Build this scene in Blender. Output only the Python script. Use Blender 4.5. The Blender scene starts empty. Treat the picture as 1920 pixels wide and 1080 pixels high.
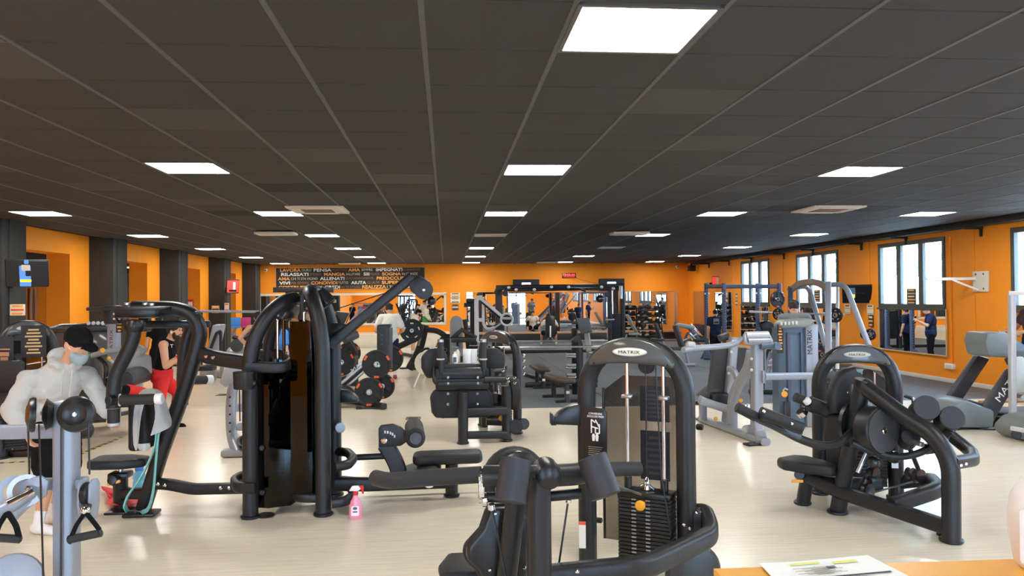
import bpy,bmesh,math,random
from mathutils import Vector as Ve, Matrix as Mx
random.seed(7)
S=bpy.context.scene
COL=S.collection
# ---------------------------------------------------------------- camera, world, exposure
cam=bpy.data.objects.new('camera',bpy.data.cameras.new('camera'))
COL.objects.link(cam)
cam.data.sensor_width=36; cam.data.lens=1453.4/1920*36; cam.data.clip_end=300
_y,_p,_r=.0849,.0125,-.0088
_f=Ve((math.sin(_y)*math.cos(_p),math.cos(_y)*math.cos(_p),math.sin(_p)))
_a=Ve((math.cos(_y),-math.sin(_y),0)); _u=_a.cross(_f)
_ri=math.cos(_r)*_a+math.sin(_r)*_u; _up=math.cos(_r)*_u-math.sin(_r)*_a
cam.matrix_world=Mx(((_ri.x,_up.x,-_f.x,0),(_ri.y,_up.y,-_f.y,0),(_ri.z,_up.z,-_f.z,1.95),(0,0,0,1)))
S.camera=cam
w=bpy.data.worlds.new('sky'); S.world=w; w.use_nodes=True
bg=w.node_tree.nodes['Background']; bg.inputs[0].default_value=(.42,.68,1,1); bg.inputs[1].default_value=28.0
PANEL=38.0
S.view_settings.view_transform='Standard'; S.view_settings.look='None'
S.view_settings.gamma=1; S.view_settings.exposure=0.14; S.view_settings.use_curve_mapping=False
try:
    S.cycles.use_denoising=True; S.cycles.max_bounces=8; S.cycles.sample_clamp_indirect=8
    S.cycles.transparent_max_bounces=12
except Exception: pass
# ---------------------------------------------------------------- materials
M={}
def P3(*a): return Ve(a)
def lin(c):
    return tuple(((v/255)/12.92 if v/255<=.04045 else ((v/255+.055)/1.055)**2.4) for v in c)
def mat(n,c,rough=.5,metal=0,var=.06,scale=30,bump=0,spec=.5,coat=0,stretch=None,alpha=None,emit=0):
    m=bpy.data.materials.new(n); m.use_nodes=True; t=m.node_tree; b=t.nodes['Principled BSDF']
    L=lin(c); b.inputs['Roughness'].default_value=rough; b.inputs['Metallic'].default_value=metal
    b.inputs['Specular IOR Level'].default_value=spec
    if coat: b.inputs['Coat Weight'].default_value=coat; b.inputs['Coat Roughness'].default_value=.06
    tc=t.nodes.new('ShaderNodeTexCoord'); mp=t.nodes.new('ShaderNodeMapping')
    t.links.new(tc.outputs['Object'],mp.inputs[0])
    if stretch: mp.inputs['Scale'].default_value=stretch
    nz=t.nodes.new('ShaderNodeTexNoise'); nz.inputs['Scale'].default_value=scale; nz.inputs['Detail'].default_value=3
    t.links.new(mp.outputs[0],nz.inputs[0])
    r=t.nodes.new('ShaderNodeMix'); r.data_type='RGBA'
    r.inputs[6].default_value=(*[v*(1-var) for v in L],1); r.inputs[7].default_value=(*[min(1,v*(1+var)) for v in L],1)
    t.links.new(nz.outputs[0],r.inputs[0]); t.links.new(r.outputs[2],b.inputs['Base Color'])
    if bump:
        bp=t.nodes.new('ShaderNodeBump'); bp.inputs['Strength'].default_value=bump; bp.inputs['Distance'].default_value=.01
        t.links.new(nz.outputs[0],bp.inputs['Height']); t.links.new(bp.outputs[0],b.inputs['Normal'])
    if emit:
        t.links.new(r.outputs[2],b.inputs['Emission Color']); b.inputs['Emission Strength'].default_value=emit
    M[n]=m; return m
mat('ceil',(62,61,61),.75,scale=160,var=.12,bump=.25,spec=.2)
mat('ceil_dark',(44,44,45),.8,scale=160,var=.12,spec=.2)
mat('ceil_bar',(86,85,84),.6,spec=.3)
mat('orange',(245,148,30),.62,scale=3,var=.05,bump=.03,spec=.3)
mat('charcoal',(52,52,50),.75,scale=8,var=.08,spec=.25)
mat('white_trim',(214,206,194),.45)
mat('wood_rail',(196,150,110),.5,scale=6,stretch=(1,12,12),var=.2)
mat('black',(30,30,31),.42,scale=220,var=.12,bump=.04,spec=.45)
mat('black2',(20,20,21),.35,scale=120,spec=.5)
mat('gloss',(34,34,34),.28,scale=90,coat=.25)
mat('gunmetal',(74,75,72),.34,scale=120,metal=.3,coat=.35)
mat('pad',(34,34,35),.5,scale=260,bump=.12,spec=.4)
mat('grey_pad',(60,62,64),.55,scale=200,bump=.1)
mat('grey_light',(136,138,134),.55)
mat('hood_grey',(112,118,118),.5)
mat('hood_dark',(52,54,58),.45)
mat('highlighter',(226,228,130),.7)
mat('jug',(236,230,222),.35)
mat('panel_tan',(186,112,44),.6)
mat('pink_body',(238,140,162),.25,coat=.3)
mat('blue_plastic',(110,190,214),.25,coat=.3)
mat('shoe_red',(150,50,50),.6)
mat('foam',(46,45,44),.6,scale=300,bump=.1,spec=.35)
mat('weight',(46,46,50),.5,scale=60)
mat('iron',(26,26,27),.6,scale=90,bump=.05)
mat('silver',(150,154,162),.38,scale=180,metal=.25,spec=.5)
mat('silver_light',(190,192,192),.35,metal=.2)
mat('chrome',(222,222,224),.1,metal=1)
mat('steel',(176,176,176),.28,metal=.9)
mat('navy',(76,86,108),.45,scale=90)
mat('bluegrey',(84,104,124),.4,scale=50)
mat('rubber',(88,92,96),.68,scale=240,var=.25,bump=.06,spec=.35)
mat('yellow',(236,164,30),.4)
mat('amber',(238,168,60),.4)
mat('red',(206,34,40),.6,scale=60)
mat('white',(236,234,230),.5)
mat('off_white',(222,216,196),.6)
mat('towel',(196,196,192),.95,scale=320,bump=.5,spec=.1)
mat('teal',(120,184,178),.6)
mat('blue',(60,130,205),.6)
mat('pink',(190,50,110),.6)
mat('hoodie',(196,194,188),.95,scale=260,bump=.3,var=.1,spec=.1)
mat('tee_white',(236,232,218),.9,scale=200,bump=.1,spec=.1)
mat('cloth_black',(22,22,24),.9,scale=200,bump=.1,spec=.15)
mat('cloth_navy',(38,44,70),.9,scale=200,bump=.1,spec=.15)
mat('cloth_slate',(116,120,122),.9,scale=200,bump=.1,spec=.15)
mat('leggings',(224,50,48),.8,scale=160,bump=.08,spec=.2)
mat('cloth_green',(54,150,80),.9)
mat('skin',(214,160,126),.55,scale=40,var=.08,spec=.35)
mat('skin_pale',(222,176,150),.55,scale=40,var=.06)
mat('hair',(38,28,24),.7,scale=240,var=.4,bump=.5)
mat('mask',(198,220,226),.8,scale=120)
mat('eye',(20,16,14),.2)
mat('lip',(170,96,84),.5)
mat('screen',(14,14,22),.2)
mat('print_dark',(66,60,58),.6)
mat('ink',(40,40,44),.7)
mat('paper',(240,240,236),.7)
mat('label_orange',(232,96,50),.6)
mat('sign_tan',(206,170,116),.6)
mat('sign_grey',(120,98,78),.6)
mat('vent',(214,202,184),.5)
mat('counter',(238,172,60),.35,scale=8,var=.05)
mat('foliage',(120,160,104),.8,scale=6,var=.3)
mat('ground_out',(190,186,176),.8)
mat('scr_blue',(70,120,200),.4,emit=1.2)
mat('scr_white',(220,225,235),.4,emit=1.2)
mat('scr_red',(200,60,50),.4,emit=1.0)
mat('scr_yellow',(225,200,40),.4,emit=1.0)
mat('scr_dark',(9,9,13),.3,emit=.12)
mat('led',(255,70,60),.4,emit=3)
def glassy(n,tint,k=.7,rough=.02):
    m=bpy.data.materials.new(n); m.use_nodes=True; t=m.node_tree
    for x in list(t.nodes): t.nodes.remove(x)
    o=t.nodes.new('ShaderNodeOutputMaterial'); mx=t.nodes.new('ShaderNodeMixShader')
    a=t.nodes.new('ShaderNodeBsdfTransparent'); g=t.nodes.new('ShaderNodeBsdfGlossy'); fr=t.nodes.new('ShaderNodeLayerWeight')
    pw=t.nodes.new('ShaderNodeMath'); pw.operation='POWER'; pw.inputs[1].default_value=4; ma=t.nodes.new('ShaderNodeMath'); ma.operation='MULTIPLY_ADD'; ma.inputs[1].default_value=k; ma.inputs[2].default_value=.035
    a.inputs[0].default_value=(*tint,1); g.inputs['Roughness'].default_value=rough
    t.links.new(fr.outputs['Facing'],pw.inputs[0]); t.links.new(pw.outputs[0],ma.inputs[0]); t.links.new(ma.outputs[0],mx.inputs[0])
    t.links.new(a.outputs[0],mx.inputs[1]); t.links.new(g.outputs[0],mx.inputs[2])
    t.links.new(mx.outputs[0],o.inputs[0]); M[n]=m
glassy('glass',(.93,.96,.97)); glassy('smoke',(.52,.5,.47)); glassy('smoke_dark',(.09,.08,.085),.14); glassy('bottle_blue',(.35,.75,.88)); glassy('pink_fluid',(.93,.45,.52)); glassy('plexi',(.86,.9,.94))
m=bpy.data.materials.new('mirror'); m.use_nodes=True; b=m.node_tree.nodes['Principled BSDF']
b.inputs['Metallic'].default_value=1; b.inputs['Roughness'].default_value=0; b.inputs['Base Color'].default_value=(.86,.87,.87,1); M['mirror']=m
m=bpy.data.materials.new('panel_light'); m.use_nodes=True; b=m.node_tree.nodes['Principled BSDF']
b.inputs['Base Color'].default_value=(.9,.9,.9,1); b.inputs['Emission Color'].default_value=(1,.965,.91,1); b.inputs['Emission Strength'].default_value=PANEL; M['panel_light']=m
m=m.copy(); m.name='panel_dim'; m.node_tree.nodes['Principled BSDF'].inputs['Emission Strength'].default_value=9; M['panel_dim']=m
# vinyl floor: long pale streaks across the room, soft gloss
m=bpy.data.materials.new('vinyl'); m.use_nodes=True; t=m.node_tree; b=t.nodes['Principled BSDF']
tc=t.nodes.new('ShaderNodeTexCoord')
def _noise(sc,scl,det=4):
    mp=t.nodes.new('ShaderNodeMapping'); mp.inputs['Scale'].default_value=scl; n=t.nodes.new('ShaderNodeTexNoise')
    n.inputs['Scale'].default_value=sc; n.inputs['Detail'].default_value=det
    t.links.new(tc.outputs['Object'],mp.inputs[0]); t.links.new(mp.outputs[0],n.inputs[0]); return n
n1=_noise(4,(.35,9,1)); n2=_noise(18,(.3,8,1)); n3=_noise(.6,(1,1,1))
cr=t.nodes.new('ShaderNodeValToRGB'); e=cr.color_ramp.elements
e[0].position=.3; e[0].color=(*lin((218,206,181)),1); e[1].position=.72; e[1].color=(*lin((242,232,210)),1)
ad=t.nodes.new('ShaderNodeMath'); ad.operation='MULTIPLY_ADD'; ad.inputs[1].default_value=.45
t.links.new(n2.outputs[0],ad.inputs[0]); 
ml=t.nodes.new('ShaderNodeMath'); ml.operation='MULTIPLY'; ml.inputs[1].default_value=.55; t.links.new(n1.outputs[0],ml.inputs[0]); t.links.new(ml.outputs[0],ad.inputs[2])
t.links.new(ad.outputs[0],cr.inputs[0]); t.links.new(cr.outputs[0],b.inputs['Base Color'])
mr=t.nodes.new('ShaderNodeMapRange'); mr.inputs[3].default_value=.15; mr.inputs[4].default_value=.29; t.links.new(n3.outputs[0],mr.inputs[0]); t.links.new(mr.outputs[0],b.inputs['Roughness'])
b.inputs['Specular IOR Level'].default_value=.5
bp=t.nodes.new('ShaderNodeBump'); bp.inputs['Strength'].default_value=.06; bp.inputs['Distance'].default_value=.002; t.links.new(n2.outputs[0],bp.inputs['Height']); t.links.new(bp.outputs[0],b.inputs['Normal'])
M['vinyl']=m
# ---------------------------------------------------------------- helpers
def tag(o,label=None,cat=None,group=None,kind=None):
    if label: o['label']=label
    if cat: o['category']=cat
    if group: o['group']=group
    if kind: o['kind']=kind
    return o
def thing(name,label,cat,loc=(0,0,0),group=None):
    o=bpy.data.objects.new(name,None); COL.objects.link(o); o.location=loc; o.empty_display_size=.1
    return tag(o,label,cat,group)
def rloc(p):
    v=Ve((0,0,0))
    while p: v+=p.location; p=p.parent
    return v
def fin(bm,name,mt,par=None,sm=38,kind=None):
    if par: bmesh.ops.translate(bm,verts=bm.verts,vec=-rloc(par))
    me=bpy.data.meshes.new(name); bm.to_mesh(me); bm.free()
    if sm: me.shade_smooth(); me.set_sharp_from_angle(angle=math.radians(sm))
    o=bpy.data.objects.new(name,me); COL.objects.link(o); me.materials.append(M[mt])
    if par: o.parent=par
    if kind: o['kind']=kind
    return o
def circ(r,n=14,ry=None): return [(r*math.cos(2*math.pi*i/n),(ry or r)*math.sin(2*math.pi*i/n)) for i in range(n)]
def rr(w,h,b=None,k=3):
    b=min(w,h)*.25 if b is None else b; o=[]
    for cx,cy,a in ((w/2-b,h/2-b,0),(-w/2+b,h/2-b,90),(-w/2+b,-h/2+b,180),(w/2-b,-h/2+b,270)):
        for i in range(k+1):
            t=math.radians(a+90*i/k); o.append((cx+b*math.cos(t),cy+b*math.sin(t)))
    return o
def fillet(P,f,n=6,closed=False):
    P=[Ve(p) for p in P]
    if f<=0: return P
    out=[]; N=len(P)
    for i,p in enumerate(P):
        if not closed and i in (0,N-1): out.append(p); continue
        a=P[i-1]; c=P[(i+1)%N]; d=min(f,(a-p).length*.48,(c-p).length*.48)
        s=p+(a-p).normalized()*d; e=p+(c-p).normalized()*d
        for k in range(n+1):
            t=k/n; out.append(s*(1-t)**2+p*2*t*(1-t)+e*t*t)
    return out
def smooth(P,n=6):
    P=[Ve(p) for p in P]; out=[]
    for i in range(len(P)-1):
        p0=P[max(i-1,0)];p1=P[i];p2=P[i+1];p3=P[min(i+2,len(P)-1)]
        for k in range(n):
            t=k/n; out.append(.5*((2*p1)+(p2-p0)*t+(2*p0-5*p1+4*p2-p3)*t*t+(3*p1-p0-3*p2+p3)*t**3))
    out.append(P[-1]); return out
def sweepbm(bm,P,sec,closed=False,up=(0,0,1),scl=None,cap=True):
    P=[Ve(p) for p in P]; N=len(P); up=Ve(up); rings=[]; n=None
    for i in range(N):
        a=P[i-1] if (i or closed) else P[i]; c=P[(i+1)%N] if (i<N-1 or closed) else P[i]
        t=(c-a).normalized()
        if n is None:
            n=up-up.dot(t)*t
            if n.length<1e-3: n=Ve((0,-1,0))-Ve((0,-1,0)).dot(t)*t
            if n.length<1e-3: n=Ve((1,0,0))
        else: n=n-n.dot(t)*t
        n.normalize(); b=t.cross(n); k=scl[i] if scl else 1
        rings.append([bm.verts.new(P[i]+b*u*k+n*v*k) for u,v in sec])
    m=len(sec)
    for i in range(N if closed else N-1):
        A=rings[i]; B=rings[(i+1)%N]
        for j in range(m):
            bm.faces.new((A[j],A[(j+1)%m],B[(j+1)%m],B[j]))
    if cap and not closed:
        bm.faces.new(rings[0][::-1]); bm.faces.new(rings[-1])
def tube(name,par,mt,P,sec,f=0,closed=False,up=(0,0,1),sp=False,scl=None,sm=38,kind=None):
    if not isinstance(sec,list): sec=circ(sec)
    P=smooth(P) if sp else fillet(P,f,closed=closed)
    bm=bmesh.new(); sweepbm(bm,P,sec,closed,up,scl); bmesh.ops.recalc_face_normals(bm,faces=bm.faces)
    return fin(bm,name,mt,par,sm,kind)
def lathebm(bm,a,b,prof,n=20):
    a=Ve(a); d=(Ve(b)-a).normalized(); q=d.to_track_quat('Z','Y'); rings=[]
    for r,z in prof:
        if r<1e-6: rings.append([bm.verts.new(a+d*z)])
        else: rings.append([bm.verts.new(a+q@Ve((r*math.cos(2*math.pi*i/n),r*math.sin(2*math.pi*i/n),z))) for i in range(n)])
    for A,B in zip(rings,rings[1:]):
        for i in range(n):
            j=(i+1)%n
            if len(A)==1 and len(B)==1: continue
            if len(A)==1: bm.faces.new((A[0],B[j],B[i]))
            elif len(B)==1: bm.faces.new((A[i],A[j],B[0]))
            else: bm.faces.new((A[i],A[j],B[j],B[i]))
def lathe(name,par,mt,a,b,prof,n=20,sm=38,kind=None):
    bm=bmesh.new(); lathebm(bm,a,b,prof,n); bmesh.ops.recalc_face_normals(bm,faces=bm.faces); return fin(bm,name,mt,par,sm,kind)
def cyl(name,par,mt,a,b,r,r2=None,bev=.006,n=18):
    L=(Ve(b)-Ve(a)).length; r2=r if r2 is None else r2; bev=min(bev,L*.45,r*.5)
    return lathe(name,par,mt,a,b,[(0,0),(r-bev,0),(r,bev),(r2,L-bev),(r2-bev,L),(0,L)],n)
def prism(name,par,mt,poly,o,ux,uy,th,bev=.008,seg=2,sm=38):
    o=Ve(o);ux=Ve(ux).normalized();uy=Ve(uy).normalized();n=ux.cross(uy).normalized(); bm=bmesh.new()
    A=[bm.verts.new(o+ux*x+uy*y-n*th/2) for x,y in poly]; B=[bm.verts.new(o+ux*x+uy*y+n*th/2) for x,y in poly]; k=len(poly)
    bm.faces.new(A[::-1]); bm.faces.new(B)
    for i in range(k): bm.faces.new((A[i],A[(i+1)%k],B[(i+1)%k],B[i]))
    bmesh.ops.recalc_face_normals(bm,faces=bm.faces)
    if bev:
        ed=[e for e in bm.edges if len(e.link_faces)==2 and e.calc_face_angle(0)>.6]
        bmesh.ops.bevel(bm,geom=ed,offset=min(bev,th*.45),segments=seg,affect='EDGES',profile=.5)
    return fin(bm,name,mt,par,sm)
def boxbm(bm,c,s,mx=None,bev=.0,seg=2):
    b2=bmesh.new(); bmesh.ops.create_cube(b2,size=1)
    bmesh.ops.scale(b2,vec=s,verts=b2.verts)
    if bev: bmesh.ops.bevel(b2,geom=b2.edges[:],offset=min(bev,min(s)*.45),segments=seg,affect='EDGES',profile=.5)
    if mx is not None: bmesh.ops.transform(b2,matrix=mx,verts=b2.verts)
    bmesh.ops.translate(b2,vec=c,verts=b2.verts)
    me=bpy.data.meshes.new('t'); b2.to_mesh(me); b2.free(); bm.from_mesh(me); bpy.data.meshes.remove(me)
def box(name,par,mt,c,s,rz=0,rx=0,ry=0,bev=.006,seg=2,kind=None,sm=38):
    bm=bmesh.new(); mx=None
    if rz or rx or ry: mx=Mx.Rotation(rz,3,'Z')@Mx.Rotation(ry,3,'Y')@Mx.Rotation(rx,3,'X'); mx=mx.to_4x4()
    boxbm(bm,c,s,mx,bev,seg); return fin(bm,name,mt,par,sm,kind)
def bar(name,par,mt,a,b,w,h,up=(0,0,1),bev=None): return tube(name,par,mt,[a,b],rr(w,h,bev),up=up)
def ell(name,par,mt,c,s,mx=None,n=16):
    bm=bmesh.new(); bmesh.ops.create_uvsphere(bm,u_segments=n,v_segments=max(6,n//2),radius=1); bmesh.ops.scale(bm,vec=s,verts=bm.verts)
    if mx is not None: bmesh.ops.transform(bm,matrix=mx,verts=bm.verts)
    bmesh.ops.translate(bm,vec=c,verts=bm.verts); return fin(bm,name,mt,par,60)
def text(name,par,mt,s,o,ux,uy,w=None,h=None,fat=.0,ext=.002,align='CENTER'):
    cu=bpy.data.curves.new(name,'FONT'); cu.body=s; cu.align_x=align; cu.align_y='CENTER'; cu.extrude=.0; cu.offset=fat; cu.resolution_u=3
    t=bpy.data.objects.new('t',cu); me=bpy.data.meshes.new_from_object(t); bpy.data.objects.remove(t); bpy.data.curves.remove(cu)
    bm=bmesh.new(); bm.from_mesh(me); bpy.data.meshes.remove(me)
    xs=[v.co.x for v in bm.verts]; ys=[v.co.y for v in bm.verts]; W=max(xs)-min(xs); H=max(ys)-min(ys)
    sx=w/W if w else h/H; sy=h/H if h else sx
    cx=(max(xs)+min(xs))/2; cy=(max(ys)+min(ys))/2
    if align=='LEFT': cx=min(xs)
    o=Ve(o);ux=Ve(ux).normalized();uy=Ve(uy).normalized()
    g=bmesh.ops.extrude_face_region(bm,geom=bm.faces[:]); 
    nn=ux.cross(uy).normalized(); top=[x for x in g['geom'] if isinstance(x,bmesh.types.BMVert)]; ts=set(top)
    for v in bm.verts:
        x,y=(v.co.x-cx)*sx,(v.co.y-cy)*sy
        v.co=o+ux*x+uy*y+(nn*ext if v in ts else nn*0)
    return fin(bm,name,mt,par,0)
def dup(o,par=None):
    c=o.copy(); COL.objects.link(c); c.parent=par
    for ch in list(o.children): dup(ch,c)
    return c
def put(o,loc,rz=0,label=None,group=None,s=None):
    o.location=loc; o.rotation_euler=(0,0,rz)
    if s: o.scale=(s,s,s)
    if label: o['label']=label
    if group: o['group']=group
    return o
def struct(o): o['kind']='structure'; return o
def W(px,py,Y):
    "survey helper: point at depth Y (metres) sighted from the survey position"
    d=_f+_ri*((px-960)/1453.42)+_up*((540-py)/1453.42); d*=Y/d.y; return Ve((d.x,d.y,d.z+1.95))
def G(px,py,z=0.):
    d=_f+_ri*((px-960)/1453.42)+_up*((540-py)/1453.42); d*=(z-1.95)/d.z; return Ve((d.x,d.y,z))

# ---------------------------------------------------------------- room shell
XL,XR,Y0,YB,H=-8.45,10.97,-3.0,34.4,3.45
struct(box('floor',None,'vinyl',((XL-4.6+XR+.4)/2,(Y0+YB)/2,-.05),(XR+.4-XL+4.6,YB-Y0+.8,.1),bev=0))
T=.79; TX=1.0676; TY=4.2735
rub=thing('rubber_floor',None,None,(6,20,0)); struct(rub)
proto=None
for i in range(10):
    for j in range(20):
        if proto is None: o=proto=box('rubber_tile',None,'rubber',(0,0,.005),(.985,.985,.01),bev=.002,seg=1)
        else: o=proto.copy(); COL.objects.link(o)
        o.parent=rub; o.location=(1.52+i*.995-6,14.02+j*.99-20,0)
struct(box('trim_1',None,'white_trim',(6.0,13.5,.006),(10,.05,.012),bev=.003))
struct(box('trim_2',None,'steel',(9.0,20.25,.04),(3.9,.12,.08),bev=.01))
struct(box('baseboard_right',None,'white_trim',(XR-.01,(Y0+YB)/2,.05),(.02,YB-Y0,.1),bev=.003))
# ceiling: slab above, tiles in a grid, lighter bars along the room
clg=box('ceiling',None,'ceil_dark',((XL+XR)/2,(Y0+YB)/2,H+.08),(XR-XL,YB-Y0,.08),bev=0); struct(clg)
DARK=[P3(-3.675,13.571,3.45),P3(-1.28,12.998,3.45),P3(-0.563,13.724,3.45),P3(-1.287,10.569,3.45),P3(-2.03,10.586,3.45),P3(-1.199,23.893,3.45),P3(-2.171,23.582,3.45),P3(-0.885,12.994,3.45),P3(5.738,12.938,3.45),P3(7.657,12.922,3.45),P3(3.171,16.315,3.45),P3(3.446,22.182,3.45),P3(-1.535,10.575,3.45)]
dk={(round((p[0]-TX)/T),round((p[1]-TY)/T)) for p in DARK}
lights={}
for c in range(-2,3):
    for rw in range(-1,7): lights[(c*5,rw*6)]=(c,rw)
OFF={(0,3),(1,4)}
cells=[]; mat('ceil2',(73,72,71),.75,scale=160,var=.12,bump=.25,spec=.2)
for i in range(-12,13):
    for j in range(-9,39):
        x=TX+T*i; y=TY+T*j
        if (i,j) in lights: continue
        if x-T/2<XL-.3 or x+T/2>XR+.3 or y+T/2>YB+.2: continue
        near=math.hypot(x,y) if (y>3.2 and -.62*y-1<x<.80*y+1) else 999
        cells.append((near,i,j,x,y))
cells.sort()
tm={}
rest=bmesh.new()
for k,(d,i,j,x,y) in enumerate(cells):
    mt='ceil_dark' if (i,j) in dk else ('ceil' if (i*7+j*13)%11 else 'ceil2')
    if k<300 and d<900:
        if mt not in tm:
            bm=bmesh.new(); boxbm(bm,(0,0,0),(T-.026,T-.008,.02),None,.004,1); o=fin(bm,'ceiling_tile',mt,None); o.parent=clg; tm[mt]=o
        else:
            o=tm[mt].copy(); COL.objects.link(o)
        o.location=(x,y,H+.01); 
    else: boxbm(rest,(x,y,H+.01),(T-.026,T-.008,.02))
fin(rest,'ceiling_tiles_far','ceil',clg,0,'stuff')
for i in range(-12,13):
    box('ceiling_bar',clg,'ceil_bar',(TX+T*(i+.5),(Y0+YB)/2,H+.006),(.034,YB-Y0,.022),bev=.003,seg=1)
nth=['front','second','third','fourth','fifth','sixth','back']; cn=['far left','left','centre','right','far right']
pl=None
for (i,j),(c,rw) in lights.items():
    x=TX+T*i; y=TY+T*j
    if y>YB-.4: continue
    lab='square ceiling light panel, %s column, %s row'%(cn[c+2],nth[rw] if rw>=0 else 'hindmost')
    if (c,rw) in OFF:
        t=thing('ceiling_light','unlit square panel in the %s column, %s row of ceiling lights'%(cn[c+2],nth[rw]),'lamp',(x,y,H))
        box('frame',t,'white_trim',(x,y,H+.004),(T-.02,T-.02,.02),bev=.003,seg=1); box('diffuser',t,'white_trim',(x,y,H-.008),(T-.08,T-.08,.008),bev=.002,seg=1); continue
    if pl is None:
        t=thing('ceiling_light',lab,'lamp',(0,0,0),'square ceiling light panels')
        bm=bmesh.new()
        for a,b,cx,cy in ((T-.02,.03,0,T/2-.025),(T-.02,.03,0,-T/2+.025),(.03,T-.02,T/2-.025,0),(.03,T-.02,-T/2+.025,0)): boxbm(bm,(cx,cy,0),(a,b,.024),None,.003,1)
        fin(bm,'frame','ceil_bar',t); box('diffuser',t,'panel_light',(0,0,0),(T-.076,T-.076,.012),bev=.002,seg=1); pl=t
    else: t=dup(pl)
    put(t,(x,y,H),0,lab)
def cassette(loc,lab):
    t=thing('air_conditioner',lab,'vent',loc); x,y,z=loc
    box('frame',t,'vent',(x,y,z-.005),(.92,.92,.05),bev=.015)
    for k in range(7): box('grille_slat',t,'sign_grey',(x,y-.21+k*.07,z-.034),(.5,.03,.012),bev=.003,seg=1)
    for a in range(4):
        q=a*math.pi/2; box('louvre',t,'white_trim',(x+.36*math.cos(q),y+.36*math.sin(q),z-.036),(.07,.56,.014),rz=q,bev=.004,seg=1)
cassette(P3(-2.102,13.082,3.45),'white ceiling air conditioner cassette over the left machines'); cassette(P3(6.616,12.93,3.45),'white ceiling air conditioner cassette near the windows')
def cvent(loc,lab,sx=.85,sy=.5):
    t=thing('ceiling_vent',lab,'vent',loc); x,y,z=loc
    box('frame',t,'vent',(x,y,z-.02),(sx,sy,.06),bev=.025); 
    for k in range(3): box('slat',t,'white_trim',(x,y-.1+.1*k,z-.055),(sx*.8,.05,.01),bev=.003,seg=1)
cvent(P3(-3.698,17.35,3.42),'small white ceiling vent left of the lit panels'); cvent(P3(4.197,17.462,3.42),'small white ceiling vent beside a lit panel on the right')
cvent(P3(-3.906,31.921,3.42),'small white ceiling vent just before the word mural'); cvent(P3(4.169,31.738,3.42),'small white ceiling vent near the back wall centre')
# right wall with windows
wy=[(2.3,4.95),(6.95,9.55),(11.57,14.2),(16.2,18.84),(20.88,23.48),(25.55,28.05)]
ZB,ZT=1.62,3.22
bm=bmesh.new(); tk=.36
boxbm(bm,(XR+tk/2,(Y0+YB)/2,ZB/2),(tk,YB-Y0,ZB)); boxbm(bm,(XR+tk/2,(Y0+YB)/2,(ZT+H+.1)/2),(tk,YB-Y0,H+.1-ZT))
ys=[Y0]+[v for p in wy for v in p]+[YB]
for a,b in zip(ys[::2],ys[1::2]): boxbm(bm,(XR+tk/2,(a+b)/2,(ZB+ZT)/2),(tk,b-a,ZT-ZB))
struct(fin(bm,'wall_right','orange',None,0))
bm=bmesh.new()
for y in (15.4,19.4,24.6,29.2): boxbm(bm,(XR-.008,y,1.7),(.016,.3,3.3),None,.004,1)
struct(fin(bm,'trim_3','orange'))
mat('winframe',(70,72,64),.5); mat('salmon',(244,206,180),.7)
for k,(a,b) in enumerate(wy):
    wn=thing('window_%d'%(k+1),None,None,(XR,(a+b)/2,ZB)); struct(wn)
    bm=bmesh.new(); fw=.1; cx=XR+.02
    for z,h in ((ZB+fw/2,fw),(ZT-fw/2,fw)): boxbm(bm,(cx,(a+b)/2,z),(.1,b-a,h),None,.01,1)
    for y in (a+fw/2,b-fw/2): boxbm(bm,(cx,y,(ZB+ZT)/2),(.1,fw,ZT-ZB-2*fw+.02),None,.01,1)
    for y in (a+(b-a)/3,a+(b-a)*2/3): boxbm(bm,(cx,y,(ZB+ZT)/2),(.09,.17,ZT-ZB-2*fw+.02),None,.01,1)
    fin(bm,'window_frame','winframe',wn); box('window_sill',wn,'winframe',(XR-.01,(a+b)/2,ZB-.02),(.1,b-a+.04,.05),bev=.01)
    for y in (a+.006,b-.006): box('reveal',wn,'salmon',(XR+.22,y,(ZB+ZT)/2),(.3,.012,ZT-ZB),bev=0)
    for q in range(3): box('pane',wn,'glass',(cx,a+(b-a)*(q+.5)/3,(ZB+ZT)/2),(.008,(b-a)/3-.13,ZT-ZB-.18),bev=0)
bm=bmesh.new(); boxbm(bm,(XR-.16,(Y0+33)/2,3.385),(.24,33-Y0,.13),None,.02)
struct(fin(bm,'trim_4','charcoal'))
bm=bmesh.new()
for y in (15.0,17.6,19.6,22.3,24.3,27,29.2,31.5,10.5):
    boxbm(bm,(XR-.2,y,3.3),(.4,.05,.06),None,.008,1); boxbm(bm,(XR-.04,y,3.2),(.05,.05,.16),None,.008,1)
struct(fin(bm,'trim_5','charcoal'))
# mirrors
def mirror(lab,c,s,axis,fr='white_trim',fw=.05):
    t=thing('wall_mirror',lab,'mirror',c); x,y,z=c; bm=bmesh.new()
    if axis=='x':
        w,h=s; box('glass',t,'mirror',c,(.012,w,h),bev=0)
        for dz in (-h/2,h/2): boxbm(bm,(x-.006,y,z+dz),(.035,w+fw,fw),None,.006,1)
        for dy in (-w/2,w/2): boxbm(bm,(x-.006,y+dy,z),(.035,fw,h),None,.006,1)
    else:
        w,h=s; box('glass',t,'mirror',c,(w,.012,h),bev=0)
        for dz in (-h/2,h/2): boxbm(bm,(x,y-.006,z+dz),(w+fw,.035,fw),None,.006,1)
        for dx in (-w/2,w/2): boxbm(bm,(x+dx,y-.006,z),(fw,.035,h),None,.006,1)
    fin(bm,'frame',fr,t)
mirror('wide framed mirror under the nearest full window on the orange wall',(XR-.02,17.5,1.09),(2.66,1.03),'x','sign_tan',.03)
mirror('wall mirror under the middle window behind the smith machine',(XR-.02,22.18,1.0),(2.6,1.16),'x','sign_tan',.03)
mirror('wall mirror under the farthest window',(XR-.02,26.85,1.0),(2.55,1.16),'x','sign_tan',.03)
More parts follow.
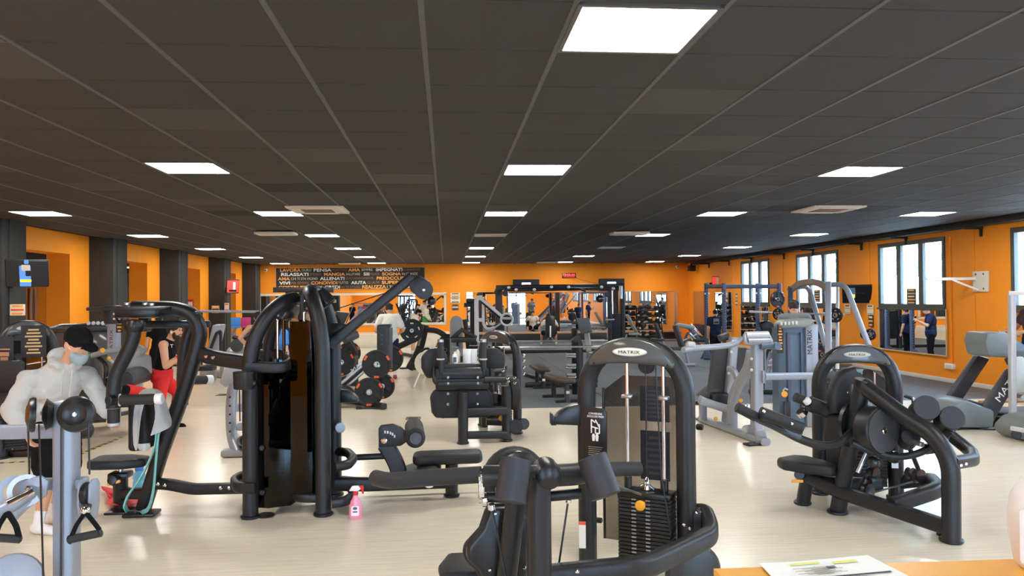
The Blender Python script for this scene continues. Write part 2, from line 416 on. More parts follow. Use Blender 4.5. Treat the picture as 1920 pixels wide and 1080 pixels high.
mirror('tall wall mirror right of the plain corner panel',(XR-.02,29.9,1.32),(1.9,1.56),'x','sign_tan',.03)
mirror('long white framed mirror on the stage below the word mural',(-4.05,YB-.02,1.5),(8.0,1.32),'y','white_trim',.1)
mirror('narrow mirror panel left of the cable cage on the back wall',(1.55,YB-.02,1.32),(1.3,1.78),'y','steel',.02)
mirror('broad back wall mirror behind the cable cage',(4.86,YB-.02,1.3),(5.28,1.76),'y','steel',.02)
mirror('right hand back wall mirror reaching towards the corner',(9.07,YB-.02,1.28),(2.74,1.8),'y','steel',.02)
struct(box('trim_6',None,'wood_rail',(5.7,YB-.06,.38),(9.7,.1,.09),bev=.01)); struct(box('trim_7',None,'black2',(5.7,YB-.1,.17),(9.7,.16,.34),bev=.01))
struct(box('trim_8',None,'steel',(5.9,32.9,.05),(9.4,.1,.1),bev=.01))
struct(box('trim_9',None,'black2',(XR-.02,32.95,.36),(.03,1.5,.72),bev=.004)); struct(box('trim_10',None,'panel_tan',(XR-.015,32.95,1.45),(.02,1.4,1.42),bev=.003))
M['trimorange']=M['orange']
# stage under the mural
stg=box('floor_stage',None,'vinyl',(-4,32.8,.25),(8.9,3.2,.5),bev=.01); struct(stg); struct(box('trim_11',None,'white_trim',(-4,31.18,.03),(8.9,.03,.06),bev=.004))
# back wall
struct(box('wall_back',None,'orange',((XL+XR)/2,YB+.15,1.75),(XR-XL+1,.3,3.6),bev=0))
# left wall: charcoal columns, orange portals, a second room beyond
PY=[9.95,14.55,19.2,23.75,28.5,33.05]
for k,y in enumerate(PY):
    struct(box('column',None,'charcoal',(-8.22,y+.4,H/2+.02),(.66,.8,H+.04),bev=.006,seg=1)); struct(box('column_strip',None,'charcoal',(-7.885,y+.3,H/2),(.03,.2,H),bev=.003,seg=1))
bm=bmesh.new(); OP=[]
for a,b in zip(PY,PY[1:]):
    o0,o1=a+1.5,b-.95; OP.append((o0,o1))
prev=Y0
for o0,o1 in OP+[(YB,YB)]:
    boxbm(bm,(XL-.25,(prev+o0)/2,H/2+.03),(.5,o0-prev,H+.06)); prev=o1
for o0,o1 in OP: boxbm(bm,(XL-.25,(o0+o1)/2,(3.02+H+.06)/2),(.5,o1-o0,H+.06-3.02))
struct(fin(bm,'wall_left','orange',None,0))
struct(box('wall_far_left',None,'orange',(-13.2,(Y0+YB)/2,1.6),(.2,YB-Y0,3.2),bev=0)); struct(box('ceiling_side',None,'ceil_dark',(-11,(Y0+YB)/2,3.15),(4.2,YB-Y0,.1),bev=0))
for y in (YB+.1,Y0-.1): struct(box('wall_side_end',None,'orange',(-10.9,y,1.6),(4.9,.2,3.3),bev=0))
for k,y in enumerate((12.5,17.6,22.3,27)):
    t=thing('ceiling_light','ceiling lamp of the side room seen through the %s portal'%['leftmost','second','third','farthest'][k],'lamp',(-10.8,y,3.09))
    box('frame',t,'white_trim',(-10.8,y,3.095),(.66,.66,.03),bev=.004,seg=1); box('diffuser',t,'panel_dim',(-10.8,y,3.075),(.6,.6,.012),bev=.002,seg=1)
# wall behind the viewer with glazed doors
bm=bmesh.new()
for x0,x1 in ((XL-5,-4.4),(-2.8,.7),(2.5,5.6),(7.4,XR+.4)): boxbm(bm,((x0+x1)/2,Y0-.1,1.75),(x1-x0,.2,3.6))
boxbm(bm,((XL+XR)/2,Y0-.1,3.2),(XR-XL+2,.2,.6))
struct(fin(bm,'wall_front','orange',None,0))
for k,(x0,x1) in enumerate(((-4.4,-2.8),(.7,2.5),(5.6,7.4))):
    d=thing('door_%d'%(k+1),None,None,((x0+x1)/2,Y0-.1,0)); struct(d); bm=bmesh.new(); n=2
    for q in range(n+1): boxbm(bm,(x0+(x1-x0)*q/n,Y0-.1,1.45),(.1,.1,2.9),None,.01,1)
    for z in (.06,2.15,2.86): boxbm(bm,((x0+x1)/2,Y0-.1,z),(x1-x0,.1,.1),None,.01,1)
    fin(bm,'door_frame','winframe',d)
    for q in range(n): box('pane',d,'glass',(x0+(x1-x0)*(q+.5)/n,Y0-.1,1.45),((x1-x0)/n-.1,.01,2.8),bev=0)
# outside
struct(box('ground_outside',None,'ground_out',(10,12,-.4),(120,120,.2),bev=0))
def tree(x,y,h,r,lab):
    t=thing('tree',lab,'tree',(x,y,-.3)); tube('trunk',t,'wood_rail',[(x,y,-.3),(x+.1,y,h*.4),(x,y+.1,h*.8)],.16)
    bm=bmesh.new(); rd=random.Random(int(x*10+y))
    for k in range(26):
        a=rd.uniform(0,6.28); q=r*rd.uniform(.1,1)**.6; b2=bmesh.new(); bmesh.ops.create_icosphere(b2,subdivisions=1,radius=rd.uniform(.14,.34))
        for v in b2.verts: v.co*=rd.uniform(.7,1.3)
        bmesh.ops.translate(b2,vec=(x+q*math.cos(a),y+q*math.sin(a),h*.45+rd.uniform(0,.62)*h),verts=b2.verts); me=bpy.data.meshes.new('t'); b2.to_mesh(me); b2.free(); bm.from_mesh(me); bpy.data.meshes.remove(me)
    fin(bm,'crown','foliage',t,0)
tree(16.5,24.2,4.6,1.3,'pale tree outside, seen in the middle pane of the nearest full window'); tree(19,33,5,1.6,'pale tree outside behind the middle window'); tree(20.5,40,5.5,1.5,'pale tree outside behind the farthest window')
# word mural
mb=thing('word_mural','long charcoal board of white and orange motivational words above the mirror','sign',(-4.14,YB-.02,2.86))
box('board',mb,'charcoal',(-4.14,YB-.03,2.857),(6.4,.04,.94),bev=.004,seg=1)
bm=bmesh.new()
for c,s in (((-4.14,YB-.05,3.33),(6.46,.02,.02)),((-4.14,YB-.05,2.384),(6.46,.02,.02)),((-7.36,YB-.05,2.857),(.02,.02,.95)),((-.92,YB-.05,2.857),(.02,.02,.95))): boxbm(bm,c,s)
fin(bm,'frame','sign_tan',mb,0)
ROWS=[[('LAVORA',243,447,'O'),('DURO',458,552,'w'),('PENSA',575,752,'W'),('POSITIVO',758,905,'b'),('AMA',918,1038,'O'),('SEMPRE',1050,1162,'w'),('IMPEGNATI',1197,1463,'W'),('DURAMENTE',1473,1643,'b')],
[('RILASSATI',252,523,'W'),('SPESSO',532,650,'b'),('MANGIA',677,887,'O'),('SALUTARE',896,1037,'w'),('SII',1071,1130,'W'),('FELICE',1140,1230,'b'),('SOGNA',1258,1449,'O'),('IN GRANDE',1460,1618,'w')],
[('AMA',220,340,'O'),('CHI TI STA VICINO',350,613,'w'),('ALLENATI',636,880,'W'),('QUOTIDIANAMENTE',890,1170,'b'),('PREOCCUPATI',1204,1560,'O')],
[('VIVI',232,340,'W'),('PER SEMPRE',350,523,'b'),('CONDIVIDI',548,810,'O'),('TUTTO',820,917,'w'),('AIUTA',946,1098,'W'),('GLI ALTRI',1108,1233,'b'),('SUPERATI',1254,1520,'O')],
[('COSTRUISCI',226,545,'O'),('FEDE',588,660,'w'),('CREDI',683,837,'W'),('IN TE STESSO',850,1042,'b'),('REALIZZA',1057,1298,'O'),('I TUOI',1308,1425,'w'),('SOGNI',1440,1567,'W')]]
mat('word_brown',(170,110,60),.6); mat('word_amber',(248,170,80),.6)
for r_,row in enumerate(ROWS):
    z=3.23-.187*r_
    for s,a,b,k in row:
        xa=-7.34+(480+a/5.333-518)/278*6.39; xb=-7.34+(480+b/5.333-518)/278*6.39
        text('lettering',mb,{'O':'word_amber','W':'white','w':'off_white','b':'word_brown'}[k],s,((xa+xb)/2,YB-.052,z),(1,0,0),(0,0,1),w=xb-xa,h=.14 if k in 'OW' else .105,fat=.03 if k in 'OW' else -.004)

# ---------------------------------------------------------------- machine pieces
def bolt(par,c,d,r=.012,mt='chrome'):
    c=Ve(c); d=Ve(d).normalized(); return lathe('bolt',par,mt,c,c+d,[(0,-.004),(r,-.004),(r,.006),(r*.55,.011),(r*.5,.008),(0,.008)],8)
def foot(par,x,y,r,h=.03,mt='black2'): return cyl('foot',par,mt,(x,y,0),(x,y,h),r*1.28,bev=.008)
def post(par,a,b,r,mt='black',nm='post'): return tube(nm,par,mt,[a,b],circ(r,18))
def logo(par,c,ux,uy,w):
    c=Ve(c); n=Ve(ux).cross(Ve(uy)).normalized()
    o=prism('badge',par,'silver_light',circ(w/2,28,w*.125),c,ux,uy,.012,.004); prism('badge_inlay',o,'off_white',circ(w*.44,28,w*.1),c+n*.006,ux,uy,.006,.001,1)
    text('lettering',o,'ink','MATRIX',c+n*.011,ux,uy,w=w*.62,h=w*.085)
    return o
def tower(par,A,B,h,r,b=.36,cap=True,stack=0,stack_top=None,shroud=None,badge=.2,off=.0,rods=True,sq=.9):
    """inverted U weight tower standing on A and B, seen from its -n side"""
    A=Ve((A[0],A[1],0)); B=Ve((B[0],B[1],0)); ux=(B-A).normalized(); uz=Ve((0,0,1)); n=ux.cross(uz).normalized() # towards viewer when A is left
    a=(B-A).length/2; mid=(A+B)/2; h0=h-r-b
    P=[A,A+uz*h0*.5]
    for k in range(19):
        t=math.pi*k/18; c,s_=math.cos(t),math.sin(t)
        P.append(mid-ux*a*math.copysign(abs(c)**sq,c)+uz*(h0+b*s_**sq))
    P+=[B+uz*h0*.5,B]
    tube('arch_frame',par,'black',P,circ(r,20),up=n); foot(par,A.x,A.y,r); foot(par,B.x,B.y,r)
    if cap:
        po=[]
        for k in range(17):
            t=math.pi*k/16; po.append((-(a+.1*r)*math.copysign(abs(math.cos(t))**.9,math.cos(t)),(b+r*.92)*math.sin(t)**.9))
        yc=b+r-.2; po=[(x,y) for x,y in po if y>yc+.005]; xt=max(abs(po[0][0]),abs(po[-1][0]))
        po+=[(xt*.97,yc-.01),(xt*.6,yc+.012),(0,yc+.02),(-xt*.6,yc+.012),(-xt*.97,yc-.01)]
        cp=prism('cap',par,'gunmetal',po,mid+uz*h0+n*(r*.55),ux,uz,.12,.016,3)
        if badge: logo(cp,mid+uz*(h0+b+r-.1)+n*(r*.55+.062),ux,uz,badge)
        for s in (-1,1): bolt(cp,mid+ux*s*xt*.85+uz*(h0+yc+.015)+n*(r*.55+.06),n,.008,'black2')
    if rods:
        for s in (-1,1):
            q=mid+ux*(s*.16+off)+n*.02; cyl('guide_rod',par,'chrome',q+uz*.1,q+uz*(h0+.16),.0125,n=12)
        q=mid+ux*off+n*.02; cyl('cable',par,'black2',q+uz*(stack_top or .4),q+uz*(h0+.14),.004,n=6)
        cyl('pulley',par,'black2',q+uz*(h0+.1)-n*.02,q+uz*(h0+.1)+n*.02,.06)
    if stack:
        c=mid+ux*off+n*.02; z0=.12; th=(stack_top-z0)/stack; rz=math.atan2(ux.y,ux.x); p=None
        for k in range(stack):
            if p is None: p=box('stack_plate',par,'iron',c+uz*(z0+th*(k+.5)),(.5,.15,th-.004),rz=rz,bev=.003,seg=1)
            else:
                o=p.copy(); COL.objects.link(o); o.location=(0,0,th*k)
        box('top_plate',par,'black2',c+uz*(stack_top+.02),(.5,.15,.035),rz=rz,bev=.006)
        bm=bmesh.new()
        for k in range(stack):
            for s in (-1,1): boxbm(bm,c+uz*(z0+th*(k+.5))+n*.0755+ux*s*.05,(.035,.002,th*.4),Mx.Rotation(rz,4,'Z'))
            boxbm(bm,c+uz*(z0+th*(k+.5))+n*.0755,(.012,.002,.012),Mx.Rotation(rz,4,'Z'))
        fin(bm,'plate_numbers','weight',par,0,'stuff')
        for s in (-1,1):
            q=c+ux*s*.16; cyl('rod_sleeve',par,'black2',q+uz*(stack_top+.03),q+uz*(stack_top+.16),.032)
        cyl('cable_yoke',par,'chrome',c+uz*(stack_top+.03),c+uz*(stack_top+.15),.022,.01)
    if shroud:
        zt,d=shroud; po=[(-a+.02,.12),(a-.02,.12),(a-.02,zt-.1),(a*.5,zt),(-a*.5,zt),(-a+.02,zt-.12)]
        prism('shroud',par,'smoke',po,mid-n*d,ux,uz,.006,0)
        bm=bmesh.new()
        for s in (-1,1): sweepbm(bm,[mid+ux*s*(a-.02)-n*d+uz*.12,mid+ux*s*(a-.02)-n*d+uz*(zt-.1)],rr(.02,.014))
        fin(bm,'shroud_trim','black2',par)
        for s in (-1,1):
            for z in (.25,zt-.35): cyl('shroud_clip',par,'black2',mid+ux*s*a-n*d+uz*z,mid+ux*s*(a+.05)-n*d+uz*z,.022)
    return mid,ux,n
def notice(par,c,ux,uy,w,h,n=5,nm='notice',dark=True,pm=None):
    c=Ve(c);ux=Ve(ux).normalized();uy=Ve(uy).normalized();nn=ux.cross(uy); o=prism(nm,par,'ink' if dark else 'paper',[(-w/2,-h/2),(w/2,-h/2),(w/2,h/2),(-w/2,h/2)],c,ux,uy,.008,.001,1)
    bm=bmesh.new()
    for k in range(n):
        y=h*(.36-.72*k/(n-1)); ww=w*(.42+.26*((k*7)%3)/2)
        P=[c+nn*.0045+ux*sx*ww/2+uy*(y+sy*h*.2/n) for sx,sy in ((-1,-1),(1,-1),(1,1),(-1,1))]; bm.faces.new([bm.verts.new(p) for p in P])
    fin(bm,'print',pm or ('amber' if dark else 'ink'),o,0,'stuff'); return o
# ---------------------------------------------------------------- 1 converging shoulder press, foreground
sp=thing('shoulder_press_machine','black converging shoulder press with clear shroud, nearest machine in the middle','machine',(.7,4.9,0))
A=P3(1.011,5.58,0.622); B=P3(1.628,5.2,0.692)
mid,ux,n=tower(sp,A,B,1.665,.066,b=.36,stack=0,badge=.25,shroud=(1.36,.3),rods=False)
uz=Ve((0,0,1))
# stack seen between the legs
c=Ve(P3(1.378,5.3,0.566)); zt=c.z; c.z=0; p=None; N=18; th=(zt-.1)/N; rz=math.atan2(ux.y,ux.x)
for k in range(N):
    if p is None: p=box('stack_plate',sp,'iron',c+uz*(.1+th*(k+.5)),(.37,.16,th-.005),rz=rz,bev=.003,seg=1)
    else: o=p.copy(); COL.objects.link(o); o.location=(0,0,th*k)
box('top_plate',sp,'black2',c+uz*(zt+.02),(.38,.17,.04),rz=rz,bev=.008)
bm=bmesh.new()
for k in range(N):
    for s in (-.07,.03): boxbm(bm,c+uz*(.1+th*(k+.5))+n*.081+ux*s,(.032,.002,th*.38),Mx.Rotation(rz,4,'Z'))
fin(bm,'plate_numbers','steel',sp,0,'stuff')
for s in (-.135,.125):
    q=c+ux*s; cyl('guide_rod',sp,'chrome',q+uz*(zt+.04),q+uz*1.52,.0135,n=12); cyl('rod_sleeve',sp,'black2',q+uz*(zt+.04),q+uz*(zt+.13),.028); box('rod_clip',sp,'steel',q+uz*1.25,(.075,.05,.025),rz=rz)
cyl('cable',sp,'black2',c+uz*(zt+.1),c+uz*1.5+ux*.0,.0045,n=6); tube('return_cable',sp,'black2',[c+ux*.07+uz*1.5+n*.0,c+ux*.13+uz*.75+n*.1,c+ux*.2+uz*.35+n*.12],.005)
cyl('cable_yoke',sp,'chrome',c+uz*(zt+.04),c+uz*(zt+.13),.024,.012); cyl('pulley',sp,'black2',c+uz*1.47-n*.05,c+uz*1.47-n*.01,.06)
tube('yoke_loop',sp,'chrome',[c+uz*(zt+.06)-ux*.05,c+uz*(zt+.09),c+uz*(zt+.05)+ux*.05],.009)
pn=lathe('selector_pin',sp,'yellow',c+n*.06+uz*(zt-.03),c+n*.2+uz*(zt-.03),[(0,0),(.012,0),(.014,.07),(.034,.085),(.036,.1),(.026,.115),(0,.118)],18)
ca=mid+uz*0
for z,hh,lab in ((1.16,.26,'p'),(.78,.36,'q')): notice(sp,mid+ux*(.06)+uz*z-n*.29,ux,uz,.22,hh,7,pm='print_dark')
# instruction placard
o=prism('placard',sp,'black2',[(-.08,-.27),(.085,-.27),(.085,.16),(.065,.185),(-.08,.2)],P3(1.05,5.44,0.974),ux,uz,.012,.004)
text('lettering',o,'white','CONVERGING\nSHOULDER PRESS',Ve(P3(1.051,5.44,1.113))+n*.007,ux,uz,w=.125,h=.034)
bm=bmesh.new(); pc=Ve(P3(1.05,5.44,1.03))+n*.0072
for a,b in (((-.03,-.045),(-.03,.05)),((-.03,.05),(.0,.03)),((.0,.05),(.03,.0)),((.03,.02),(.03,-.045)),((-.03,-.0),(.02,-.01)),((0,-.01),(.0,-.045)),((.0,-.045),(.03,-.045))):
    a=pc+ux*a[0]+uz*a[1]; b=pc+ux*b[0]+uz*b[1]; sweepbm(bm,[a,b],rr(.009,.002,.0005,1),up=n)
fin(bm,'pictogram','white',o,0,'stuff')
bm=bmesh.new()
for k in range(6): boxbm(bm,Ve(P3(1.049,5.44,0.887))+n*.007-uz*.014*k-ux*.004*(k%3),(.11-.012*(k%3),.002,.005),Mx.Rotation(rz,4,'Z'))
fin(bm,'small_print','steel',o,0,'stuff')
for s in (-1,1): prism('pictogram_figure',o,'white',[(-.008,-.025),(.008,-.025),(.012,.01),(.006,.026),(-.006,.026),(-.012,.01)],Ve(P3(1.049,5.44,0.955))+n*.008+ux*s*.013,ux,uz,.002,0)
box('warning_label',sp,'paper',P3(0.957,5.5,0.25),(.05,.004,.19),rz=-.2,bev=.001,seg=1); box('warning_strip',sp,'label_orange',Ve(P3(0.958,5.5,0.334))+n*.003,(.05,.004,.022),rz=-.2,bev=.001,seg=1)
prism('bottle_holder',sp,'black2',[(-.13,-.07),(.1,-.085),(.1,.075),(.04,.07),(-.02,.05),(-.08,.01),(-.115,-.03)],P3(0.886,5.6,1.104),(1,0,0),uz,.12,.015); prism('holder_lip',sp,'black2',[(-.02,-.05),(.02,-.05),(.01,-.02),(-.008,.035),(-.02,.035)],P3(0.768,5.6,1.076),(1,0,0),uz,.1,.006)
# user side: pivot column, cross tube, counterweights, arms
pt=Ve(P3(0.506,4.3,0.955))
post(sp,(pt.x,pt.y,0),(pt.x,pt.y,pt.z+.0),.068,nm='pivot_column'); foot(sp,pt.x,pt.y,.07)
tube('cross_tube',sp,'black',[P3(0.208,4.42,0.936),P3(0.378,4.38,0.94),pt+Ve((-.02,0,0)),P3(0.741,4.36,0.947),P3(0.841,4.4,0.962)],.062,.05)
lathe('pivot_hub',sp,'black2',pt+Ve((.05,.02,.01)),pt+Ve((.05,-1,.01)),[(0,-.1),(.075,-.1),(.078,.06),(.066,.095),(.04,.11),(0,.114)],22)
tube('stay_tube',sp,'black',[P3(0.222,4.46,0.807),P3(0.455,4.4,0.809),P3(0.762,4.4,0.827)],.03)
for a,b,nm in (((968,861,4.17),(957,941,4.17),0),((1111,856,4.17),(1137,932,4.17),0)): pass
cyl('counterweight',sp,'weight',P3(0.37,4.17,1.08),P3(0.328,4.1,0.868),.083,bev=.004,n=28); cyl('counterweight',sp,'weight',P3(0.788,4.2,1.074),P3(0.85,4.12,0.878),.083,bev=.004,n=28)
tube('left_handle',sp,'foam',[P3(0.192,4.45,0.939),P3(-0.12,4.52,0.913),P3(-0.34,4.6,0.882),P3(-0.431,4.72,0.876)],.048,.05); 
tube('right_handle',sp,'foam',[P3(0.758,4.46,0.936),P3(0.958,4.75,0.882),P3(1.211,4.85,0.857)],.045,.08)
cyl('clamp',sp,'chrome',P3(0.184,4.42,0.94),P3(0.218,4.42,0.939),.042); cyl('clamp',sp,'chrome',P3(0.193,4.45,0.796),P3(0.227,4.45,0.795),.04)
bolt(sp,P3(0.18,4.4,0.944),(-1,0,0),.03); bolt(sp,P3(0.184,4.44,0.808),(-1,0,0),.03)
box('shackle',sp,'chrome',P3(0.193,4.43,0.867),(.035,.04,.1),bev=.01)
post(sp,P3(0.397,4.5,0.798),P3(0.336,4.62,0.2),.06,nm='back_column')
# backrest pads and seat, user faces away
prism('head_pad',sp,'pad',[(.205*math.cos(math.pi*k/14),.2*math.sin(math.pi*k/14)) for k in range(15)]+[(-.205,-.12),(.205,-.12)],P3(0.416,4.85,0.819),(1,.12,0),(0,.12,1),.1,.04,3)
prism('pad_shell',sp,'gloss',[(.15*math.cos(math.pi*k/14),.17*math.sin(math.pi*k/14)) for k in range(15)]+[(-.15,-.1),(.15,-.1)],P3(0.434,4.76,0.836),(1,.12,0),(0,.12,1),.03,.012,2)
prism('back_shell',sp,'black2',[(-.12,.21),(.06,.21),(.12,.1),(.1,-.3),(-.14,-.3),(-.19,-.17),(-.265,-.1),(-.265,-.02),(-.17,.08)],P3(0.372,4.72,0.484),(1,.1,0),uz,.09,.03,3)
prism('back_pad',sp,'pad',[(-.14,.22),(.12,.22),(.14,.0),(.12,-.3),(-.16,-.3),(-.22,-.17),(-.29,-.1),(-.29,-.02),(-.19,.08)],P3(0.378,4.8,0.459),(1,.1,0),uz,.09,.035,3)
for x,y in ((0,0),): 
    bolt(sp,P3(0.282,4.66,0.656),(0,-1,0)); bolt(sp,P3(0.25,4.66,0.322),(0,-1,0)); bolt(sp,P3(0.456,4.66,0.33),(0,-1,0))
prism('seat',sp,'pad',[(-.2,-.2),(.16,-.2),(.2,0),(.16,.22),(-.16,.22),(-.22,0)],P3(0.155,5.1,0.18),(1,0,0),(0,1,0),.09,.035,3)
cyl('cable_ferrule',sp,'chrome',P3(0.247,4.42,0.78),P3(0.252,4.42,0.741),.022); cyl('side_cable',sp,'black2',P3(0.252,4.42,0.747),P3(0.34,4.42,0.306),.006,n=8)
cyl('cable_ferrule',sp,'chrome',P3(0.688,4.4,0.799),P3(0.685,4.4,0.772),.016); cyl('side_cable',sp,'black2',P3(0.685,4.4,0.784),P3(0.616,4.4,0.347),.006,n=8); cyl('link_rod',sp,'steel',P3(0.951,4.3,0.886),P3(1.286,5.1,0.63),.008,n=8)
# floor-level connecting tube
P=[(pt.x+.05,pt.y+.02,.39),P3(1.041,4.42,0.382),P3(1.182,4.5,0.367),P3(1.745,5,0.378),P3(1.773,5.25,0.456),P3(1.645,5.25,0.431)]
tube('connecting_tube',sp,'black',P,rr(.1,.13,.035),.12); box('tube_bracket',sp,'black',P3(1.674,5.2,0.418),(.13,.12,.15),rz=-.4,bev=.03)
for p in (P3(1.569,5.08,0.424),P3(1.602,5.06,0.404),P3(1.677,5.15,0.479)): bolt(sp,p,n)
for p in (P3(0.593,4.3,0.417),P3(0.716,4.3,0.418)): bolt(sp,p,(0,0,1),.016)
lathe('pulley_cover',sp,'gloss',P3(1.637,5.1,0.092),Ve(P3(1.637,5.1,0.092))+Ve((.1,-1,0)),[(0,-.03),(.19,-.03),(.2,0),(.18,.03),(0,.04)],28)
mat('cam',(66,66,68),.45)
# ---------------------------------------------------------------- 2 arm machine on the right
rm=thing('arm_curl_machine','black selectorised arm machine with drum cam and long padded levers on the right floor','machine',(3.6,6.6,0))
mid,ux,n=tower(rm,P3(3.646,7.35,0.134),P3(4.274,7.1,0.174),1.475,.07,b=.36,stack=14,stack_top=.55,shroud=(1.2,.3),badge=.24)
d=Ve((.48,-.877,0)); nr=Ve((-.877,-.48,0))
post(rm,P3(3.294,6.99,0),P3(3.316,6.885,0.408),.062,nm='seat_post'); foot(rm,*P3(3.302,7.008,0)[:2],.062)
post(rm,P3(3.469,6.682,0),P3(3.572,6.417,1.17),.07,nm='main_column'); foot(rm,*P3(3.469,6.682,0)[:2],.07); cyl('column_cap',rm,'black2',P3(3.569,6.421,1.156),P3(3.577,6.407,1.217),.074)
tube('top_frame',rm,'black',[P3(3.572,6.417,1.17),P3(3.758,6.077,0.929),P3(3.865,5.88,0.83),P3(3.926,5.77,0.627),P3(3.923,5.775,0.019)],circ(.07,18),.28,up=nr); foot(rm,*P3(3.944,5.806,0)[:2],.07)
tube('base_beam',rm,'black',[P3(3.307,6.901,0.282),P3(3.462,6.617,0.206),P3(3.916,5.788,0.115)],rr(.1,.12,.03)); cyl('leveling_foot',rm,'black2',P3(3.973,5.968,0),Ve(P3(3.973,5.968,0))+Ve((0,0,.03)),.04)
tube('lower_link',rm,'black',[P3(3.691,6.199,0.192),P3(4.182,6.3,0.281),P3(4.493,6.9,0.224),P3(4.274,7.1,0.149)],rr(.1,.13,.035),.14)
tube('upper_link',rm,'black',[P3(3.931,5.759,0.629),P3(4.244,5.95,0.606),P3(4.547,6.4,0.57),P3(4.523,6.8,0.727),P3(4.363,7.1,0.707)],rr(.09,.1,.03),.1)
for p in (P3(3.962,5.703,0.62),P3(3.98,5.671,0.638)): bolt(rm,p,(-.2,-1,0))
ax=Ve((.38,-1,.05)).normalized()
c1=Ve(P3(3.643,6.22,0.807)); lathe('cam_drum',rm,'black',c1-ax*.15,c1+ax,[(0,0),(.185,0),(.2,.01),(.2,.14),(.19,.15),(0,.15)],32); cyl('cam_bolt',rm,'chrome',c1,c1+ax*.02,.03,n=8)
lathe('cam_face',rm,'cam',c1-ax*.005,c1+ax,[(0,0),(.185,0),(.185,.012),(0,.014)],32)
c2=Ve(P3(3.645,6.48,0.804)); lathe('rear_drum',rm,'black2',c2-ax*.12,c2+ax,[(0,0),(.22,0),(.235,.012),(.235,.05),(.2,.06),(.19,.05),(0,.05)],32)
for p in (P3(3.629,6.3,0.523),P3(3.81,6.3,0.563)): q=Ve(p); lathe('knob',rm,'gloss',q-ax*.06,q+ax,[(0,0),(.05,0),(.055,.03),(.045,.06),(.03,.075),(0,.08)],18)
tube('front_lever',rm,'black',[P3(2.374,6.2,1.032),P3(2.635,6.2,0.904),P3(2.938,6.22,0.744),P3(3.137,6.25,0.68),P3(3.302,6.3,0.693),P3(3.475,6.4,0.78)],circ(.036,14),.12)
tube('cross_lever',rm,'black',[P3(3.41,6.3,0.7),P3(3.532,6.25,0.639),P3(3.735,6.2,0.586),P3(3.891,6.15,0.618),P3(4.009,6.1,0.7),P3(4.082,6,0.834)],circ(.03,12),.1)
cyl('grip',rm,'foam',P3(2.37,6.2,1.037),P3(2.536,6.2,0.95),.042); cyl('grip_end',rm,'steel',P3(2.437,6.2,1.035),P3(2.451,6.2,1.061),.02)
tube('lever_pad',rm,'pad',[P3(2.552,6.14,0.993),P3(2.677,6.14,0.947),P3(2.888,6.14,0.86)],rr(.11,.1,.04),.1); bolt(rm,P3(2.554,6.08,1.015),(0,-1,0),.014); bolt(rm,P3(2.785,6.08,0.911),(0,-1,0),.014)
bar('pad_carrier',rm,'gloss',P3(2.554,6.2,0.941),P3(2.907,6.2,0.783),.05,.08)
tube('brake_cable',rm,'black2',[P3(2.401,6.2,1.005),P3(2.444,6.15,0.964),P3(2.542,6.15,0.931)],.006)
tube('rear_lever',rm,'black',[P3(3.194,6.9,1.01),P3(3.3,6.9,0.964),P3(3.493,6.8,0.872),P3(3.664,6.7,0.763)],circ(.035,12),.1); cyl('grip',rm,'foam',P3(3.189,6.9,1.015),P3(3.3,6.9,0.969),.045); cyl('grip_end',rm,'white',P3(3.267,6.85,1),P3(3.301,6.85,0.961),.035)
tube('rear_pad',rm,'pad',[P3(3.301,6.85,0.956),P3(3.443,6.85,0.899),P3(3.568,6.8,0.846)],rr(.12,.14,.05),.1); cyl('lever_collar',rm,'chrome',P3(3.238,6.9,0.887),P3(3.278,6.9,0.847),.05)
tube('head_pad',rm,'pad',[P3(3.553,6.75,0.902),P3(3.535,6.75,1.071),P3(3.612,6.75,1.18),P3(3.688,6.75,1.198)],rr(.13,.22,.05),.1,up=(1,0,0))
prism('back_pad',rm,'pad',[(-.09,.22),(.1,.22),(.13,.1),(.1,-.1),(.12,-.28),(-.1,-.28),(-.1,-.1),(-.13,.0),(-.11,.1)],P3(3.524,6.75,0.652),(.6,-.8,0),uz,.13,.04,3)
box('pad_bracket',rm,'black2',P3(3.604,6.72,1.025),(.1,.05,.26),rz=-.9,bev=.02)
for p in (P3(3.572,6.66,1.081),P3(3.56,6.66,0.957),P3(3.519,6.66,0.839)): bolt(rm,p,(.6,-.8,0))
prism('seat',rm,'pad',[(-.24,-.12),(-.12,-.19),(.1,-.15),(.3,-.06),(.3,.06),(.1,.15),(-.12,.19),(-.24,.12)],P3(3.283,6.88,0.39),(.48,-.877,0),(.877,.48,0),.1,.035,3)
lathe('adjust_knob',rm,'black2',P3(3.206,6.85,0.311),P3(3.075,6.6,0.367),[(0,0),(.045,0),(.05,.03),(.04,.05),(0,.055)],16); box('adjust_lever',rm,'amber',P3(3.157,6.8,0.266),(.11,.02,.03),bev=.008)
for a,b,r in ((P3(4.015,6.3,0.934),P3(3.884,6,1.029),.1),(P3(4.177,6.2,0.869),P3(4.068,5.95,0.95),.095)): cyl('counterweight',rm,'weight',a,b,r,bev=.006,n=24)
tube('weight_stub',rm,'black',[P3(3.994,6.2,0.65),P3(4.135,6.2,0.665),P3(4.171,6.2,0.834)],.045,.05); tube('weight_stub',rm,'black',[P3(3.97,6.5,0.836),P3(4.013,6.35,0.904)],.05)
tube('pivot_arm',rm,'black',[P3(3.884,6.3,0.733),P3(3.842,6.2,0.864),P3(3.937,6.2,0.906)],.055,.05); cyl('pivot_boss',rm,'black',P3(3.954,6.4,0.677),P3(3.838,6.15,0.77),.075)
cyl('stop_pin',rm,'steel',P3(3.84,6.2,0.734),P3(3.843,6,0.727),.022)
tube('push_rod',rm,'steel',[P3(3.587,6.4,0.585),P3(3.508,6.4,0.423)],.018); tube('cable_run',rm,'black2',[P3(3.954,6.4,0.686),P3(4.12,6.5,0.412)],.02)
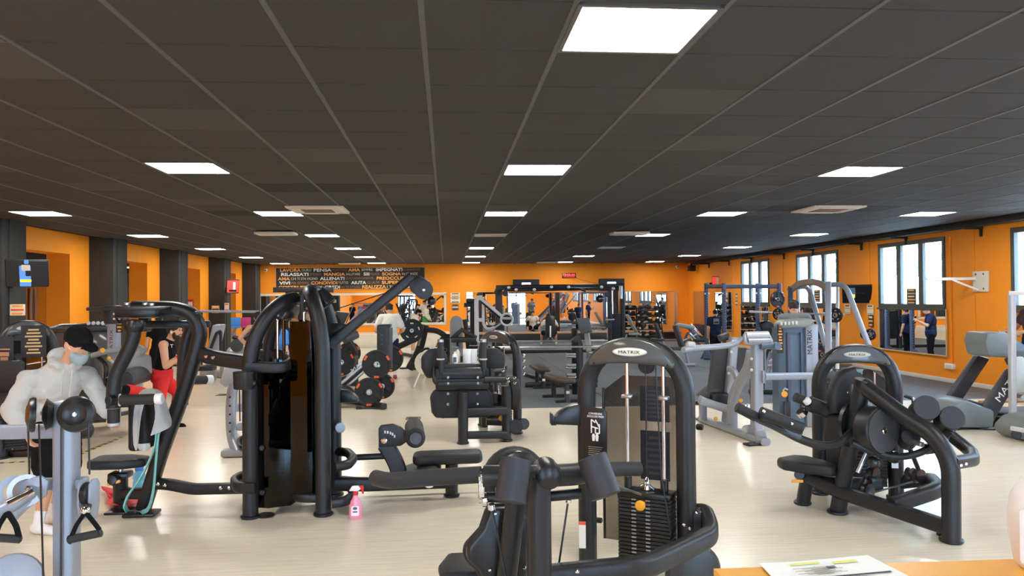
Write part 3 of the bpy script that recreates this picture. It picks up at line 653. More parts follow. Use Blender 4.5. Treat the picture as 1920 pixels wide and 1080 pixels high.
for p,r in ((P3(3.694,6.5,0.377),.055),(P3(3.658,6.5,0.239),.06),(P3(3.69,6.45,0.398),.05),(P3(4.207,6.75,0.316),.055),(P3(4.193,6.6,0.326),.065)): q=Ve(p); lathe('pulley',rm,'gloss',q-ax*.03,q+ax,[(0,0),(r,0),(r*.8,.025),(r,.05),(0,.06)],20)
tube('pulley_plate',rm,'black2',[P3(3.798,6.55,0.494),P3(3.718,6.55,0.388),P3(3.627,6.55,0.204)],rr(.06,.09,.02),.05); tube('floor_cable',rm,'black2',[P3(3.677,6.5,0.215),P3(4.032,6.7,0.217),P3(4.44,6.9,0.231)],.008)
box('stay_box',rm,'black2',P3(3.74,6.9,0.211),(.5,.1,.12),rz=-.3,bev=.02); box('label',rm,'paper',P3(4.206,7,0.375),(.06,.004,.13),rz=-.3,bev=.001,seg=1)
tube('cup_holder',rm,'gloss',[P3(4.285,6.95,0.997),P3(4.337,6.9,0.973),P3(4.336,6.9,0.888),P3(4.299,6.95,0.857)],rr(.1,.02,.008),.02)
# ---------------------------------------------------------------- 3 chest fly machine with tall tower, left
pf=thing('chest_fly_machine','black chest fly machine with curved column, hanging grips and tall shrouded tower at left','machine',(-2.3,7.4,0))
tube('main_column',pf,'black',[P3(-2.821,7.49,0),P3(-2.639,7.44,0.539),P3(-2.444,7.42,1.055),P3(-2.317,7.4,1.449),P3(-2.263,7.4,1.67),P3(-2.334,7.4,1.829),P3(-2.497,7.4,1.88),P3(-2.867,7.4,1.888)],rr(.13,.16,.06),.16,up=(0,1,0)); box('base_plate',pf,'black2',P3(-2.774,7.34,0.02),(.28,.2,.03),bev=.01)
for dy in (-.4,.45): pass
tube('far_fly_arm',pf,'black',[P3(-2.564,7.8,1.061),P3(-2.563,7.8,1.216),P3(-2.564,7.85,1.472),P3(-2.497,7.85,1.696),P3(-2.527,7.85,1.78)],circ(.055,14),.1); cyl('far_grip',pf,'foam',P3(-2.559,7.8,0.931),P3(-2.564,7.8,1.128),.05)
tube('near_fly_arm',pf,'black',[P3(-2.703,7,1.729),P3(-2.713,7,1.627),P3(-2.766,7,1.498),P3(-2.856,7,1.324),P3(-2.879,7,1.186),P3(-2.879,7,1.024)],circ(.06,16),.14)
lathe('arm_pivot',pf,'black2',P3(-2.708,7,1.683),P3(-2.703,7,1.822),[(0,0),(.075,.0),(.09,.03),(.095,.06),(.08,.1),(0,.11)],20)
cyl('near_grip',pf,'foam',P3(-2.879,7,1.02),P3(-2.879,7,0.895),.05); cyl('grip_ring',pf,'white',P3(-2.879,7,1.043),P3(-2.879,7,1.02),.055); cyl('grip_tip',pf,'silver_light',P3(-2.879,7,0.9),P3(-2.879,7,0.868),.05)
cyl('cross_grip',pf,'foam',P3(-2.781,6.9,1.105),P3(-2.478,6.88,1.11),.045); cyl('grip_tip',pf,'white',P3(-2.487,6.88,1.111),P3(-2.425,6.88,1.112),.047); cyl('grip_ring',pf,'white',P3(-2.814,6.94,1.1),P3(-2.796,6.95,1.099),.054); cyl('grip_stub',pf,'black2',P3(-2.886,6.9,1.102),P3(-2.854,6.95,1.1),.045)
cyl('cross_grip',pf,'foam',P3(-2.581,7.9,1.164),P3(-2.432,8.1,1.146),.045); cyl('grip_tip',pf,'white',P3(-2.437,8.1,1.146),P3(-2.383,8.15,1.14),.048)
box('top_plate',pf,'black2',P3(-2.81,7.4,1.883),(.62,.75,.03),bev=.008); box('top_rail',pf,'black',P3(-2.701,7.4,1.823),(.85,.12,.06),bev=.015); box('side_rail',pf,'black',P3(-2.608,7.5,1.73),(.8,.07,.07),bev=.02)
for x in (225,): 
    box('rail_bracket',pf,'black',P3(-2.984,7.25,1.829),(.12,.14,.17),bev=.02); box('rail_bracket',pf,'black',P3(-2.838,7.6,1.729),(.1,.1,.14),bev=.02); box('cam_block',pf,'black2',P3(-2.714,7.1,1.848),(.36,.14,.1),bev=.03)
for p in (P3(-2.938,7.17,1.84),P3(-2.892,7.17,1.839),P3(-2.938,7.17,1.797),P3(-2.892,7.17,1.796)): bolt(pf,p,(0,-1,0),.014)
for p in (P3(-2.884,7.3,1.909),P3(-2.725,7.3,1.907),P3(-2.63,7.4,1.906),P3(-2.633,7.2,1.903)): cyl('cap_bolt',pf,'steel',p,Ve(p)+Ve((0,0,.03)),.025,n=8)
tube('upper_link',pf,'black',[P3(-2.297,7.4,1.463),P3(-2.101,7.35,1.415),P3(-1.767,7.2,1.378)],rr(.1,.14,.035),.06); tube('lower_link',pf,'black',[P3(-2.71,7.45,0.263),P3(-2.556,7.42,0.256),P3(-2.334,7.38,0.215),P3(-1.854,7.3,0.23)],rr(.1,.1,.03),.06)
for p in (P3(-2.185,7.28,1.441),P3(-2.123,7.28,1.43),P3(-2.639,7.36,0.273),P3(-2.578,7.36,0.261),P3(-2.057,7.28,0.241),P3(-1.976,7.26,0.243)): bolt(pf,p,(0,-1,0),.017)
post(pf,P3(-3.046,7.553,0),P3(-3.024,7.5,0.339),.065,nm='seat_post'); box('base_plate',pf,'black2',P3(-3.012,7.468,0.012),(.22,.2,.024),bev=.008); cyl('seat_stem',pf,'chrome',P3(-3.024,7.5,0.315),P3(-3.024,7.5,0.448),.03)
box('post_collar',pf,'black2',P3(-3.024,7.5,0.339),(.18,.17,.06),bev=.02); bar('seat_link',pf,'black',P3(-3.005,7.5,0.166),P3(-2.772,7.45,0.171),.09,.1)
prism('seat',pf,'pad',[(-.25,-.12),(-.2,-.17),(.06,-.17),(.25,-.08),(.25,.08),(.06,.17),(-.2,.17),(-.25,.12)],P3(-3.029,7.5,0.458),(1,0,0),(0,1,0),.085,.03,3)
lathe('adjust_knob',pf,'black2',P3(-3.04,7.4,0.314),P3(-3.036,7.3,0.332),[(0,0),(.045,0),(.05,.03),(.04,.06),(0,.065)],16); box('adjust_lever',pf,'amber',P3(-3.028,7.36,0.298),(.12,.03,.03),ry=-.25,bev=.01)
prism('back_pad',pf,'pad',[(-.075,-.22),(.1,-.22),(.1,.2),(-.075,.24)],P3(-2.766,7.35,0.827),(1,0,.06),(0,0,1),.34,.04,3)
# tower
def lean_tower(par,x,ya,yb,h,s,r=.068,k=1):
    m=(ya+yb)/2; q=h-2.02; P=[(x,ya,0),(x,ya,1.25),(x+s*k*.005,ya,1.42+q),(x+s*k*.05,ya+.02,1.62+q),(x+s*k*.14,ya+.07,1.8+q),(x+s*k*.24,ya+.16,1.91+q),(x+s*k*.3,ya+.26,1.945+q),(x+s*k*.32,m,1.955+q),(x+s*k*.3,yb-.26,1.945+q),(x+s*k*.24,yb-.16,1.91+q),(x+s*k*.14,yb-.07,1.8+q),(x+s*k*.05,yb-.02,1.62+q),(x+s*k*.005,yb,1.42+q),(x,yb,1.25),(x,yb,0)]
    tube('arch_frame',par,'black',[P[0]]+smooth(P[1:-1],4)+[P[-1]],circ(r,18),up=(1,0,0)); foot(par,x,ya,r); foot(par,x,yb,r)
    po=[(-.3,-.06),(.3,-.06),(.26,.04),(.14,.1),(0,.115),(-.14,.1),(-.26,.04)]
    cp=prism('cap',par,'gloss',po,(x+s*.27*k,m,h-.19),(0,-s,0),(s*.45*k,0,.9),.1,.03,3); prism('cap_plate',par,'sign_tan',rr(.42,.07,.03),(x+s*.32*k,m,h-.3),(0,-s,0),(0,0,1),.02,.005)
    c=(x+s*.2,m); p=None
    for q in range(16):
        if p is None: p=box('stack_plate',par,'iron',(c[0],c[1],.16),(.14,.42,.036),bev=.003,seg=1)
        else: o=p.copy(); COL.objects.link(o); o.location=(0,0,.04*q)
    for dy in (-.15,.15): cyl('guide_rod',par,'chrome',(c[0],c[1]+dy,.1),(c[0],c[1]+dy,h-.25),.013,n=10)
    for dy in (-.02,.05): cyl('cable',par,'black2',(c[0]+.02,c[1]+dy,.75),(c[0]+.02,c[1]+dy,h-.25),.005,n=6)
    return m
m_=lean_tower(pf,-1.76,7.14,7.86,2.02,1)
tube('shroud',pf,'smoke_dark',[(-1.72,7.2,1.3),(-1.72,7.2,.08)],[(-.0,-.02),(.12,-.06),(.3,.02),(.34,.25),(.34,.4),(.3,.6),(0,.62),(0,.6),(.28,.58),(.32,.4),(.32,.25),(.28,.04),(.12,-.045),(0,-.005)],up=(0,1,0))
for z in (.22,.62): cyl('shroud_button',pf,'black2',(-1.66,7.155,z),(-1.66,7.135,z),.025)
tube('upper_guard',pf,'black',[P3(-1.78,7.1,1.353),P3(-1.463,7.1,1.338),P3(-1.422,7.35,1.375),P3(-1.617,7.8,1.415),P3(-1.875,7.85,1.415)],rr(.06,.1,.025),.1); tube('foot_guard',pf,'black',[P3(-1.689,7.05,0.286),P3(-1.863,7.1,0.279),P3(-1.985,7.4,0.269),P3(-1.985,7.7,0.25),P3(-1.894,7.8,0.24)],rr(.06,.1,.025),.12)
lathe('bottle_holder',pf,'black2',P3(-1.769,6.98,1.172),Ve(P3(-1.769,6.98,1.172))+uz,[(0,0),(.085,0),(.09,.01),(.095,.15),(.088,.15),(.082,.02),(0,.02)],22); box('holder_plate',pf,'black2',P3(-1.76,7,1.221),(.2,.12,.05),bev=.02); cyl('floor_pad',pf,'black2',P3(-1.636,7.175,0),Ve(P3(-1.636,7.175,0))+Ve((0,0,.02)),.08)
# ---------------------------------------------------------------- 4 lat pulldown and low row station
lp=thing('lat_pulldown_machine','black lat pulldown and low row station with slanted boom and low bench seat','machine',(-.8,7.45,0))
lean_tower(lp,-1.12,7.15,7.86,2.09,-1,.07,.5)
tube('shroud',lp,'smoke_dark',[(-1.16,7.22,1.75),(-1.16,7.22,.12)],[(0,-.02),(-.1,-.06),(-.26,.0),(-.32,.25),(-.32,.4),(-.28,.6),(0,.62),(0,.6),(-.26,.58),(-.3,.4),(-.3,.25),(-.25,.02),(-.1,-.045),(0,-.005)],up=(0,1,0))
lathe('cap_cup',lp,'gloss',P3(-1.179,7.4,1.997),P3(-1.076,7.4,1.871),[(0,-.04),(.06,-.03),(.075,0),(.085,.12),(.07,.13),(.06,.1),(0,.1)],20)
bar('boom',lp,'black',P3(-1.1,7.45,1.518),P3(-0.322,7.5,2.159),.11,.1,bev=.025); prism('boom_gusset',lp,'black',[(-.14,-.08),(.06,-.1),(.16,.0),(.12,.04),(-.14,.06)],P3(-1.017,7.5,1.671),(1,0,0),uz,.08,.015)
ax=Ve((.06,-1,0)).normalized(); q=Ve(P3(-0.237,7.5,2.051)); prism('boom_head',lp,'black',[(-.12,.06),(-.02,.12),(.09,.06),(.1,-.03),(.06,-.1),(-.02,-.09),(-.1,-.03)],q,(1,0,0),uz,.13,.02); lathe('boom_pulley',lp,'black',q+Ve((.02,0,-.02))+ax*.0,q+Ve((.02,0,-.02))+ax,[(0,0),(.085,0),(.09,.075),(.03,.08),(.028,.088),(0,.088)],24); bolt(lp,q+Ve((.02,0,-.02))+ax*.09,ax,.018,'steel')
cyl('boom_cable',lp,'black2',P3(-0.155,7.5,2.025),P3(-0.141,7.5,1.942),.006,n=6); ell('cable_ball',lp,'black2',P3(-0.138,7.5,1.927),(.042,.042,.046)); cyl('cable_hook',lp,'steel',P3(-0.136,7.5,1.906),P3(-0.131,7.5,1.855),.015); tube('upper_cable',lp,'black2',[P3(-1.016,7.5,1.864),P3(-0.516,7.5,2.027),P3(-0.338,7.5,2.128)],.005)
tube('row_beam',lp,'black',[P3(-1.065,7.5,0.199),P3(-0.757,7.52,0.18),P3(0.046,7.63,0.161)],rr(.1,.13,.03)); 
post(lp,P3(0.04,7.672,0),P3(0.042,7.63,0.338),.062,nm='bench_post'); foot(lp,*P3(0.04,7.672,0)[:2],.062)
prism('bench_seat',lp,'pad',[(-.34,-.1),(-.28,-.15),(.3,-.15),(.335,-.1),(.335,.1),(.3,.15),(-.28,.15),(-.34,.1)],P3(0.006,7.62,0.399),(1,.06,0),(0,1,0),.1,.035,3)
tube('footrest_stem',lp,'black',[P3(-0.451,7.55,0.143),P3(-0.465,7.55,0.297),P3(-0.515,7.55,0.421),P3(-0.596,7.55,0.556)],rr(.12,.15,.02),.1,up=(1,0,0)); prism('footrest_plate',lp,'pad',[(-.2,-.03),(.22,.0),(.21,.05),(.15,.08),(.05,.07),(-.2,.0)],P3(-0.277,7.55,0.277),(1,0,0),uz,.5,.02)
prism('adjust_sector',lp,'black',[(-.11,-.09),(.1,-.08),(.19,-.02),(.17,.03),(.1,.1),(.02,.13),(-.09,.12),(-.11,.09)],P3(-0.541,7.5,0.625),(1,0,0),uz,.06,.01); bolt(lp,P3(-0.598,7.46,0.604),(0,-1,0),.03)
bm=bmesh.new()
for px in (P3(-0.588,7.46,0.684),P3(-0.563,7.46,0.681),P3(-0.538,7.46,0.673),P3(-0.518,7.46,0.662),P3(-0.498,7.46,0.642)): boxbm(bm,px,(.016,.01,.026),None,.003,1)
fin(bm,'sector_holes','white',lp,0,'stuff')
bar('roller_arm',lp,'black',P3(-0.475,7.5,0.609),P3(-0.323,7.5,0.61),.05,.07); cyl('knee_roller',lp,'foam',P3(-0.291,7.2,0.663),P3(-0.334,7.9,0.657),.092,bev=.02,n=24); cyl('roller_cap',lp,'gloss',P3(-0.291,7.19,0.665),P3(-0.29,7.17,0.667),.06)
tube('row_guide',lp,'black',[P3(-0.916,7.6,0.422),P3(-0.59,7.6,0.429)],.03); tube('upper_guard',lp,'black',[P3(-1.008,7.1,0.445),P3(-0.9,7.15,0.446),P3(-0.877,7.4,0.452),P3(-0.975,7.75,0.445),P3(-1.113,7.85,0.439)],circ(.045,12),.1)
tube('foot_guard',lp,'black',[P3(-1.038,7.1,0.116),P3(-0.918,7.12,0.126),P3(-0.863,7.3,0.137),P3(-0.962,7.75,0.11),P3(-1.115,7.85,0.111)],rr(.07,.09,.03),.12); tube('rear_guard',lp,'black',[P3(-1.149,7.15,0.154),P3(-1.338,7.15,0.16),P3(-1.458,7.4,0.144),P3(-1.491,7.75,0.136),P3(-1.261,7.85,0.132)],rr(.06,.08,.025),.12)
tube('low_cable',lp,'black2',[P3(-1.045,7.8,0.179),P3(-0.733,7.8,0.144),P3(0.354,7.85,0.122)],rr(.06,.05,.015)); cyl('low_pulley',lp,'white',P3(-0.174,7.5,0.193),P3(-0.172,7.4,0.216),.06); box('cable_tab',lp,'silver_light',P3(-0.325,7.48,0.192),(.12,.04,.04),bev=.01); cyl('rear_pulley',lp,'black2',P3(-1.453,7.5,0.17),P3(-1.419,7.4,0.203),.05)
prism('bottle_holder',lp,'black2',[(-.08,-.06),(.17,-.06),(.17,-.02),(.12,.03),(.06,.06),(-.0,.07),(-.08,.07)],P3(-1.054,7.9,0.977),(1,0,0),uz,.12,.015)
cyl('side_pulley',lp,'silver',P3(-1.05,7.7,0.696),P3(-1.026,7.6,0.712),.05)
# ---------------------------------------------------------------- 5 grey cable station, bottom left corner
cs=thing('cable_station','silver grey cable station with black pulleys and strap handles in the near left corner','machine',(-1.9,4.4,0))
q=Ve(P3(-2.054,4.4,1.388)); tube('upright',cs,'silver',[(q.x,q.y,0),(q.x,q.y,1.4)],rr(.11,.11,.02)); box('upright_cap',cs,'silver_light',(q.x,q.y,1.405),(.1,.1,.012),bev=.003); box('base_plate',cs,'silver',(q.x,q.y,.01),(.3,.3,.02),bev=.005)
bar('upper_beam',cs,'silver',P3(-2.082,4.4,1.25),P3(-2.702,4.5,1.236),.07,.075); bar('lower_beam',cs,'silver',P3(-2.231,4.45,0.954),P3(-1.958,4.4,0.967),.07,.06)
tube('bracket_arm',cs,'silver',[P3(-2.09,4.4,1.365),P3(-2.165,4.35,1.354)],rr(.02,.02,.006))
axl=Ve((.15,-1,.1)).normalized()
q1=Ve(P3(-1.964,4.3,1.352)); lathe('large_pulley',cs,'black2',q1-axl*.03,q1+axl,[(0,0),(.094,0),(.097,.012),(.09,.03),(.06,.045),(.045,.035),(0,.035)],28); lathe('pulley_hub',cs,'steel',q1+axl*.0,q1+axl,[(0,0),(.014,0),(.012,.012),(.0,.014)],16)
axm=Ve((-.9,-.5,.05)).normalized(); q2=Ve(P3(-2.188,4.3,1.354)); lathe('side_pulley',cs,'black2',q2-axm*.02,q2+axm,[(0,0),(.09,0),(.093,.012),(.085,.03),(.03,.045),(0,.045)],26); lathe('pulley_rear',cs,'black2',q2-axm*.1,q2+axm,[(0,0),(.06,0),(.085,.03),(.03,.05),(0,.05)],22)
for a,b in ((P3(-2.214,4.32,1.317),P3(-2.222,4.35,1.015)),(P3(-1.897,4.3,1.313),P3(-1.892,4.3,1.031)),(P3(-2.049,4.33,1.312),P3(-2.053,4.33,0.35)),(P3(-2.123,4.25,1.312),P3(-2.075,4.2,0.457))): cyl('cable',cs,'black2',a,b,.005,n=6)
def swivel(c,side,ang):
    c=Ve(c); o=prism('pulley_fork',cs,'silver',[(-.04,.05),(-.015,.08),(.02,.08),(.04,.05),(.04,-.05),(.02,-.14),(-.025,-.14),(-.045,-.05)],c+Ve((side*.035,0,0)),(math.cos(ang),math.sin(ang),0),uz,.016,.006)
    prism('pulley_fork',cs,'silver',[(-.04,.05),(-.015,.08),(.02,.08),(.04,.05),(.04,-.05),(.02,-.14),(-.025,-.14),(-.045,-.05)],c-Ve((side*.035,.0,0)),(math.cos(ang),math.sin(ang),0),uz,.016,.006)
    a=Ve((-math.sin(ang),math.cos(ang),0)); cyl('swivel_pulley',cs,'black2',c-a*.02,c+a*.02,.06)
swivel(P3(-1.919,4.35,0.921),.8,1.35); 
prism('swivel_bracket',cs,'silver',[(-.11,-.12),(-.1,0),(-.06,.05),(.06,.08),(.1,.05),(.09,-.03),(.0,-.09),(-.07,-.16)],P3(-2.222,4.35,0.944),(1,0,0),uz,.02,.006); lathe('fork_wheel',cs,'silver',P3(-2.321,4.4,0.929),P3(-2.115,4,1.022),[(.055,0),(.085,0),(.088,.015),(.085,.03),(.055,.03)],24); lathe('fork_wheel',cs,'silver_light',P3(-2.236,4.34,0.947),P3(-2.066,4,1.025),[(.06,0),(.085,0),(.085,.02),(.06,.02)],24)
tube('swing_arm',cs,'silver',[P3(-2.188,4.3,0.941),P3(-2.237,4.2,0.899),P3(-2.357,4.05,0.851)],circ(.032,14)); tube('arm_sleeve',cs,'chrome',[P3(-2.173,4.28,0.954),P3(-2.247,4.18,0.916)],circ(.022,12)); tube('arm_strut',cs,'silver',[P3(-2.178,4.3,0.96),P3(-2.194,4.28,0.905),P3(-2.221,4.2,0.858)],rr(.015,.03,.004)); bolt(cs,P3(-2.209,4.32,0.959),(0,-1,0),.02)
cyl('shackle',cs,'black2',P3(-1.897,4.3,0.876),P3(-1.908,4.3,0.848),.02); ell('shackle_ball',cs,'chrome',P3(-1.905,4.28,0.848),(.025,.025,.025))
lathe('corner_drum',cs,'silver',P3(-2.224,4.2,0.517),P3(-1.909,3.6,0.722),[(0,-.05),(.13,-.05),(.14,0),(.13,.05),(.05,.06),(0,.06)],28)
hp=thing('strap_handle','black strap handle hanging from the right pulley of the grey cable station','handle',P3(-1.901,4.27,0.73))
tube('strap',hp,'cloth_black',[P3(-1.973,4.27,0.71),P3(-1.946,4.27,0.774),P3(-1.9,4.27,0.842),P3(-1.86,4.27,0.79),P3(-1.828,4.27,0.745)],rr(.02,.02,.004),.015); cyl('grip',hp,'foam',P3(-1.981,4.27,0.7),P3(-1.822,4.27,0.73),.021); cyl('grip_end',hp,'black2',P3(-1.987,4.27,0.697),P3(-1.97,4.27,0.702),.024); cyl('grip_end',hp,'black2',P3(-1.833,4.27,0.728),P3(-1.82,4.27,0.733),.024)
h2=thing('strap_handle','black strap handle hanging from the left swing arm of the grey cable station','handle',P3(-2.196,4.1,0.792))
tube('strap',h2,'cloth_black',[P3(-2.143,4.1,0.768),P3(-2.158,4.1,0.83),P3(-2.199,4.1,0.898),P3(-2.24,4.1,0.833),P3(-2.26,4.1,0.773)],rr(.026,.02,.004),.015); cyl('grip',h2,'foam',P3(-2.135,4.1,0.76),P3(-2.29,4.1,0.776),.021)

# ---------------------------------------------------------------- weight plate prototype and copies
def plate_proto(name,label,cat,r,th,grip,rim):
    t=thing(name,label,cat); ax=(0,-1,0)
    lathe('disc',t,'iron',(0,th/2,0),(0,-1,0),[(.028,0),(r*.3,0),(r*.34,th*.3),(r*.8,th*.3),(r*.84,0),(r-.012,0),(r,.012),(r,th-.012),(r-.012,th),(r*.84,th),(r*.8,th*.7),(r*.34,th*.7),(r*.3,th),(.028,th),(.028,0)],26)
    lathe('hub',t,'steel',(0,-th/2+.002,0),(0,-1,0),[(.03,-.004),(.05,-.004),(.05,.006),(.03,.006),(.03,-.004)],16)
    if grip:
        for k in range(3):
            a=math.pi*2*k/3+.5; c=Ve((r*.87*math.cos(a),-th/2-.002,r*.87*math.sin(a))); box('grip_mark',t,'label_orange',c,(r*.34,.008,r*.15),ry=-(a+math.pi/2),bev=.003,seg=1)
            a+=math.pi/3; box('web',t,'iron',(r*.58*math.cos(a),0,r*.58*math.sin(a)),(r*.5,th*.9,r*.18),ry=-a,bev=.006,seg=1)
    else:
        for k in range(5):
            a=math.pi*2*k/5+.3; box('raised_mark',t,'off_white',(r*.62*math.cos(a),-th*.2-.004,r*.62*math.sin(a)),(r*.26,.006,r*.1),ry=-(a+math.pi/2),bev=.002,seg=1)
    return t
_pp={}
def wplate(loc,label,group,rz=0,r=.225,grip=True,rim=0,tilt=0):
    k=(grip,round(r,3))
    if k not in _pp: t=_pp[k]=plate_proto('weight_plate',label,'weight plate',r,.045 if r>.15 else .05,grip,rim)
    else: t=dup(_pp[k])
    put(t,loc,rz,label,group); t.rotation_euler=(0,tilt,rz); return t
# ---------------------------------------------------------------- left background machines
lt=thing('chest_press_machine','black selectorised machine with arched top and gold lettered plaque behind the man in the hoodie','machine',(-5.6,10.4,0))
mid,ux,n=tower(lt,P3(-5.545,10.2,1.062),P3(-5.08,10.5,1.025),1.72,.075,b=.34,stack=14,stack_top=.6,badge=.25,shroud=(1.45,.25))
notice(lt,P3(-5.132,10.15,1.458),(1,.2,0),uz,.28,.4,8,'plaque',True,'sign_tan'); 
prism('placard',lt,'ink',rr(.2,.75,.02),P3(-5.399,10,1.157),(1,.2,0),uz,.015,.003)
bm=bmesh.new()
for k in range(9): boxbm(bm,Ve(P3(-5.383,9.97,1.374))-uz*.06*k,(.13-.02*(k%3),.002,.05 if k in(1,2) else .015))
fin(bm,'small_print','steel',lt,0,'stuff')
box('seat',lt,'pad',P3(-5.219,9.8,0.807),(.5,.5,.1),bev=.04); box('back_pad',lt,'pad',P3(-5.321,9.9,0.99),(.4,.12,.5),bev=.04); bar('base_beam',lt,'black',P3(-5.896,10.82,0),P3(-5.454,10.946,0),.14,.14); tube('side_frame',lt,'black',[P3(-6.033,10.59,0),P3(-5.511,10,0.559),P3(-5.209,10.2,0.656),P3(-5.537,11.071,0)],.06,.15); box('base_plate',lt,'black2',P3(-5.465,10.383,0.04),(.9,.25,.08),bev=.02)
tube('press_lever',lt,'black',[P3(-4.662,9.6,0.916),P3(-4.771,9.4,0.849),P3(-4.952,9.3,0.774)],.04); cyl('foot_roller',lt,'pad',P3(-4.467,9.9,0.37),P3(-4.373,10,0.364),.1,bev=.03)
gl=thing('leg_press_machine','grey leg press with dark shield, yellow knobs and foam roller behind the hoodie man','machine',(-4.9,12,0))
A=P3(-5.842,12.3,0.864); B=P3(-5.203,12.5,0.834); z0=1.62
prism('shield',gl,'gunmetal',[(-.4,.1),(.4,.1),(.4,1.5),(.36,1.58),(-.36,1.6),(-.4,1.5)],((A[0]+B[0])/2,12.4,0),(1,.25,0),uz,.35,.05,3)
prism('shield_top',gl,'gloss',[(-.42,0),(.42,0),(.4,.09),(.2,.13),(-.2,.13),(-.4,.09)],((A[0]+B[0])/2,12.2,1.49),(1,.25,0),uz,.12,.03)
for k in range(4): cyl('dial',gl,'silver_light',W(166+k*9,606,12.05),W(166+k*9,606,12.0),.03,n=10)
box('column',gl,'silver',P3(-5.049,12.3,1.013),(.16,.16,1.72),bev=.03); text('lettering',gl,'print_dark','MATRIX',Ve(P3(-4.966,12.1,1.348))+Ve((0,-.1,0)),(0,0,1),(-1,0,0),w=.36,h=.045)
notice(gl,P3(-4.909,12.15,1.585),(1,0,0),uz,.1,.22,4)
tube('lever',gl,'grey_light',[P3(-5.071,11.6,1.163),P3(-4.894,11.6,1.222),P3(-4.708,11.8,1.244),P3(-4.657,11.9,1.355)],.04,.1); lathe('lever_knob',gl,'yellow',P3(-4.881,11.5,1.251),P3(-4.754,11.2,1.269),[(0,0),(.03,0),(.036,.02),(.03,.035),(0,.04)],14)
tube('pin_rod',gl,'silver_light',[P3(-4.801,11.5,1.136),P3(-4.641,11.5,0.997)],.02); ell('pin_knob',gl,'yellow',P3(-4.773,11.45,1.139),(.028,.028,.028))
bar('carriage',gl,'grey_light',P3(-4.865,11.6,0.953),P3(-4.496,12.1,0.997),.25,.3); tube('seat_rail',gl,'grey_light',[P3(-4.787,11.5,0.81),P3(-4.559,12,1.189),P3(-4.512,12,1.268)],rr(.1,.14,.03),.1); cyl('foam_roller',gl,'grey_pad',P3(-4.488,11.3,0.863),P3(-4.557,12.2,0.852),.13,bev=.03); cyl('roller_end',gl,'black2',P3(-4.495,11.28,0.858),P3(-4.506,11.4,0.857),.1)
post(gl,P3(-5.442,14.319,0),P3(-4.559,12,0.871),.05,'silver','leg'); tube('frame_loop',gl,'black2',[P3(-5.055,11.7,1.178),P3(-4.823,11.5,1.038),P3(-4.853,11.5,0.697),P3(-5.013,11.6,0.459)],.03,.1); bar('base_beam',gl,'grey_pad',P3(-6.039,12.678,0),P3(-5.361,14.177,0),.12,.12); box('seat',gl,'pad',P3(-4.704,11.6,0.591),(.5,.5,.12),bev=.04)
box('treadle',gl,'black',P3(-4.782,11.4,0.52),(.8,.4,.1),bev=.03)
g3=thing('leg_extension_machine','silver curved post of a leg machine with steel guard discs behind the chest fly tower','machine',(-2.55,10.2,0))
tube('curved_post',g3,'silver',[P3(-2.602,9.944,0.04),P3(-2.72,10.1,0.214),P3(-2.732,10.1,0.551),P3(-2.718,10.15,0.849),P3(-2.637,10.2,1.012)],rr(.1,.14,.03),.4); tube('rear_post',g3,'silver',[P3(-2.581,10.496,0),P3(-2.608,10.4,0.853)],rr(.1,.1,.03)); bar('cross_bar',g3,'silver',P3(-2.679,10.1,0.591),P3(-2.43,10.3,0.557),.06,.1)
prism('guard_disc',g3,'silver',[(-.18,-.1),(-.13,.06),(0,.13),(.12,.1),(.16,.0),(.0,-.06),(-.11,-.16)],P3(-2.651,10,1.018),(1,0,0),uz,.03,.006); cyl('disc_label',g3,'label_orange',P3(-2.591,9.97,1),P3(-2.565,9.97,1.013),.03)
box('base_foot',g3,'silver',P3(-2.566,9.956,0.05),(.45,.2,.08),bev=.02); box('rubber_end',g3,'black2',P3(-2.682,9.955,0.04),(.14,.12,.08),bev=.03); cyl('roller',g3,'black2',P3(-2.55,10,0.174),P3(-2.461,9.8,0.222),.08); cyl('pivot',g3,'silver',P3(-2.595,10,0.362),P3(-2.55,9.9,0.378),.05)
for k in range(5): cyl('hole_pin',g3,'black2',W(431,745+k*16,10.0),W(431,745+k*16,9.95),.014,n=8)
tube('rear_cable',g3,'black2',[P3(-2.619,10.1,0.819),P3(-2.614,10.1,0.414)],.008)
g4=thing('cable_tower_small','small silver selector machine with slanted shield, between the columns on the left','machine',(-4.9,19,0))
prism('shield',g4,'silver',[(-.1,0),(.12,0),(.3,.9),(.1,.9)],P3(-5.562,18.9,0.476),(1,.1,0),uz,.6,.03); tube('hoop',g4,'black',[P3(-5.534,18.6,0.649),P3(-5.338,18.6,1.192),P3(-5.242,18.6,1.241),P3(-5.244,18.6,0.682)],.035,.1)
for a in ((388,708),(402,712),(415,708)): post(g4,G(*a),W(a[0]+2,670,18.8),.045,'silver','leg')
bar('base_beam',g4,'silver',P3(-6.197,20.294,0.1),P3(-5.643,20.196,0.1),.2,.15); box('seat',g4,'pad',P3(-5.631,18.6,0.378),(.5,.4,.12),bev=.04)
g5=thing('exercise_bike','silver exercise machine with round housing, with folded towels on its rack','machine',(-4.2,20.5,0))
box('housing',g5,'silver_light',P3(-5.246,20.4,0.51),(.7,.5,.5),bev=.15,seg=3); tube('hoop',g5,'silver',[P3(-6.132,22.909,0),P3(-5.443,20.4,1.1),P3(-5.336,20.4,1.331),P3(-5.03,20.4,1.273)],.04,.15); tube('saddle',g5,'black2',[P3(-5.378,20.3,1.009),P3(-5.154,20.2,0.93),P3(-4.981,20.2,1.036)],rr(.2,.1,.04),.1); cyl('flywheel',g5,'grey_pad',P3(-5.299,20.2,0.796),P3(-5.247,20,0.808),.16); bar('base_beam',g5,'silver',P3(-5.943,22.204,0.06),P3(-5.427,22.109,0.06),.2,.1)
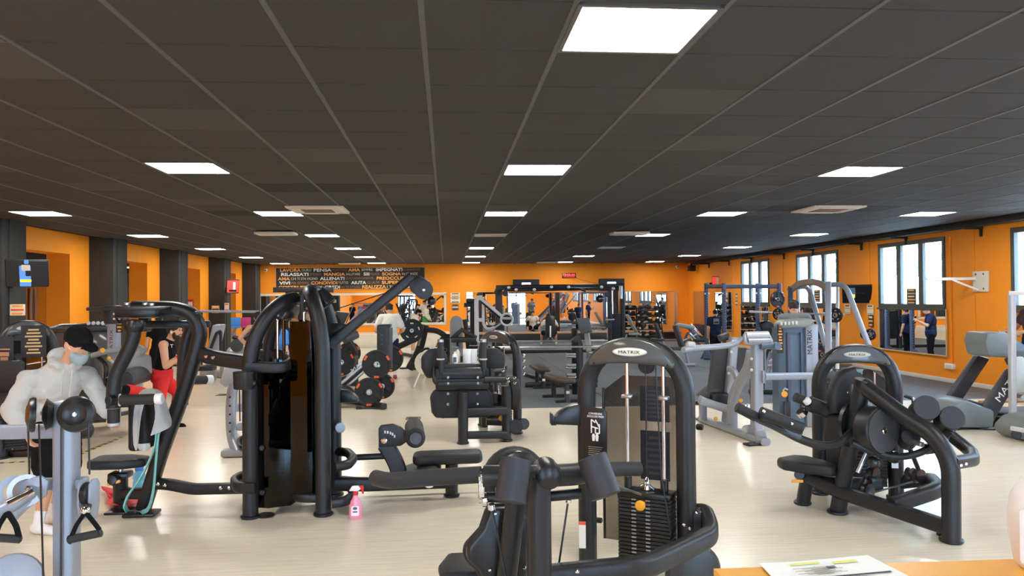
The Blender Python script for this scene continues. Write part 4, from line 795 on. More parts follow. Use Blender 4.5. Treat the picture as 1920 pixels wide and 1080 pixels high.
for k,(px,c,nm) in enumerate(((442,'blue','folded blue towel on the silver exercise machine'),(461,'pink','folded magenta towel on the silver exercise machine'))):
    t=thing('folded_towel',nm,'towel',W(px,612,20.2)); box('cloth',t,c,W(px,604,20.2),(.24,.06,.24),ry=.0,bev=.025); box('fold',t,c,W(px,613,20.15),(.24,.05,.05),bev=.02)
# black cable tower behind the two tall towers
bt=thing('pulldown_tower','black pulldown tower with chrome rods and wide top bar, behind the tall machine pair','machine',(-3.6,15.6,0))
for px in (541,566,598): post(bt,G(px,745),W(px,548,15.6),.06,'black','upright')
bar('top_bar',bt,'black',P3(-3.382,15.6,2.145),P3(-2.225,15.6,2.136),.12,.1); bar('mid_bar',bt,'black',P3(-3.111,15.6,0.919),P3(-2.491,15.6,0.91),.08,.08)
for px in (553,557,576,583): cyl('guide_rod',bt,'chrome',W(px,700,15.6),W(px,550,15.6),.02,n=8)
box('weight_stack',bt,'iron',P3(-2.907,15.6,0.496),(.35,.2,.7),bev=.02); bar('foot_beam',bt,'black',P3(-3.066,15.102,0.06),P3(-2.35,14.992,0.06),.15,.12); box('seat',bt,'pad',P3(-2.913,15,0.655),(.4,.4,.12),bev=.04); cyl('knee_roller',bt,'pad',P3(-3.041,15,0.839),P3(-2.694,15,0.833),.08)
ls=thing('stair_climber','black cardio machine with tilted console, partly behind the lat pulldown boom','machine',(-2.6,17.6,0))
tube('mast',ls,'black2',[P3(-2.847,19.6,0.11),P3(-2.919,19.6,1.17),P3(-3.104,19.8,1.633)],rr(.12,.12,.03),.1); prism('console',ls,'black2',[(-.3,-.3),(.05,-.3),(.3,.25),(-.02,.3)],P3(-2.681,19.4,1.36),(1,0,0),uz,.1,.03); box('screen',ls,'screen',P3(-2.693,19.3,1.389),(.2,.02,.3),ry=-.45,bev=.004,seg=1); box('console_mark',ls,'scr_white',P3(-2.712,19.25,1.313),(.06,.01,.12),ry=-.45,bev=.002,seg=1)
tube('handle_bar',ls,'grey_pad',[P3(-2.553,19.2,1.027),P3(-2.336,19,1.072),P3(-2.171,19,1.044)],rr(.1,.06,.02)); bar('base_beam',ls,'black2',P3(-2.939,18.382,0.08),P3(-2.376,18.287,0.08),.4,.16)
# ---------------------------------------------------------------- plate loaded leg press, middle left
pp=thing('plate_loaded_leg_press','black plate loaded leg press with inclined steel rails, loaded with orange marked plates','machine',(-1.7,14.3,0))
bar('base_rail',pp,'black',P3(-2.15,15.2,0.06),P3(-1.102,13.787,0.06),.12,.1); bar('base_rail',pp,'black',P3(-2.727,18.185,0.06),P3(-1.723,17.249,0.06),.12,.1)
for z,Yd,mt,w in ((0,14.6,'black',.12),(-6,14.3,'steel',.06),(8,14.4,'steel',.05),(0,15.2,'black',.1)):
    bar('incline_rail',pp,mt,W(625,738+z,Yd),W(722,655+z,Yd),w,w)
tube('carriage_post',pp,'black',[P3(-1.162,14.3,1.447),P3(-1.167,14.3,0.689)],rr(.22,.18,.02)); tube('carriage_post',pp,'gunmetal',[P3(-1.088,14.6,1.415),P3(-1.093,14.6,0.661)],rr(.05,.18,.01)); box('carriage_top',pp,'black2',P3(-1.139,14.5,1.449),(.24,.4,.05),bev=.01)
for y in (628,637,645): bolt(pp,W(716,y,14.2),(0,-1,0),.02,'silver_light')
cyl('plate_peg',pp,'steel',P3(-1.27,14.6,0.704),P3(-1.208,14,0.755),.025); cyl('plate_peg',pp,'steel',P3(-1.401,14.6,0.23),P3(-1.338,13.95,0.307),.025); cyl('plate_peg',pp,'steel',P3(-1.114,15.3,0.755),P3(-1.085,14.9,0.786),.025)
box('foot_flange',pp,'black2',P3(-1.399,13.983,0.02),(.4,.2,.04),bev=.01); tube('foot_strut',pp,'black',[P3(-1.41,14.1,0.118),P3(-1.406,14.049,0.03)],rr(.1,.15,.02))
prism('rear_shield',pp,'black2',[(-.3,-.12),(.25,-.12),(.25,0),(.1,.12),(-.1,.17),(-.3,.15)],P3(-1.847,14.2,0.248),(1,0,0),uz,.2,.03); bar('shield_peg',pp,'black',P3(-1.752,14.2,0.179),P3(-1.42,14.2,0.173),.07,.07)
tube('rear_post',pp,'black',[P3(-2.165,18.894,0),P3(-1.783,15.5,0.907),P3(-1.906,15.5,1.119)],rr(.1,.12,.02),.1); tube('rear_post',pp,'black',[P3(-2.648,20.705,0),P3(-1.973,16.5,1.31)],rr(.1,.12,.02)); cyl('roller',pp,'grey_pad',P3(-2.1,16.2,1.115),P3(-1.873,16.4,1.224),.1)
text('lettering',pp,'steel','MATRIX',Ve(P3(-1.511,14.2,0.8)),(1,0,.72),(-.72,0,1),w=.5,h=.06)
PG='orange marked plates on the leg press'
for px,py,Y,l,r in ((706,683,14.05,'upper near orange marked weight plate on the leg press',.26),(692,735,13.95,'lowest near orange marked weight plate on the leg press',.26),(731,672,14.9,'upper rear orange marked plate behind the leg press post',.26),(716,724,14.5,'lower rear orange marked plate behind the nearest plate',.24),(640,679,15.6,'orange marked plate low beside the lat pulldown tower',.27)):
    wplate(W(px,py,Y),l,PG,.15,r)
wplate(P3(-2.043,16.6,0.812),'plate on the far side of the leg press, beside the lat pulldown tower',PG,.1,.24)
# second plate loaded press
p2=thing('plate_loaded_press','black plate loaded machine with slanted upright and curved arm behind the white folding chair','machine',(-.8,21,0))
tube('upright',p2,'black',[P3(-0.548,20.2,1.254),P3(-0.68,20.3,0.629),P3(-0.972,20.6,0.122)],rr(.16,.2,.03),.3,up=(1,0,0)); tube('upright_edge',p2,'steel',[P3(-0.599,20.05,1.233),P3(-0.715,20.15,0.735)],.03); box('foot_flange',p2,'black2',P3(-1.101,21.762,0.02),(.4,.2,.04),bev=.01)
bar('incline_beam',p2,'black',P3(-1.897,20.4,0.404),P3(-0.646,20.2,0.979),.12,.16); bar('base_beam',p2,'black',P3(-1.928,27.803,0.06),P3(-1.077,25.835,0.06),.12,.1); tube('curved_arm',p2,'black',[P3(-0.533,20.1,1.148),P3(-0.231,20,1.121),P3(-0.014,20,0.981),P3(0.148,20,0.705)],rr(.1,.14,.03),.3); bar('brace',p2,'black',P3(-0.935,20.4,0.25),P3(0.182,20.6,0.808),.08,.08)
post(p2,P3(0.112,21.762,0),P3(0.041,20.8,0.799),.06); bar('base_beam',p2,'black',P3(-0.976,21.292,0.06),P3(0.18,21.08,0.06),.14,.1); tube('roll_guard',p2,'black2',[P3(-0.693,19.8,0.189),P3(-0.636,19.8,0.647),P3(-0.421,19.8,0.698),P3(-0.344,19.8,0.183)],.03,.15)
cyl('plate_peg',p2,'steel',P3(-0.883,20,1.101),P3(-0.861,19.5,1.123),.025); cyl('plate_peg',p2,'steel',P3(-0.099,20.2,0.668),P3(-0.094,19.2,0.732),.03)
wplate(P3(-0.87,19.7,1.141),'black plate with white markings high on the machine behind the chair','plates on the machine behind the chair',.1,.3,False)
for k,(px,py,Y) in enumerate(((840,648,19.9),(836,656,19.6),(842,674,20.3))): wplate(W(px,py,Y),('rear','front','low')[k]+' orange marked plate on the curved arm machine behind the chair','plates on the machine behind the chair',-.5,.3)
# hack machine: grey pad and white edged plate frame
hk=thing('hack_squat_machine','black squat machine with tall light grey padded back, behind the leg curl machine','machine',(.3,18,0))
prism('tall_pad',hk,'grey_light',[(-.15,-.75),(.15,-.75),(.15,.44),(.12,.53),(.05,.58),(-.05,.58),(-.12,.53),(-.15,.44)],P3(0.227,17.6,0.973),(1,0,0),(0,.12,1),.12,.04,3)
box('pad_slot',hk,'ink',P3(0.249,17.5,0.799),(.04,.02,.6),bev=.005); tube('side_rail',hk,'black',[P3(0.061,20.226,0),P3(0.158,18,0.829),P3(0.364,18.2,1.438)],rr(.1,.1,.02),.2); tube('side_rail',hk,'black',[P3(0.584,20.134,0),P3(0.503,18,0.824),P3(0.439,18.2,1.437)],rr(.1,.1,.02),.2)
tube('yoke',hk,'black',[P3(0.106,17.4,1.034),P3(0.346,17.4,1.245),P3(0.667,17.4,1.05)],rr(.08,.1,.02)); bar('yoke_bar',hk,'black2',P3(0.106,17.3,1.027),P3(0.663,17.3,1.02),.1,.12); tube('lower_frame',hk,'black2',[P3(0.005,17.2,0.293),P3(0.337,17.2,0.664),P3(0.677,17.2,0.399)],rr(.14,.14,.03),.2); bar('base_beam',hk,'black2',P3(-0.033,18.081,0.06),P3(0.766,17.945,0.06),.4,.12)
for k in range(4): bar('step_rib',hk,'black',W(880,650+k*8,17.6),W(896,650+k*8,17.6),.2,.05)
wf=thing('plate_loaded_pulldown','black and white framed machine with a ring handled wheel, left of the cable cage','machine',(1.3,22,0))
tube('white_post',wf,'white',[P3(0.838,21.5,0.75),P3(0.833,21.5,1.902),P3(0.907,21.5,1.961),P3(1.011,21.5,1.96)],rr(.08,.12,.02),.1); bar('white_arm',wf,'white',P3(0.937,21.5,1.946),P3(1.525,21.5,1.451),.05,.08); bar('black_arm',wf,'black',P3(0.985,21.6,1.886),P3(1.606,21.6,1.329),.1,.14); tube('white_loop',wf,'white',[P3(1.029,21.6,1.811),P3(1.024,21.6,1.217),P3(1.142,21.6,1.067),P3(1.351,21.6,1.124)],.04,.2); bar('brace',wf,'black',P3(1.162,21.7,1.062),P3(1.658,21.7,1.296),.07,.09); bar('brace',wf,'steel',P3(1.101,21.4,0.972),P3(1.517,21.4,1.247),.05,.05)
tube('black_post',wf,'black',[P3(0.76,21.98,0),P3(0.769,21.8,1.857)],rr(.2,.16,.03)); bar('top_arm',wf,'black',P3(0.499,21.8,1.755),P3(0.798,21.8,1.752),.14,.12); box('weight_horn',wf,'black',P3(0.709,21.8,1.873),(.3,.2,.14),bev=.04); box('joint',wf,'white',P3(0.944,21.45,1.341),(.2,.06,.1),bev=.02)
lathe('wheel',wf,'white',P3(1.658,21.3,1.351),Ve(P3(1.658,21.3,1.351))+Ve((0,-1,0)),[(.13,0),(.17,-.02),(.19,.02),(.17,.05),(.14,.04),(.13,0)],26); lathe('wheel_disc',wf,'iron',P3(1.665,21.4,1.349),Ve(P3(1.665,21.4,1.349))+Ve((0,-1,0)),[(0,0),(.14,0),(.14,.04),(0,.05)],22); bar('wheel_grip',wf,'silver_light',P3(1.518,21.2,1.385),P3(1.767,21.2,1.382),.05,.07); bar('base_beam',wf,'black',P3(0.611,21.001,0.06),P3(1.609,20.817,0.06),.3,.12)
# ---------------------------------------------------------------- leg curl machine in the middle
lc=thing('leg_curl_machine','black leg curl machine seen from behind, with upright grips, middle of the room','machine',(.7,10.6,0))
A=P3(1.062,11.316,0); mid,ux,n=tower(lc,P3(0.546,11.9,0.304),P3(1.007,11.1,0.405),1.47,.062,b=.34,stack=10,stack_top=.5,badge=.22)
for a,b in (((868,832),(870,737)),((950,827),(950,725))): post(lc,G(*a),(G(*a)[0],G(*a)[1],W(b[0],b[1],10.45)[2]),.065,nm='leg'); foot(lc,G(*a)[0],G(*a)[1],.065)
bar('lower_beam',lc,'black',P3(0.225,10.45,0.11),P3(0.8,10.45,0.103),.1,.1); bar('middle_beam',lc,'black',P3(0.228,10.45,0.424),P3(0.802,10.45,0.426),.12,.11); post(lc,P3(0.561,11.763,0),P3(0.529,11,0.692),.055,nm='rear_leg'); bar('rear_beam',lc,'black',P3(0.56,11.1,0.185),P3(0.851,11.1,0.164),.1,.1); cyl('adjust_knob',lc,'amber',P3(0.761,10.9,0.257),P3(0.754,10.8,0.273),.04)
prism('seat_back',lc,'pad',[(-.36,-.2),(.38,-.2),(.42,-.05),(.4,.12),(.34,.19),(-.38,.19),(-.44,.1),(-.42,-.12)],P3(0.21,10.6,0.526),(1,0,0),uz,.09,.035,3); prism('pad_lip',lc,'black2',[(-.32,-.06),(.36,-.06),(.36,.06),(-.32,.06)],P3(0.217,10.62,0.378),(1,0,0),uz,.1,.03)
for x,y in ((840,738),(895,738),(840,758),(895,758)): bolt(lc,W(x,y,10.5),(0,-1,0),.02,'steel')
tube('upright_post',lc,'black',[P3(0.209,10.4,0.005),P3(0.222,10.4,0.695)],.068)
box('carriage',lc,'black',P3(0.206,10.6,0.86),(.72,.25,.3),bev=.03); bar('cross_bar',lc,'black',P3(-0.126,10.5,0.84),P3(0.774,10.5,0.838),.12,.07); bar('top_bar',lc,'foam',P3(-0.083,10.6,0.988),P3(0.541,10.6,0.985),.1,.13); bar('slot_bar',lc,'black2',P3(-0.054,10.42,0.933),P3(0.481,10.42,0.931),.02,.06); bar('slot_bar',lc,'black2',P3(-0.112,10.42,0.805),P3(0.48,10.42,0.802),.02,.05)
for x,y in ((840,708),(896,708),(840,719),(896,719)): bolt(lc,W(x,y,10.4),(0,-1,0),.018,'steel')
for x0,x in ((828,826),(908,906)):
    post(lc,W(x0,705,10.5),W(x,675,10.5),.04,nm='grip_post'); cyl('grip',lc,'foam',W(x,674,10.5),W(x,642,10.5),.043); cyl('grip_ring',lc,'silver_light',W(x,675,10.5),W(x,672,10.5),.055); cyl('grip_cap',lc,'steel',W(x,642,10.5),W(x,636,10.5),.044)
prism('side_pad',lc,'pad',[(-.13,-.2),(.15,-.2),(.17,.0),(.15,.14),(.06,.21),(-.1,.2),(-.2,.1),(-.2,-.06)],P3(-0.149,10.7,1.06),(1,.2,0),uz,.1,.04,3); prism('side_pad',lc,'pad',[(-.15,-.2),(.08,-.2),(.19,-.06),(.2,.1),(.1,.2),(-.06,.21),(-.15,.14)],P3(0.619,10.8,1.047),(1,-.2,0),uz,.1,.04,3)
tube('bent_lever',lc,'black',[P3(-0.162,10.6,1.004),P3(-0.162,10.5,0.833),P3(-0.091,10.5,0.782),P3(-0.04,10.5,0.882)],.035,.08); box('tray',lc,'black2',P3(0.22,10.9,1.015),(.5,.34,.05),bev=.015); box('tray_lip',lc,'silver',P3(0.242,10.85,1.034),(.4,.25,.02),bev=.005)
cyl('pivot_tube',lc,'black',P3(0.617,10.4,0.966),P3(0.775,10.4,0.97),.03); cyl('pivot_tube',lc,'black',P3(0.501,10.4,0.861),P3(0.889,10.4,0.854),.045); tube('link_plate',lc,'black',[P3(0.617,10.4,0.995),P3(0.608,10.4,0.78)],rr(.05,.06,.01)); tube('link_plate',lc,'black',[P3(0.768,10.4,0.992),P3(0.759,10.4,0.778)],rr(.05,.06,.01))
for x,y in ((943,695),(952,709),(965,708),(965,718),(953,715)): bolt(lc,W(x,y,10.35),(0,-1,0),.02)
tube('cam_plate',lc,'black',[P3(0.906,10.6,0.826),P3(0.948,10.6,0.657),P3(0.94,10.7,0.424)],rr(.1,.14,.03),.1); cyl('low_pulley',lc,'black2',P3(0.938,10.7,0.167),P3(0.928,10.5,0.2),.1); cyl('low_pulley',lc,'gloss',P3(1.062,10.9,0.168),P3(1.057,10.7,0.201),.08); box('warning_label',lc,'grey_pad',P3(0.674,11.3,0.485),(.12,.01,.14),bev=.002); tube('stack_guard',lc,'smoke_dark',[P3(0.619,11.3,0.385),P3(0.626,11.3,1.239)],rr(.4,.02,.005))
for y in (666,676,688,700): cyl('side_stud',lc,'chrome',W(980,y,11.2),W(984,y,11.2),.03,n=8)
def bottle(lab,c,h,body,cap,r=.04):
    t=thing('spray_bottle',lab,'bottle',c); x,y,z=c
    lathe('body',t,body,c,(x,y,z+1),[(0,0),(r*.9,0),(r,.01),(r,h*.5),(r*.8,h*.62),(r*.32,h*.74),(r*.32,h*.8),(0,h*.8)],18)
    cyl('collar',t,cap,(x,y,z+h*.76),(x,y,z+h*.84),r*.4,n=14); return t
t=bottle('white cleaner bottle on the leg curl machine tray',P3(0.116,10.85,1.036),.2,'white','white'); box('label',t,'bluegrey',Ve(P3(0.116,10.85,1.036))+Ve((0,-.041,.06)),(.04,.004,.07),bev=.001,seg=1)
t=bottle('taller pale spray bottle behind the white cleaner bottle on the tray',P3(0.155,10.98,1.036),.25,'off_white','bluegrey'); box('trigger',t,'bluegrey',Ve(P3(0.155,10.98,1.036))+Ve((-.03,0,.215)),(.08,.03,.03),bev=.008)
for k,(px,l) in enumerate(((876,'left paper roll on the leg curl machine tray'),(887,'right paper roll on the leg curl machine tray'))):
    t=thing('paper_roll',l,'paper roll',W(px,682,10.85+k*.05)); c=Ve(W(px,682,10.85+k*.05)); lathe('roll',t,'white',c,c+uz,[(.02,0),(.058,0),(.06,.004),(.06,.2),(.058,.205),(.02,.205),(.02,0)],22); cyl('core',t,'sign_tan',c+uz*.001,c+uz*.2,.019,n=12)
# ---------------------------------------------------------------- white folding chair
fc=thing('folding_chair','white folding chair on the pale floor behind the leg curl machine','chair',P3(-0.655,17.295,0))
for a,b in (((776,726),(806,655)),((836,724),(798,680))): tube('leg',fc,'white',[G(*a),W(b[0],b[1],17.3)],.018)
for a,b in (((794,722),(813,660)),): tube('leg',fc,'white',[P3(-0.536,18.034,0),P3(-0.377,17.6,0.477)],.018)
tube('back_loop',fc,'white',[P3(-0.473,17.2,0.512),P3(-0.344,17.3,0.821),P3(-0.18,17.4,0.859),P3(-0.254,17.5,0.603)],.02,.08); tube('back_rail',fc,'white',[P3(-0.601,17.2,0.631),P3(-0.18,17.4,0.847)],.016); prism('seat',fc,'off_white',circ(.21,18,.26),P3(-0.499,17.3,0.516),(1,0,0),(0,.35,1),.03,.012)

mat('brass_grey',(140,122,104),.45); mat('brown_black',(58,42,38),.4); mat('brown_pad',(70,58,48),.5,scale=200,bump=.05)
# ---------------------------------------------------------------- benches, barbells, racks on the rubber floor
def bench(lab,near,far,z,Yn,Yf):
    a=W(*near,Yn); b=W(*far,Yf); a.z=b.z=z; d=(b-a).normalized(); s=Ve((d.y,-d.x,0)); t=thing('flat_bench',lab,'bench',((a+b)/2).xy.to_3d()); L=(b-a).length
    o=[(-L/2,-.11),(-L/2+.06,-.15),(L/2-.06,-.15),(L/2,-.11),(L/2,.11),(L/2-.06,.15),(-L/2+.06,.15),(-L/2,.11)]
    prism('pad',t,'brown_pad',o,(a+b)/2-uz*.04,d,-s,.09,.03,3)
    for q in (a+d*.15,b-d*.2): tube('leg',t,'grey_pad' if q.y<14.6 else 'black',[q-uz*.08,Ve((q.x,q.y,0.01))-d*.04],rr(.08,.1,.02)); 
    for q in (a+d*.12,b-d*.22): bar('foot_bar',t,'black',Ve((q.x,q.y,.03))-s*.22,Ve((q.x,q.y,.03))+s*.22,.07,.06)
    bar('spine',t,'black',a+d*.1-uz*.13,b-d*.1-uz*.13,.06,.08)
    q=a+d*.1; box('label',t,'paper',(q.x,q.y-.06,.2),(.06,.01,.05),bev=.001,seg=1); return t
bench('brown flat bench with grey front leg, nearer of the pair on rubber floor',(1067,714),(1031,698),.44,14.1,15.2); bench('brown flat bench with black legs, farther of the pair on rubber floor',(1020,688),(1004,676),.45,16.3,17.5)
def barbell(lab,a,b,r=.016):
    a=Ve(a);b=Ve(b);d=(b-a).normalized(); t=thing('barbell',lab,'barbell',(a+b)/2); cyl('shaft',t,'steel',a,b,r,bev=.003,n=10)
    cyl('sleeve',t,'silver_light',a,a+d*.38,.026,n=12); cyl('sleeve',t,'silver_light',b-d*.38,b,.026,n=12); cyl('collar',t,'steel',a+d*.38,a+d*.42,.04,n=12); cyl('collar',t,'steel',b-d*.42,b-d*.38,.04,n=12); return t
barbell('long bare barbell resting on the nearer bench press stand',P3(0.822,14.3,1.03),P3(3.088,14.2,1.029),.018); barbell('bare barbell resting on the farther bench press stand',P3(0.805,17.3,0.982),P3(3.547,17.2,0.969),.018)
st=thing('bench_press_stand','dark bench stand with grey topped post and chrome plate pegs, behind the flat benches','rack',(3,15,0))
post(st,P3(2.552,15.365,0),P3(2.477,14.9,1.32),.06,nm='upright'); tube('grey_post',st,'grey_light',[P3(2.947,15.745,0),P3(2.719,14.7,0.947),P3(2.681,14.7,1.285)],rr(.1,.1,.02)); prism('grey_pad',st,'grey_pad',[(-.16,.14),(.1,.14),(.16,-.14),(-.06,-.16)],P3(2.612,14.6,1.412),(1,0,0),uz,.07,.02); tube('black_loop',st,'black',[P3(2.447,14.8,1.098),P3(2.51,14.8,1.18),P3(2.572,14.8,1.045),P3(2.564,14.8,0.275)],rr(.1,.1,.02),.1)
for y in (663,668,684,689,702,707): cyl('plate_peg',st,'chrome' if y%2 else 'steel',W(1062,y,14.7),W(1080,y+.5,14.7),.03)
for y in (661,666): cyl('plate_peg',st,'steel',W(1104,y,14.6),W(1116,y,14.6),.025)
bar('base_beam',st,'black',P3(1.938,19.102,0.05),P3(2.893,15.338,0.05),.12,.1); bar('base_beam',st,'black',P3(1.7,16.777,0.05),P3(3.234,16.524,0.05),.12,.1); bar('back_beam',st,'black',P3(2.294,14.8,0.331),P3(2.898,14.8,0.351),.1,.1)
for px in (925,1105): tube('far_upright',st,'black',[G(px,700),W(px,636,17.35)],rr(.08,.08,.02)); tube('bar_hook',st,'black',[W(px,636,17.35),W(px,642,17.1),W(px,637,17.0)],.03)
tube('bar_hook',st,'black',[P3(0.921,14.5,0.737),P3(0.917,14.4,0.993),P3(0.905,14.2,1.055)],.03); tube('far_upright',st,'black',[P3(0.954,15.443,0),P3(0.903,14.5,1.016)],rr(.08,.08,.02))
# cable crossover cage
cg=thing('cable_crossover','wide black cable crossover frame with overhead beam in front of the back mirror','machine',(4,27,0))
for px in (935,1156): q=W(px,541,27); tube('upright',cg,'brown_black',[(q.x,q.y,0),q],rr(.24,.26,.03))
for px in (1143,1167): q=W(px,541,26.6); tube('upright',cg,'black',[(q.x,q.y,0),q],rr(.14,.18,.03))
bar('top_beam',cg,'black',P3(1.738,27,2.321),P3(6.239,27,2.343),.16,.14); bar('top_beam',cg,'black',P3(1.987,26.6,2.212),P3(5.994,26.6,2.236),.1,.1); tube('arched_bar',cg,'black',[P3(2.98,26.4,2.221),P3(3.717,26.4,2.252),P3(4.55,26.4,2.245),P3(4.791,26.4,2.151)],.04,.3); tube('corner_plate',cg,'black',[P3(1.704,26.8,2.069),P3(1.798,26.8,2.271),P3(2.058,26.8,2.306)],rr(.12,.16,.03))
for x,y in ((954,539),(968,543),(1002,543),(1034,538),(1066,538),(1128,538),(1150,541)): ell('bolt_cap',cg,'white',W(x,y,26.3),(.06,.05,.05),n=8)
tube('end_post_trim',cg,'white',[P3(5.998,26.3,1.883),P3(6.002,26.3,2.324)],.06)
for px in (952,1140,1147,1161): cyl('guide_rod',cg,'chrome',W(px,636,26.7),W(px,545,26.7),.03,n=8)
for px,y in ((947,550),(1140,552),(1141,610)): cyl('pulley',cg,'black2',W(px,y,26.5),W(px,y,26.3),.1)
box('weight_stack',cg,'iron',P3(1.835,26.7,0.908),(.3,.3,1.0),bev=.02); box('weight_stack',cg,'iron',P3(5.945,26.7,0.858),(.4,.3,1.0),bev=.02); q=P3(1.728,27,1.177); q2=P3(6.264,27,1.126); bar('floor_beam',cg,'black',(q.x,27,.06),(q2.x,27,.06),.2,.12); bar('cross_grip',cg,'steel',P3(5.468,26.3,1.154),P3(5.766,26.3,1.169),.06,.06)

bk=thing('utility_bench','upright black bench seen from behind with a man sitting on it before the mirror','bench',P3(4.484,33.325,0))
prism('backrest',bk,'black2',[(-.19,-.42),(.19,-.42),(.2,.36),(.15,.42),(-.15,.42),(-.2,.36)],P3(4.123,30.6,0.795),(1,0,0),(0,.1,1),.1,.03); tube('back_strut',bk,'white',[P3(4.079,30.3,0.387),P3(4.096,30.4,0.824)],.03); box('seat',bk,'pad',P3(4.174,31,0.437),(.36,.5,.1),bev=.03); bar('spine',bk,'black',P3(4.092,30.4,0.361),P3(4.213,31.3,0.357),.1,.1)
for px in (1018,1045): bar('foot',bk,'steel',G(px,643,.03),P3(4.105,30.5,0.355),.05,.06)
tube('post',bk,'black',[P3(4.484,33.325,0),P3(4.107,30.5,0.503)],rr(.08,.08,.02))
# adjustable benches near the corner
def incline(lab,px,py,Y,w=.34,h=.85,lean=.35,mt='grey_pad',rz=0):
    c=W(px,py,Y); t=thing('incline_bench',lab,'bench',(c.x,c.y,0)); u=Ve((math.sin(lean),0,math.cos(lean)))
    prism('backrest',t,mt,rr(w,h,.05),c,(0,1,0),u,.09,.03); box('seat',t,mt,(c.x+.1-u.x*h*.55-.2,c.y,max(.42,c.z-h*.55)),(.4,.34,.09),bev=.03)
    tube('strut',t,'silver',[(c.x+.3,c.y,.04),(c.x+.05,c.y,c.z)],rr(.06,.06,.015)); bar('base',t,'silver',(c.x-.5,c.y,.05),(c.x+.45,c.y,.05),.08,.08); tube('leg',t,'silver',[(c.x-.3,c.y,.05),(c.x-.2,c.y,max(.4,c.z-h*.55))],rr(.06,.06,.015)); return t
incline('dark incline bench backrest just right of the shoulder press tower top',1272,630,21,.34,.62,-.3); incline('dark incline bench backrest farther back beside the dumbbell shelf',1233,620,26,.3,.55,-.3); incline('grey incline bench near the back mirror, right of the cable cage',1184,606,31,.4,.8,-.5,'grey_light')
pb=thing('preacher_bench','shiny preacher bench with sloped pad in front of the dark corner panel','bench',(9.3,28,0))
prism('arm_pad',pb,'grey_light',[(-.3,-.08),(.3,-.08),(.34,.08),(-.22,.1)],P3(8.817,28.2,0.826),(1,0,-.15),uz,.6,.05); bar('slope_rail',pb,'chrome',P3(8.977,28,0.871),P3(9.456,28,0.392),.06,.14); bar('slope_rail',pb,'bluegrey',P3(8.982,28.4,0.837),P3(9.488,28.4,0.331),.06,.14); tube('frame',pb,'steel',[P3(8.865,28.712,0),P3(8.893,28,0.635),P3(9.212,28,0.277),P3(9.672,28.531,0)],.05,.15); bar('brace',pb,'steel',P3(8.688,28,0.284),P3(9.337,28,0.59),.05,.05); box('seat',pb,'pad',P3(9.2,27.6,0.338),(.4,.4,.1),bev=.03); cyl('knob',pb,'black2',P3(9.388,27.8,0.383),P3(9.321,27.6,0.395),.1)
tube('curved_arm',pb,'black',[P3(8.606,27,-0.039),P3(8.861,27,0.109),P3(8.956,27,-0.083),P3(8.679,27,-0.42)],.05,.1)
ds=thing('dumbbell_shelf','black tiered dumbbell shelf before the back mirror, left of the corner','rack',(8.4,33,0))
for k in range(5): box('shelf',ds,'black',(8.75,32.7+k*.1,.3+.27*k),(1.0,.3,.04),rx=.3,bev=.01)
for x in (8.24,9.26): tube('side_frame',ds,'black',[(x,32.5,.0),(x,32.7,.4),(x,33.15,1.5),(x,33.25,0)],rr(.06,.08,.02))
DB=None
for k in range(5):
    for q in range(3):
        c=Ve((8.42+q*.33,32.62+k*.1,.4+.27*k)); lab='%s dumbbell from the left on the %s tier of the black shelf'%(['first','second','third'][q],['lowest','second','middle','fourth','top'][k])
        if DB is None:
            DB=thing('dumbbell',lab,'dumbbell'); cyl('handle',DB,'chrome',(0,-.1,0),(0,.1,0),.018,n=8)
            for s in (-1,1): cyl('head',DB,'iron',(0,s*.07,0),(0,s*.16,0),.075,bev=.012,n=10)
            t=DB
        else: t=dup(DB)
        put(t,c,0,lab,'dumbbells on the black shelf')
# silver row machine
sr=thing('seated_row_machine','silver row machine with charcoal pads and blue grey lettered selector tower, between two black towers','machine',(4.1,11,0))
tube('front_post',sr,'silver',[P3(4.152,10.1,1.335),P3(4.137,10.1,0.192),P3(4.151,10.05,0.094),P3(4.074,9.796,0.05)],rr(.14,.14,.03),.12); tube('base_beam',sr,'silver',[P3(3.934,11.743,0.05),P3(4.113,9.753,0.05)],rr(.13,.09,.03)); box('foot_plate',sr,'black2',P3(4.021,9.842,0.015),(.32,.14,.03),rz=.25,bev=.008); box('foot_plate',sr,'black2',P3(4.005,11.906,0.015),(.2,.14,.03),bev=.008)
tube('mast',sr,'silver',[P3(4.124,11.2,0.075),P3(4.253,11.2,1.336)],rr(.12,.15,.03),up=(0,1,0)); tube('strut',sr,'silver',[P3(4.157,10.3,1.178),P3(4.156,10.4,0.951),P3(4.059,10.8,0.52),P3(4.107,10.9,0.015)],rr(.12,.14,.03),.25,up=(0,1,0)); tube('short_strut',sr,'silver',[P3(4.129,11.1,0.888),P3(4.171,11,0.873),P3(4.202,10.9,0.69)],rr(.07,.08,.02),.05)
tube('chest_pad',sr,'grey_pad',[P3(4.076,11.3,1.174),P3(4.056,11.3,0.872),P3(3.994,11.3,0.491)],rr(.14,.26,.05),.2,up=(1,0,0)); tube('rear_pad',sr,'grey_pad',[P3(4.457,11.5,1.156),P3(4.445,11.5,0.847),P3(4.401,11.5,0.67)],rr(.1,.2,.04),.1,up=(1,0,0)); tube('top_pad',sr,'grey_pad',[P3(4.114,11.4,1.304),P3(4.23,11.4,1.343)],rr(.2,.1,.04)); prism('seat',sr,'grey_pad',[(-.2,-.06),(.12,-.06),(.14,.06),(-.02,.09)],P3(3.963,11.4,0.495),(1,0,0),uz,.36,.03)
tube('long_handle',sr,'silver',[P3(2.984,9.6,1.271),P3(3.148,9.7,1.282),P3(3.535,9.9,1.285),P3(3.724,10,1.29),P3(3.886,10.1,1.325),P3(3.953,10.1,1.381)],circ(.038,14),.2); cyl('handle_bolt',sr,'silver_light',P3(3.065,9.7,1.324),P3(3.163,9.7,1.309),.05)
